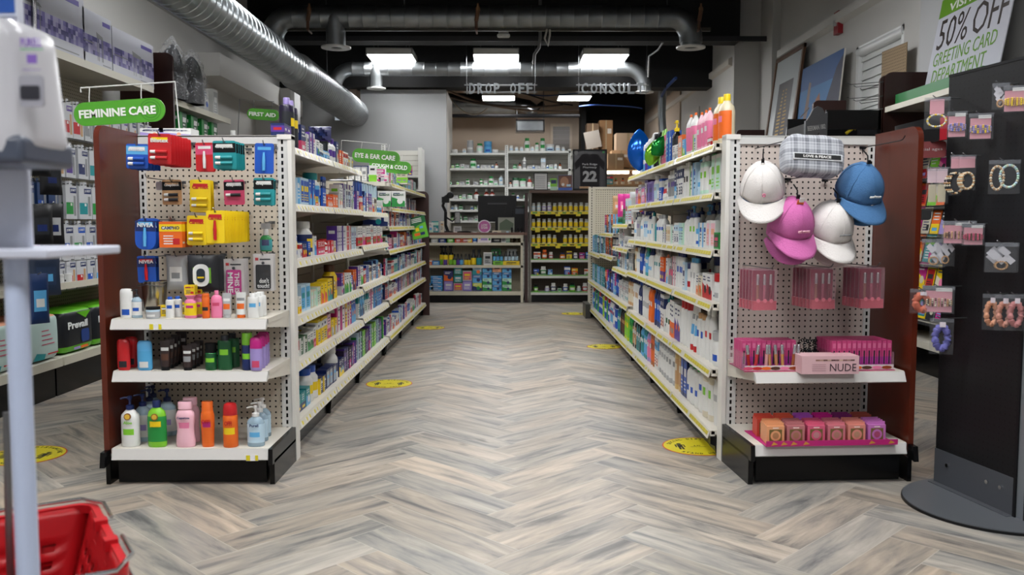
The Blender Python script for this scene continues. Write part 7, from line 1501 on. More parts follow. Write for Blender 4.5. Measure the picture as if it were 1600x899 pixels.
a0 = atx(1253, 70, 3.2); a1 = atx(1218, 87, 3.18)
YA0, YA1 = atx(1232, 208, 3.0).y, atx(1200, 212, 3.0).y
def yz(px, py, X): q = atx(px, py, X); return q.y, q.z
ya, zb_ = yz(1256, 66, 3.22); yb, zb2 = yz(1216, 86, 3.22)
leaning(3.08, ya-.05, yb+.05, 1.727, 1.30, R(-7), 'tall wooden framed picture of a golden lit tower with pale mount', 'framed picture', 'framed_picture', tower, M('#5c402c', .45), .05)
def parrot(b, A, h, y):
    # plain generic landscape with two birds on a branch beside a hill
    b.fq(-A, A, 0, h*.35, y, M('#3c6c50', .6)); b.fq(-A, A, h*.3, h, y-.0002, M('#2c6ca4', .6)); b.fq(-A, A, h*.75, h, y-.0004, M('#1c4c84', .6))
    b.add([(A*.0, y-.0007, h*.28), (A, y-.0007, h*.28), (A, y-.0007, h*.95), (A*.75, y-.0007, h*.85), (A*.35, y-.0007, h*.5)], [(0, 1, 2, 3, 4)], M('#2c3048', .6))
    b.add([(-A*.15, y-.001, 0), (A*.75, y-.001, 0), (A*.72, y-.001, h*.44), (A*.2, y-.001, h*.46), (A*.05, y-.001, h*.66), (-A*.12, y-.001, h*.6)], [(0, 1, 2, 3, 4, 5)], M('#8c5c48', .6))
    b.add([(-A*.84, y-.001, h*.48), (-A*.4, y-.001, h*.55), (-A*.4, y-.001, h*.53), (-A*.84, y-.001, h*.46)], [(0, 1, 2, 3)], M('#3c3834', .6)); b.add([(-A*.8, y-.001, h*.2), (-A*.66, y-.001, h*.5), (-A*.55, y-.001, h*.82), (-A*.44, y-.001, h*.8), (-A*.46, y-.001, h*.52), (-A*.7, y-.001, h*.2)], [(0, 1, 2, 3, 4, 5)], M('#7c6c68', .6))
ya, _ = yz(1321, 75, 3.2); yb, _ = yz(1256, 104, 3.2)
leaning(3.12, ya, yb, 1.727, 1.0, R(-5), 'unframed canvas painting of birds on a branch under a blue sky', 'painting', 'painting', parrot, M('#c8c4bc', .6), 0, .03)
# fire alarm
p = atx(1314, 36, XR); r = empty('fire_alarm', (XR, p.y, p.z)); T(r, 'small red fire alarm strobe high on the right wall', 'fire alarm')
b = MB(); b.box(-.05, 0, -.06, .06, -.11, .11, M('#8c1420', .4)); b.build('body', r); b = MB(); b.box(-.07, -.05, -.02, .02, -.03, .03, 'silver'); b.build('strobe', r)
# brown pegboard sheet
a = at(1377, 82, 6.9); c = at(1414, 64, 6.35); r = empty('pegboard_sheet', (3.02, 6.32, 1.93)); T(r, 'brown pegboard sheet leaning by the window blind', 'pegboard')
p0 = at(1377, 120, 7.5); p1 = at(1414, 120, 7.1); d_ = math.atan2(p1.y-p0.y, p1.x-p0.x); r.location = (p0.x, 7.5, 1.94); r.rotation_euler = (0, 0, d_); w_ = (p1-p0).length; b = MB(); b.box(0, w_*1.02, 0, .006, 0, at(1414, 66, 7.1).z-1.94, PEGBR); b.build('sheet', r)
# 50% OFF sign on the shelf: board facing the shop, leaning back
r = empty('sale_sign', (0, 0, 0)); T(r, 'large tilted white and green sign reading 50% OFF GREETING CARD DEPARTMENT', 'sign')
pbl = at(1440, 140, 6.5); pbr = at(1556, 118, 5.45); wS = (pbr-pbl).length; ang = math.atan2(pbr.y-pbl.y, pbr.x-pbl.x)
r.location = (pbl.x, pbl.y, 1.94); HS = .76
r.rotation_euler = (Matrix.Rotation(ang, 4, 'Z') @ Matrix.Rotation(R(-10), 4, 'X')).to_euler()
b = MB(); b.box(0, wS, 0, .006, 0, HS, M('#b4b6c0', .4)); b.box(0, wS, -.001, 0, HS*.82, HS, M('#5c8c1c', .4)); b.box(wS*.5, wS, -.001, 0, .0, HS*.05, M('#5c8c1c', .4)); b.build('board', r)
text('VISIT OUR', r, wS*.5, -.0012, HS*.885, wS*.72, HS*.08, M('#d0d0d0', .5), .02); text('50%', r, wS*.27, -.001, HS*.64, wS*.42, HS*.29, M('#241a14', .5), -.0); text('OFF', r, wS*.75, -.001, HS*.64, wS*.42, HS*.29, M('#241a14', .5), -.0)
text('GREETING CARD', r, wS*.48, -.001, HS*.40, wS*.84, HS*.13, M('#5c8c1c', .5), .0); text('DEPARTMENT', r, wS*.45, -.001, HS*.235, wS*.72, HS*.13, M('#5c8c1c', .5), .0)
b = MB(); p0 = atx(1396, 155, 2.93); b.box(0, .15, 0, 1.2, 0, .085, M('#1c6c34', .35)); T(b.build('green_box', None, (2.9, 5.37, 1.932)), 'long flat green wrapped box lying on the top shelf before the sale sign', 'box')
# black soap display with arched header
p = at(1257, 175, 6.4); r = empty('soap_display', (p.x, 6.4, 0)); T(r, 'black display rack with a grey arched header reading BEEKMAN behind the caps', 'display rack')
a = at(1257, 213, 6.4); zt = at(1340, 172, 6.4).z; x1 = at(1377, 180, 6.4).x-p.x; xh = at(1291, 180, 6.4).x-p.x
b = MB(); b.box(xh, x1, .0, .02, zt-.14, zt, MBLK); b.box(0, .02, 0, .4, 0, zt-.1, MBLK); b.box(x1-.02, x1, 0, .4, 0, zt, MBLK); b.box(0, x1, .38, .4, 0, zt-.02, MBLK); [b.box(0, x1, 0, .4, zt-.25-.3*k, zt-.235-.3*k, MBLK) for k in range(5)]; b.build('frame', r)
hz = zt-.16; b = MB(); pts = [(0, hz-.12), (xh, hz-.06), (xh, hz+.145), (xh*.9, hz+.13), (xh*.75, hz+.17), (xh*.55, hz+.185), (xh*.35, hz+.165), (xh*.2, hz+.115), (xh*.05, hz+.08), (0, hz+.08)]; b.prism(pts[::-1], 1, -.03, .0, M('#54565a', .5)); b.build('arched_header', r); o = text('BEEKMAN 1802', r, xh*.5, -.0315, hz+.03, xh*.82, .035, M('#b8b8b8', .5)); o.rotation_euler = (0, R(-8), 0)
zz = at(1322, 211, 6.4).z; q_ = r; b = MB(); b.box(.02, x1-.02, -.02, .1, zz-.012, zz, MBLK); b.build('ledge', q_)
b = MB(); b.tube([(0, 0, 0), (.05, 0, .04), (.07, 0, .035)], .012, M('#c8b41c', .4), 8); T(b.build('banana_shaped_item', None, (at(1322, 208, 6.42).x, 6.42, zz+.012)), 'small bright yellow curved item on the black display rack', 'toy') 
# ------------------------------------------------------------------ right: black pegboard spinner with jewellery
SX, SY = 1.83, 3.2
pA = atz(1460, 757, 0); pB = atz(1583, 813, 0); dvec = (pB-pA); angS = math.atan2(dvec.y, dvec.x)
r = empty('jewellery_spinner', (pA.x, pA.y, 0)); r.rotation_euler = (0, 0, angS); T(r, 'tall black pegboard stand with hanging jewellery on a round grey base', 'display stand')
LW = dvec.length
b = MB(); b.box(0, LW, 0, .012, .13, 1.62, PEGB); b.build('pegboard_panel', r)
b = MB(); b.box(0, LW, -.004, 0, .012, .15, M('#55585e', .4, .4)); b.box(0, LW, -.03, .0, .012, .016, M('#55585e', .4, .4))
for x in (.08, .3, LW-.06): b.lathe([(.008, -.01), (.006, -.004)], CHROME, 10, c=(x, 0, .1), ax=1)
b.build('lower_bracket', r)
b = MB(); b.box(LW, LW+.012, -.006, .02, .012, 1.63, MBLK); b.box(LW+.012, LW+.045, -.0, .02, .012, 1.63, M('#8c9298', .35, .6)); b.box(0, LW, -.002, .014, 1.62, 1.63, MBLK); b.build('edge_trim', r)
b = MB(); b.box(LW+.045, LW+.06, -.0, .4, .012, 1.62, PEGB); b.build('pegboard_panel', r)
b = MB(); cx, cy = LW*.62+.02, .05; b.lathe([(.325, 0), (.325, .010)], MBLK, 64, c=(cx, cy, 0)); b.lathe([(.322, .010), (.322, .013), (.31, .0135)], M('#6c7076', .4, .5), 64, c=(cx, cy, 0)); b.build('round_base', r)
MS = Matrix.Translation((pA.x, pA.y, 0)) @ Matrix.Rotation(angS, 4, 'Z')
def sp_pt(px, py, off):   # point at distance off in front of the panel
    n = MS.to_3x3() @ Vector((0, -1, 0)); o_ = MS @ Vector((0, -off, 0)); D = _R*((px-800)/FPX)+_U*(-(py-449.5)/FPX)+_F; C0 = Vector((0, 0, CH)); return C0+D*((o_-C0).dot(n)/D.dot(n))
PK = M('#c48c98', .5)
def bagpack(px, py, w_px, h_px, off, label, fn, n=1, face=R(-22)):
    p = sp_pt(px, py, off); s_ = p.y/FPX; w_, h = w_px*s_, h_px*s_
    for i in range(n):
        q = p+Vector((.004+.016*i*cos(angS+pi/2)*0+.006*i, .018*i, 0)); r = empty('jewellery_pack', q); r.rotation_euler = (0, 0, face); T(r, label if i == 0 else f'{label}, {nth(i+1)} behind it', 'jewellery', 'jewellery packs on the black stand')
        fn(r, w_, h, i)
        b = MB(); b.box(-w_/2, w_/2, -.010, -.0095, -h, .006, FILM); b.box(-w_/2, w_/2, -.0105, -.0095, -.008, .006, M('#8c9098', .3, 0, 0, 0, 0, .2)); b.build('clear_bag', r)
    a = MS.inverted() @ p; b = MB(); 
    A = MS @ Vector((a.x, 0, a.z+.006)); Ht = p+Vector((0, 0, .004)); b.tube([A-p, Ht-p, Ht-p+(Ht-A).normalized()*.015+Vector((0, 0, .01))], .0022, WIRE, 6); T(b.build('wire_hook', None, p), 'hook for the '+' '.join(label.split()[:12]), 'hook', 'wire hooks on the black stand')
def ring(b, cx, cz, rx, rz_, m, beads=22, br=.0035, y=-.005):
    for k in range(beads):
        t = 2*pi*k/beads; mm = m[k % len(m)] if isinstance(m, list) else m
        b.lathe([(.0005, -br), (br*.8, -br*.6), (br, 0), (br*.8, br*.6), (.0005, br)], M(mm, .3), 6, c=(cx+rx*cos(t), y, cz+rz_*sin(t)), capb=False, capt=False)
def j_card(cols, band, two=False):
    def f(r, w_, h, i):
        b = MB(); b.box(-w_*.42, w_*.42, -.002, 0, -h*.95, -h*.12, PK); b.box(-w_*.1, w_*.42, -.003, -.002, -h*.14, .0, 'white'); b.build('backing_card', r)
        b = MB(); [ring(b, 0, -h*(.5+.07*q), w_*.4, h*.07, band, 24, .0035, -.006) for q in range(3)]; b.build('bracelet', r)
    return f
def j_loop(band, cardc=True, white=False):
    def f(r, w_, h, i):
        b = MB(); b.box(-w_*.28, w_*.28, -.002, 0, -h*.5, 0, PK if not white else M('#c4c6cc', .4)); b.build('backing_card', r)
        b = MB(); ring(b, 0, -h*.72, w_*.36, h*.2, band, 26, .004); b.build('bracelet', r)
    return f
def j_white(r, w_, h, i):
    rnd = random.Random(i+int(w_*1e4)); b = MB()
    for k in range(5): x = rnd.uniform(-.3, .3)*w_; z = -h*rnd.uniform(.15, .6); b.add([(x-.2*w_, -.003-.0004*k, z), (x+.05*w_, -.003-.0004*k, z-.25*h), (x+.2*w_, -.003-.0004*k, z-.1*h), (x-.05*w_, -.003-.0004*k, z+.14*h)], [(0, 1, 2, 3)], M('#bcbcc4', .4))
    b.build('tag', r); b = MB(); ring(b, 0, -h*.75, w_*.18, h*.14, 'tan', 18, .003, -.007); b.build('earring', r)
def j_scrunch(cols):
    def f(r, w_, h, i):
        b = MB(); n = 40; pts = []
        for k in range(n): t = 2*pi*k/n; pts.append((w_*.26*cos(t), -.004+.004*sin(9*t), -h*.52+h*.32*sin(t)))
        b.tube(pts, w_*.14, M(cols[i % len(cols)], .85), 10, closed=True, rf=lambda k: w_*(.15+.035*sin(k*2.1))); b.build('scrunchie', r)
        b = MB(); b.box(-w_*.1, w_*.15, -.022, -.021, -h*.2, -h*.05, M('#c4bcc4', .4)); b.build('tag', r)
    return f
bagpack(1463, 155, 36, 46, .10, 'bag with pale pink card and yellow and white beads at the top', j_loop(['white', 'yellow', 'cream']))
bagpack(1494, 177, 28, 38, .07, 'pink carded blue bead bracelet beside the top bag', j_card(None, ['lavender', '#5c6cb4', 'tan'])); bagpack(1531, 180, 34, 38, .06, 'second pink carded blue bead bracelet', j_card(None, ['lavender', '#4c58a0', 'yellow']))
bagpack(1562, 133, 24, 38, .07, 'clear bag with a tilted pink card near the upper edge', j_white); bagpack(1584, 137, 32, 38, .05, 'clear bag with pink card and gold bracelet near the picture edge', j_card(None, ['tan', 'yellow']))
bagpack(1492, 245, 16, 60, .08, 'dark beaded bracelets hanging from a pink card', lambda r, w_, h, i: ((lambda b: (b.box(-w_*.4, w_*.4, -.002, 0, -h*.3, 0, PK), b.build('backing_card', r)))(MB()), (lambda b: ([ring(b, .004*q-.004, -h*.68, w_*(.8-.1*q), h*.26, ['charcoal', 'tan', 'cream'], 26, .004, -.004-.004*q) for q in range(3)], b.build('bracelet', r)))(MB())))
bagpack(1510, 245, 24, 52, .06, 'cream beaded bracelets hanging from a pink card', lambda r, w_, h, i: ((lambda b: (b.box(-w_*.45, w_*.45, -.002, 0, -h*.33, 0, PK), b.build('backing_card', r)))(MB()), (lambda b: ([ring(b, .003*q-.003, -h*.72, w_*(.46-.05*q), h*.24, ['cream', 'tan'], 26, .004, -.004-.004*q) for q in range(3)], b.build('bracelet', r)))(MB())))
for i, px in enumerate((1456, 1471)): bagpack(px, 264, 18, 54, .10, f'pale card with tiny earrings, {nth(i+1)} of the pair left of the bracelets'.replace('left of', 'beside'), lambda r, w_, h, i: (lambda b: (b.box(-w_*.4, w_*.4, -.002, 0, -h*.4, 0, M('#c8b0b8', .4)), b.box(-w_*.3, w_*.3, -.002, -.001, -h*.95, -h*.45, M('#b0a890', .4)), b.build('backing_card', r)))(MB()))
bagpack(1568, 253, 44, 50, .04, 'clear bag with three large pale bead rings', lambda r, w_, h, i: (lambda b: (ring(b, -w_*.22, -h*.5, w_*.2, h*.36, ['tan', 'cream'], 26, .005), ring(b, w_*.15, -h*.45, w_*.28, h*.34, ['mint', 'ice', 'cream'], 28, .005), b.build('bracelet', r)))(MB()))
bagpack(1497, 348, 48, 34, .08, 'row of pink carded gold bracelets in the middle of the stand', j_card(None, ['tan', 'brown']), 2); bagpack(1520, 352, 30, 32, .06, 'dark pink carded bracelets beside the gold ones', j_card(None, ['rose', 'brown']), 3)
bagpack(1458, 376, 34, 42, .11, 'clear bag with two white tags overlapping the greeting cards', j_white, 2); bagpack(1476, 376, 26, 40, .09, 'clear bag with long white tags beside the stand edge', j_white)
bagpack(1564, 382, 46, 44, .05, 'clear bag with white tags and a copper ring', j_white, 2)
bagpack(1440, 454, 36, 36, .14, 'bag of coral flower hair ties overlapping the greeting cards', j_scrunch(['#b0604c', '#a85c50'])); bagpack(1466, 450, 44, 40, .10, 'row of brown and pink earring cards in clear bags', j_card(None, ['tan', 'brown', 'cream']), 4)
bagpack(1548, 462, 26, 54, .07, 'clear bag with a peach coloured scrunchie', j_scrunch(['#b88468'])); bagpack(1568, 463, 28, 54, .055, 'clear bag with a tan flowered scrunchie', j_scrunch(['#b07c6c'])); bagpack(1586, 463, 28, 54, .045, 'clear bag with a rose coloured scrunchie at the picture edge', j_scrunch(['#a87070']))
bagpack(1470, 500, 34, 54, .11, 'clear bag with a blue and black checked scrunchie', j_scrunch(['#5c5c9c']))

# ------------------------------------------------------------------ left wall: hosiery fixture
KL = -2.72
def wall_fixture(y0, y1, ztop, label, wood=None):
    r = empty('wall_shelving', (KL, y0, 0)); T(r, label, 'shelving', 'hosiery shelving on the left wall'); L_ = y1-y0
    b = MB(); b.box(-.40, -.38, 0, L_, .1, ztop, PEGSIDE); b.build('pegboard_panel', r)
    b = MB(); b.box(-.40, .0, 0, L_, ztop-.03, ztop, MW); b.box(0, .012, 0, L_, ztop-.045, ztop+.004, M('#c8c4b4', .35)); b.build('top_shelf', r)
    b = MB(); b.box(-.38, .0, 0, L_, .2, .235, MW); b.box(0, .012, 0, L_, .19, .24, M('#c8c4b4', .35)); b.build('base_deck', r)
    b = MB(); b.box(-.06, -.04, 0, L_, 0, .2, MK); b.build('kick_plate', r)
    b = MB(); b.box(-.38, -.02, 0, L_, .66, .685, MW); b.box(-.02, -.008, 0, L_, .65, .69, M('#c8c4b4', .35)); b.build('shelf', r)
    return r
wall_fixture(3.6, 5.2, 2.09, 'first hosiery wall shelving unit, partly behind the sanitiser stand')
wall_fixture(5.22, 6.68, 2.09, 'second hosiery wall shelving unit ending at the dark wood panel')
wall_fixture(7.1, 8.5, 2.06, 'wall shelving unit beyond the dark wood panel, with green boxes')
b = MB(); b.prism(rrect(-.42, .0, 0, 2.40, .05, 4, (0, 1, 0, 0))[::-1], 1, 0, .03, WOODD); T(b.build('side_panel_board', None, (at(272, 200, 6.95).x, 6.95, 0)), 'dark brown rounded panel dividing the hosiery wall shelving', 'panel')
b = MB(); b.prism(rrect(-.42, .0, .1, 2.20, .05, 4, (0, 1, 0, 0))[::-1], 1, 0, .03, WOODD); 
WCK = M('#5c5494', .5)
def med_box(y0, y1, z0, h, d, label, X=KL-.04, seat=True, rzz=0):
    w_ = y1-y0; r = empty('shower_seat_box', (X, (y0+y1)/2, z0)); r.rotation_euler = (0, 0, pi/2+rzz); T(r, label, 'box', 'white medical seat boxes'); A = w_/2
    b = MB(); b.box(-A, A, 0, d, 0, h, M('#b8bac4', .35)); rnd = random.Random(int(y0*100)); n = int(w_/.03)
    for i in range(n):
        for j in range(4 if h > .3 else 3):
            c = rnd.choice(['#3c3878', '#5c5498', '#8c86b8', '#6c64a8', '#a8a4c8']); x = -A+i*w_/n; z = h*.22+j*.03; b.fq(x, x+w_/n, z, z+.03, -.0006, M(c, .4))
    b.fq(A*.35, A*.92, h*.82, h*.9, -.0008, WCK); b.fq(-A*.95, -A*.3, h*.42, h*.44, -.0008, 'grey'); b.fq(A*.3, A*.9, h*.08, h*.1, -.0008, 'grey'); b.build('body', r)
    text('seat & bath', r, A*.63, -.0009, h*.86, A*.45, h*.035, 'white', 0) if False else None
    if seat:
        b = MB(); z = h*.55; x = A*.15; b.prism([(x-A*.22, z), (x+A*.22, z), (x+A*.18, z+.02), (x-A*.18, z+.035), (x-A*.24, z+.04)][::-1], 1, -.0014, -.0008, 'grey')
        for q in (-.18, -.08, .12, .19): b.box(x+A*q-.003, x+A*q+.003, -.0014, -.0008, h*.14, z, 'grey')
        b.build('printed_seat_picture', r)
y = lambda px, py=130: atx(px, py, KL-.04).y
med_box(4.1, y(131, 20), 2.092, .42, .3, 'large white medical box with violet squares behind the crutch'); med_box(y(131, 90), y(175, 90), 2.092, .36, .3, 'white medical box picturing a shower stool, middle of the row'); med_box(y(177, 110), y(240, 110), 2.092, .33, .28, 'white medical box picturing a shower chair, last of the row')
p = at(98, 68, 5.15); r = empty('crutch', (KL-.03, 5.1, 2.095)); T(r, 'silver metal crutch pole standing before the medical boxes', 'crutch')
b = MB(); b.tube([(0, 0, 0), (.01, .02, .7)], .014, M('#9c9ca0', .25, .9), 12); b.build('tube', r); b = MB(); b.lathe([(.024, 0), (.02, .05), (.014, .07)], 'charcoal', 14); b.lathe([(.016, .27), (.018, .28), (.018, .31), (.016, .32)], 'charcoal', 14, c=(.004, .008, 0)); b.build('rubber_foot', r)
p = atx(47, 10, KL); b = MB(); b.tube([(0, 0, 0), (.0, .03, .6)], .010, M('#b4b4b4', .3, .8), 10); T(b.build('metal_pole', None, (KL-.02, 4.62, 2.095)), 'thin silver pole standing by the large medical box', 'pole')
# bagged shower chair: black lumpy thing in clear film
def bagged(px, py, Y, w_, h, label):
    p = at(px, py, Y); r = empty('bagged_cushion', (p.x, Y, 2.062)); T(r, label, 'cushion', 'black cushions in plastic bags')
    b = MB(); n, k_ = 20, 10; v = []; f = []
    for j in range(k_+1):
        t = j/k_; rr = (w_/2)*(1-t**2.2)**.6*(1-.2*t)+.01
        for i in range(n): a = 2*pi*i/n; v.append((rr*cos(a)+.18*t*w_, rr*.8*sin(a), h*t))
    for j in range(k_):
        for i in range(n): q = (i+1) % n; f.append((j*n+i, j*n+q, (j+1)*n+q, (j+1)*n+i))
    b.add(v, f, M('#0e0f14', .5), True); b.build('cushion', r)
    b = MB(); v2 = []
    for idx, q in enumerate(v): nn = noise.noise(Vector(q)*14); v2.append((q[0]*1.0+.02*nn+(q[0]-.18*q[2]/h*w_)*.12, q[1]*1.15+.02*nn, q[2]*1.16+.02*nn))
    b.add(v2, f, FILMW, True); b.build('plastic_bag', r)
def filmw():
    m, nt, b, N, L = nodes('crinkled_film'); tc = N('ShaderNodeTexCoord'); n = N('ShaderNodeTexNoise'); n.inputs['Scale'].default_value = 30; n.inputs['Detail'].default_value = 5; n.inputs['Distortion'].default_value = 1.5; L(tc.outputs['Object'], n.inputs[0])
    mr = N('ShaderNodeMapRange'); mr.inputs[1].default_value = .5; mr.inputs[2].default_value = .75; mr.inputs[3].default_value = .1; mr.inputs[4].default_value = .75; L(n.outputs[0], mr.inputs[0]); L(mr.outputs[0], b.inputs['Alpha'])
    b.inputs['Base Color'].default_value = (.6, .62, .66, 1); b.inputs['Roughness'].default_value = .2; bp = N('ShaderNodeBump'); bp.inputs['Strength'].default_value = .8; bp.inputs['Distance'].default_value = .02; L(n.outputs[0], bp.inputs['Height']); L(bp.outputs[0], b.inputs['Normal']); return m
FILMW = filmw()
bagged(262, 140, 7.15, .26, .44, 'tall black cushion in a clear plastic bag on the wall shelf'); bagged(292, 155, 7.45, .27, .40, 'second bagged black cushion beside the white cartons')
for i, (px, c, h, yy) in enumerate(((326, 'white', .2, 7.95), (338, 'white', .24, 8.2))): put(carton(.12, h, .2, c, 'silver', 'blue' if i == 0 else 'white', 3 if i == 0 else 4), (KL-.03, yy, 2.062), ('white carton with a small blue mark' if i == 0 else 'plain white carton')+' beside the bagged cushions', 'white cartons on the left wall shelf', pi/2)
for i in range(5):
    put(carton(.16, .22, .12, 'dgreen', 'green', 'white', 2), (KL-.06, 7.2+.26*i, 1.78), f'green box with a pictured handle, {nth(i+1)} under the far wall shelf', 'green boxes under the far wall shelf', pi/2)
b = MB(); b.box(-.35, .0, 0, 1.4, 1.755, 1.78, MW); T(b.build('inner_shelf_board', None, (KL-.02, 7.1, 0)), 'cream inner shelf carrying the green boxes on the left wall', 'shelf board')
# hosiery rows: hooks perpendicular to the wall, boxes facing the shop
def hos_row(z, y0, y1, w_, h, n_deep, bands, rowname, base='#c0c2c6', gap=.02, dks=('navy',)):
    yv = y0; i = 0
    while yv < y1-w_:
        bd = bands[i % len(bands)]; i += 1; dk = dks[i % len(dks)]
        tp = flatbox_hang(w_, h, .018, base, bd, dk)
        for q in range(n_deep): put(tp, (KL-.04-.024*q, yv+w_/2+random.uniform(-.004, .004), z), f'stocking box with {cn(bd)} block, {nth(i)} on the {rowname}' + ('' if q == 0 else f', {ORD[q]} back'), f'stocking boxes on the {rowname}', pi/2+R(random.uniform(-5, 5)))
        b = MB(); b.tube([(0, 0, 0), (-.30, 0, 0)], .003, WIRE, 5); T(b.build('wire_hook', None, (KL-.02, yv+w_/2, z+.012)), f'wire hook of {nth(i)} stocking box on the {rowname}', 'hook', 'wire hooks of the hosiery wall')
        yv += w_+gap
hos_row(1.80, 4.6, 6.85, .115, .21, 3, ['red', 'red', 'grey', 'teal', 'red', 'teal'], 'topmost hosiery row', dks=('navy', 'purple', 'navy'))
hos_row(1.53, 4.3, 6.6, .14, .19, 3, ['red', 'purple', 'navy', 'teal', 'teal', 'teal'], 'second hosiery row')
hos_row(1.29, 4.3, 5.35, .11, .20, 3, ['blue', 'navy'], 'third hosiery row', base='#26406c'); hos_row(1.29, 5.4, 6.6, .16, .21, 3, ['green', 'teal', 'green', 'teal'], 'third row near wood side')
hos_row(1.04, 4.9, 6.6, .13, .22, 3, ['blue', 'navy', 'sky', 'blue', 'green'], 'fourth hosiery row', dks=('navy', 'blue'))
hos_row(.815, 5.0, 5.9, .11, .18, 2, ['blue', 'sky', 'blue', 'red', 'red'], 'lowest hosiery row')
# black gloves / braces hanging near the stand
def wallhook(p, Y):
    b = MB(); b.tube([(-3.1-p.x, 0, 0), (0, 0, 0), (.02, 0, .012)], .003, WIRE, 5); T(b.build('wire_hook', None, (p.x, Y, p.z-.006)), f'wire hook carrying brace {nth(len([q for q in bpy.data.objects if q.get("group") == "hooks of the braces"])+1)} beside the sanitiser stand', 'hook', 'hooks of the braces')
for i, (px, py, Y, w_, h) in enumerate(((60, 235, 4.75, .13, .14), (78, 250, 5.0, .13, .2), (62, 320, 4.8, .14, .22), (80, 318, 4.9, .14, .24))):
    p = at(px, py, Y); put(pouch(w_, h, .04, '#0f1014', 'charcoal' if i != 3 else 'silver', 'navy', name='black_brace'), (p.x, Y, p.z), f'black fabric support brace, {nth(i+1)} hung beside the sanitiser stand', 'black braces on the left wall', R(55)); wallhook(p, Y)
p = at(60, 395, 4.9); put(pouch(.2, .25, .05, '#26344c', '#2c3c58', 'sky', name='bagged_brace'), (p.x, 4.95, p.z), 'dark blue brace in a plastic bag below the black ones', None, R(60)); wallhook(p, 4.95); p = at(55, 428, 4.6); put(pouch(.12, .27, .04, '#1c3460', 'sky', 'white', name='bagged_brace'), (p.x, 4.62, p.z), 'blue packed brace hanging lowest beside the stand pole', None, R(60)); wallhook(p, 4.62)
# shelf at .685 : brochures, jars, cartons
ZH = .686
for i in range(4): o = put(carton(.09, .24, .008, 'lightpink', 'pink', 'purple', 0 if i == 3 else 1), (KL-.03-.0*i, 5.0+.035*i, ZH), f'pink printed leaflet pack, {nth(i+1)} in the fan on the hosiery shelf', 'pink leaflet packs', pi/2-R(25))
for i in range(3): put(jar(.085, .055, 'white', 'white', 'white', 'charcoal'), (KL-.06, 5.20+.10*i, ZH), f'white cream jar, {nth(i+1)} on the hosiery shelf', 'white cream jars')
for i in range(2): put(lotion(.05, .13, 'white', 'white', 'white', 'mint'), (KL-.13, 5.42+.08*i, ZH), f'small white bottle, {nth(i+1)} behind the cream jars', 'small white bottles', pi/2)
for i in range(2): put(carton(.36, .2, .1, 'white', 'green', 'lime', 4 if i == 0 else 2), (KL-.2, 5.45+.4*i, ZH), ('wide white and green carton' if i == 0 else 'white carton with green edge')+' at the back of the hosiery shelf', 'green and white cartons', pi/2)
for i in range(4): put(carton(.08, .09, .08, 'white', 'navy', 'lime', (1, 3)[i % 2]), (KL-.05, 5.75+.12*i, ZH), f'small white and navy carton, {nth(i+1)} beside the end cap wood', 'small cartons on the hosiery shelf', pi/2)
# diaper packs
@memo
def diaper(w_, h, c1, style):
    b = MB(); n = 10; v = []; f = []; ml = []
    nx, nz = 12, 12; D = .28
    prof = lambda u, t: (1-.10*abs(u)**6)*(1-.08*abs(t)**6)
    for fx in range(4):
        pass
    o = 0; seg = 32; rows = 14
    for j in range(rows+1):
        ph = -pi/2+pi*j/rows
        for i in range(seg):
            a = 2*pi*i/seg; se = lambda c_, e: math.copysign(abs(c_)**e, c_); k = 1+.015*noise.noise(Vector((3*cos(a), 3*sin(a), 4*ph)))*2
            v.append((w_/2*se(cos(ph), .22)*se(cos(a), .28)*k, D/2+D/2*se(cos(ph), .22)*se(sin(a), .28)*k, h/2+h/2*se(sin(ph), .25)))
    for j in range(rows):
        for i in range(seg):
            q = (i+1) % seg; f.append((j*seg+i, j*seg+q, (j+1)*seg+q, (j+1)*seg+i))
            zc = (v[j*seg+i][2]+v[(j+1)*seg+i][2])/2/h
            if style == 'dark': ml.append('#5cac1c' if (zc > .93 or zc < .14) else '#161a20')
            else: ml.append('#d89878' if zc > .95 else '#b4ccc8')
    b.add(v, f, ml, True)
    parts = [('body', b.mesh())]; b = MB(); A = w_/2
    if style == 'dark':
        b.add([(-A*.2, -.002, h*.93), (A*.75, -.002, h*.93), (A*.4, -.002, h*.76)], [(0, 1, 2)], M('#5cac1c', .4)); b.prism(rrect(A*.1, A*.6, h*.2, h*.5, .02, 4)[::-1], 1, -.003, -.001, M('#1c3c80', .4)); b.fq(-A*.4, A*.0, h*.06, h*.12, -.002, 'lavender'); b.fq(A*.05, A*.5, h*.06, h*.12, -.002, 'orange')
        parts.append(('label', b.mesh())); me = text_mesh('Prevail', w_*.62, h*.17, M('#d8dcdc', .4), .003, .03).copy(); me.transform(Matrix.Translation((-A*.1, -.0, h*.64))); parts.append(('lettering', me))
    else:
        for k in range(4): b.fq(-A*.1, A*(.6-.1*k), h*(.35+.1*k), h*(.37+.1*k), -.002, 'rose'); 
        b.fq(A*.2, A*.8, h*.12, h*.15, -.002, 'red'); b.add([(-A*.6, -.002, h*.05), (0, -.002, h*.04), (A*.1, -.002, h*.15), (-A*.4, -.002, h*.2)], [(0, 1, 2, 3)], 'teal'); parts.append(('label', b.mesh()))
    return ('diaper_pack', 'diaper pack', parts, w_, D, h)
yy = [4.15, 4.62, 5.07, 5.5, 5.90, 6.3]
for i, yv in enumerate(yy):
    st = 'pale' if i in (1, 2) else 'dark'; nm = 'pale mint pack of pads with coral top' if st == 'pale' else 'black and lime pack of pads reading Prevail'
    put(diaper(.40, .27, 'x', st), (KL-.03, yv, .24), f'{nm}, {nth(i+1)} along the base of the hosiery wall', 'pads on the base of the hosiery wall', pi/2)
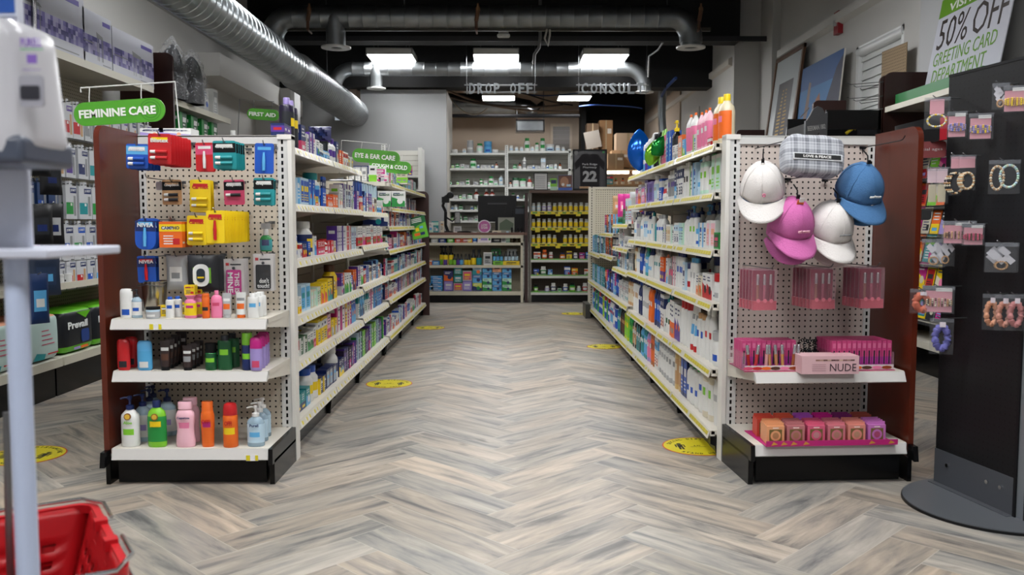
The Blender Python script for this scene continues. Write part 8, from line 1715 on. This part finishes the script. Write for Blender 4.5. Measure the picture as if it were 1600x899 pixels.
# products along the top between the end cap and wall shelving
for i, (px, c1, c2, kd, w_, h) in enumerate(((364, 'white', 'yellow', 'l', .07, .17), (378, 'white', 'rose', 'b', .05, .13), (390, 'silver', 'white', 'b', .09, .12), (406, 'sky', 'white', 'b', .07, .05), (412, 'cream', 'white', 'b', .06, .04))):
    p = at(px, 213, 5.2); tp = lotion(w_, h, 'white', 'white', 'white', 'yellow') if kd == 'l' else carton(w_, h, .06, c1, c2, 'grey', 3)
    put(tp, (p.x, 5.2, 1.434), ('white bottle with yellow mark' if kd == 'l' else f'{c1} and {cn(c2)} carton')+f', {nth(i+1)} along the board behind the left end cap', 'goods behind the left end cap')
b = MB(); b.box(-.5, .2, -.1, .3, 1.405, 1.432, MW); b.box(-.5, .2, .28, .3, 0.0, 1.405, MW); T(b.build('shelf_board', None, (at(390, 213, 5.2).x-.0, 5.2, 0)), 'cream shelf board carrying small goods behind the left end cap', 'shelf board')

# ------------------------------------------------------------------ floor stickers
def sticker(px, py, rad, label, X=None, Y=None):
    p = atz(px, py, 0) if px is not None else Vector((X, Y, 0)); r = empty('floor_sticker', (p.x, p.y, .0)); T(r, label, 'floor sticker', 'round yellow floor stickers')
    b = MB(); b.lathe([(rad, .0004), (rad, .0012)], M('#c8481c', .5), 48); b.lathe([(rad*.965, .0012), (rad*.965, .0016)], M('#cdbf0e', .45), 48); b.build('disc', r)
    K = M('#1a1a10', .5); b = MB()
    for sx in (-1, 1):
        cx = sx*rad*.5; n = 14; b.add([(cx+rad*.07*cos(2*pi*i/n), rad*.25+rad*.07*sin(2*pi*i/n), .0019) for i in range(n)], [tuple(range(n))], K)
        P = lambda pts: b.add([(cx+x*rad, y*rad, .0019) for x, y in pts], [tuple(range(len(pts)))], K)
        P([(-.13, .16), (-.13, -.1), (-.09, -.1), (-.09, .12), (.09, .12), (.09, -.1), (.13, -.1), (.13, .16)][::1]) if False else None
        for (x0, x1, y0, y1) in ((-.14, .14, .1, .17), (-.14, -.10, -.12, .14), (.10, .14, -.12, .14), (-.075, .075, -.12, .14), (-.075, -.01, -.36, -.1), (.01, .075, -.36, -.1)): P([(x0, y0), (x1, y0), (x1, y1), (x0, y1)])
    b.add([(-rad*.22, -rad*.1, .0019), (rad*.22, -rad*.1, .0019), (rad*.22, -rad*.07, .0019), (-rad*.22, -rad*.07, .0019)], [(0, 1, 2, 3)], K); b.build('person_symbol', r)
    def ringtext(s, a0, a1, rr, up):
        n = len(s)
        for i, ch in enumerate(s):
            if ch == ' ': continue
            a = R(a0+(a1-a0)*(i+.5)/n); me = text_mesh(ch, rad*.09 if ch != 'I' else rad*.025, rad*.13, K, .0003, .02); o = ob('letter', me, r, (rr*cos(a), rr*sin(a), .0018))
            o.rotation_euler = (Matrix.Rotation(a-pi/2 if up else a+pi/2, 4, 'Z') @ Matrix.Rotation(-pi/2, 4, 'X')).to_euler()
    ringtext('SOCIAL DISTANCING', 165, 15, rad*.82, True); ringtext('STAND HERE', 225, 315, rad*.8, False); 
    o = ob('letter', text_mesh('6 FT', rad*.2, rad*.1, K, .0003, .02), r, (0, rad*.05, .0018)); o.rotation_euler = (-pi/2, 0, 0)
sticker(1090, 698, .165, 'yellow round floor sticker touching the base of the lotion run'); sticker(608, 600, .152, 'yellow round floor sticker beside the medicine run')
sticker(672, 512.5, .15, 'far yellow floor sticker near the end of the medicine run'); sticker(944, 542, .15, 'yellow floor sticker halfway along the lotion run'); sticker(897, 490.5, .15, 'farthest yellow floor sticker before the vitamin shelves'); sticker(40, 712, .17, 'yellow floor sticker beside the pole of the sanitiser stand')
# ------------------------------------------------------------------ foreground: sanitiser stand and red baskets
YS_ = 1.22
p = at(32, 650, YS_); r = empty('sanitiser_stand', (p.x, YS_, 0)); T(r, 'white sanitiser dispenser stand with round pole close to the camera', 'stand')
xo = lambda px, py=300: at(px, py, YS_).x-p.x
zo = lambda py, px=30: at(px, py, YS_).z
WS = M('#c3c7d6', .35); WG = M('#b8bac6', .3)
pw = spx(17, YS_); ztray = zo(392)
b = MB(); b.tube([(0, 0, .02), (xo(24, 400), 0, ztray-.01)], pw, M('#b4c0da', .3), 24); b.build('pole', r)
b = MB(); b.box(xo(-150), xo(109, 388), -.06, .16, ztray-.009, ztray+.004, WS); o = b.build('drip_tray', r); bevel(o, .003)
b = MB(); b.box(xo(-120), xo(45, 320), -.0, .012, ztray, zo(255), WS); b.box(xo(-120), xo(42, 300), -.01, .014, zo(255), zo(-60), WS); o = b.build('back_plate', r); bevel(o, .004)
xb = lambda px, py=300: at(px, py, YS_-.12).x-p.x
zb_ = lambda py, px=30: at(px, py, YS_-.12).z
# dispenser body: rounded housing, front narrower
b = MB(); zb, zt = zb_(238), zb_(28); x0, x1 = xo(-90, 140), at(95, 140, YS_-.045).x-p.x
v = []; f = []; seg = 32; rows = 16
for j in range(rows+1):
    t = j/rows; z = zb+(zt-zb)*t; e = .30; s_ = (1-.04*t)*(1-(abs(t*2-1))**14*.12); cx = (x0+x1)/2-.008*t
    for i in range(seg):
        a = 2*pi*i/seg; se = lambda c_, q: math.copysign(abs(c_)**q, c_)
        v.append((cx+(x1-x0)/2*s_*se(cos(a), e), -.07+.07*se(sin(a), .5)*(1-.15*t), z))
for j in range(rows):
    for i in range(seg): q = (i+1) % seg; f.append((j*seg+i, j*seg+q, (j+1)*seg+q, (j+1)*seg+i))
b.add(v, f, M('#bcbcc2', .28), True); b.add(v[:seg], [tuple(range(seg))[::-1]], 'grey'); b.add(v[-seg:], [tuple(range(seg))], M('#c4c4ca', .28)); b.build('dispenser_housing', r)
b = MB(); b.box(x0+.03, x1-.004, -.136, -.005, zb_(257), zb_(212), M('#454c5c', .35)); o = b.build('dark_nozzle_cover', r); bevel(o, .008, 3)
xc = xb(66, 150); b = MB(); b.prism(rrect(xc-.017, xc+.013, zb_(170), zb_(122), .004, 4)[::-1], 1, -.1415, -.138, M('#9a9aa4', .3)); b.prism(rrect(xc-.015, xc+.009, zb_(160), zb_(138), .003, 4)[::-1], 1, -.1425, -.141, M('#2c2c34', .3)); b.build('level_window', r)
PU = M('#7c5cb0', .4); text('PURELL', r, xc, -.1405, zb_(72), .026, .011, PU, .02); b = MB(); b.box(xc-.014, xc+.014, -.1408, -.140, zb_(83), zb_(81), M('#5ca870', .4)); b.box(xc-.006, xc+.006, -.1408, -.140, zb_(104), zb_(90), PU); b.box(xc-.012, xc+.01, -.1406, -.140, zb_(114), zb_(113), PU); b.build('printed_label', r)
b = MB(); b.box(xo(-160, 0), xo(37, 10), -.02, -.016, zo(-120), zo(30), M('#c4cad8', .4)); b.box(xo(-160, 0), xo(36, 10), -.0215, -.02, zo(-120), zo(26), M('#1c4c9c', .4)); b.build('sign_panel', r)
b = MB(); b.lathe([(.17, 0), (.17, .012), (.03, .02)], WS, 40); b.build('base_plate', r)

def basket(i, z, rz, px=70):
    r = empty('shopping_basket', (BX, BY, z), rz); T(r, f'red plastic shopping basket with wire handles, {["lowest","second","third","topmost"][i]} of the stack', 'basket', 'stacked red shopping baskets')
    W0, L0, h = .21, .30, .20; tw = .82; m = M('#b4141c', .35); b = MB()
    def wall(ax, sgn):
        L_ = (L0 if ax == 'x' else W0); n = 22 if ax == 'x' else 16; rows = 12
        def P(u, t):
            k = tw+(1-tw)*t; a = u*L_*k; o_ = sgn*(W0 if ax == 'x' else L0)*k; return (a, o_, h*t) if ax == 'x' else (o_, a, h*t)
        for j in range(rows):
            for q in range(n):
                hole = (1 <= j <= 8) and (q % 2 == 1) and (j % 2 == 1) and 2 < q < n-2
                if hole and j < 8: continue
                u0, u1 = q/n*2-1, (q+1)/n*2-1; t0, t1 = j/rows, (j+1)/rows; b.add([P(u0, t0), P(u1, t0), P(u1, t1), P(u0, t1)], [(0, 1, 2, 3)], m)
    for ax in 'xy':
        for s_ in (-1, 1): wall(ax, s_)
    k = tw; b.add([(-L0*k, -W0*k, 0), (L0*k, -W0*k, 0), (L0*k, W0*k, 0), (-L0*k, W0*k, 0)], [(0, 1, 2, 3)], m)
    o = b.build('basket_body', r)
    w_ = o.modifiers.new('w', 'WELD'); w_.merge_threshold = .0005
    so_ = o.modifiers.new('t', 'SOLIDIFY'); so_.thickness = .004; so_.offset = 0
    b = MB(); 
    ring_ = rrect(-L0-.012, L0+.012, -W0-.012, W0+.012, .04, 5); inner = rrect(-L0+.002, L0-.002, -W0+.002, W0-.002, .03, 5); n = len(ring_)
    v = [(x, y, zz) for zz in (h-.014, h+.004) for x, y in ring_]+[(x, y, zz) for zz in (h-.014, h+.004) for x, y in inner]
    f = []
    for q in range(n): s_ = (q+1) % n; f += [(q, s_, n+s_, n+q), (n+q, n+s_, 3*n+s_, 3*n+q), (2*n+q, 3*n+q, 3*n+s_, 2*n+s_), (q, 2*n+q, 2*n+s_, s_)]
    b.add(v, f, m); 
    for sx in (-1, 1):
        for sy in (-1, 1): b.box(sx*L0*.38-.012, sx*L0*.38+.012, sy*W0-.012, sy*W0+.012, h, h+.022, m); b.box(sx*L0-.012, sx*L0+.012, sy*W0*.3-.012, sy*W0*.3+.012, h-.01, h+.012, m)
    b.build('rim', r)
    for sy in (-1, 1):
        b = MB(); zz = h+.012; y0 = sy*W0; b.tube([(-L0*.38, y0, zz), (-L0*.45, y0+sy*.018, zz), (-L0*.95, y0+sy*.02, zz-.002), (-L0-.02, y0*.8, zz), (-L0-.02, y0*.3, zz)], .004, CHROME, 8); b.build('wire_handle', r); b = MB()
        b.tube([(L0*.38, y0, zz), (L0*.45, y0+sy*.018, zz), (L0*.95, y0+sy*.02, zz-.002), (L0+.02, y0*.8, zz), (L0+.02, y0*.3, zz)], .004, CHROME, 8); b.build('wire_handle', r)
BZ = .115
pc = atz(55, 850, BZ+.34); BX, BY = pc.x-.15, pc.y-.10
for i in range(4): basket(i, BZ+.045*i, R(33))
b = MB(); b.box(-.24, .24, -.17, .17, .07, .11, M('#2c2c2e', .5)); 
for sx in (-1, 1):
    for sy in (-1, 1): b.lathe([(.02, 0), (.02, .07)], M('#2c2c2e', .5), 12, c=(sx*.2, sy*.13, 0))
T(b.build('basket_stand', None, (BX, BY, 0), R(33)), 'low black stand under the stack of red baskets', 'stand')
b = MB(); b.tube([(0, 0, 0), (.005, .0, .5), (.01, 0, .72)], .006, WIRE, 8); q = at(8, 800, 1.5); T(b.build('grey_rod', None, (q.x, 1.5, 0)), 'thin grey rod standing beside the baskets at the picture edge', 'rod')

for q in list(bpy.data.objects):
    s = q.get('label')
    if s:
        for a, b_ in ((' of those ', ' '), (' pill bottle', ' bottle'), ('small white ', 'white '), ('the far medicine sections', 'far medicine run'), (' of the far lotion sections', ' of the far lotion run'), ('the topmost ', 'topmost '), (' facing the aisle mouth', '')):
            if len(s.split()) > 16: s = s.replace(a, b_)
        if len(s.split()) > 16: print('LONG', len(s.split()), s)
        q['label'] = s
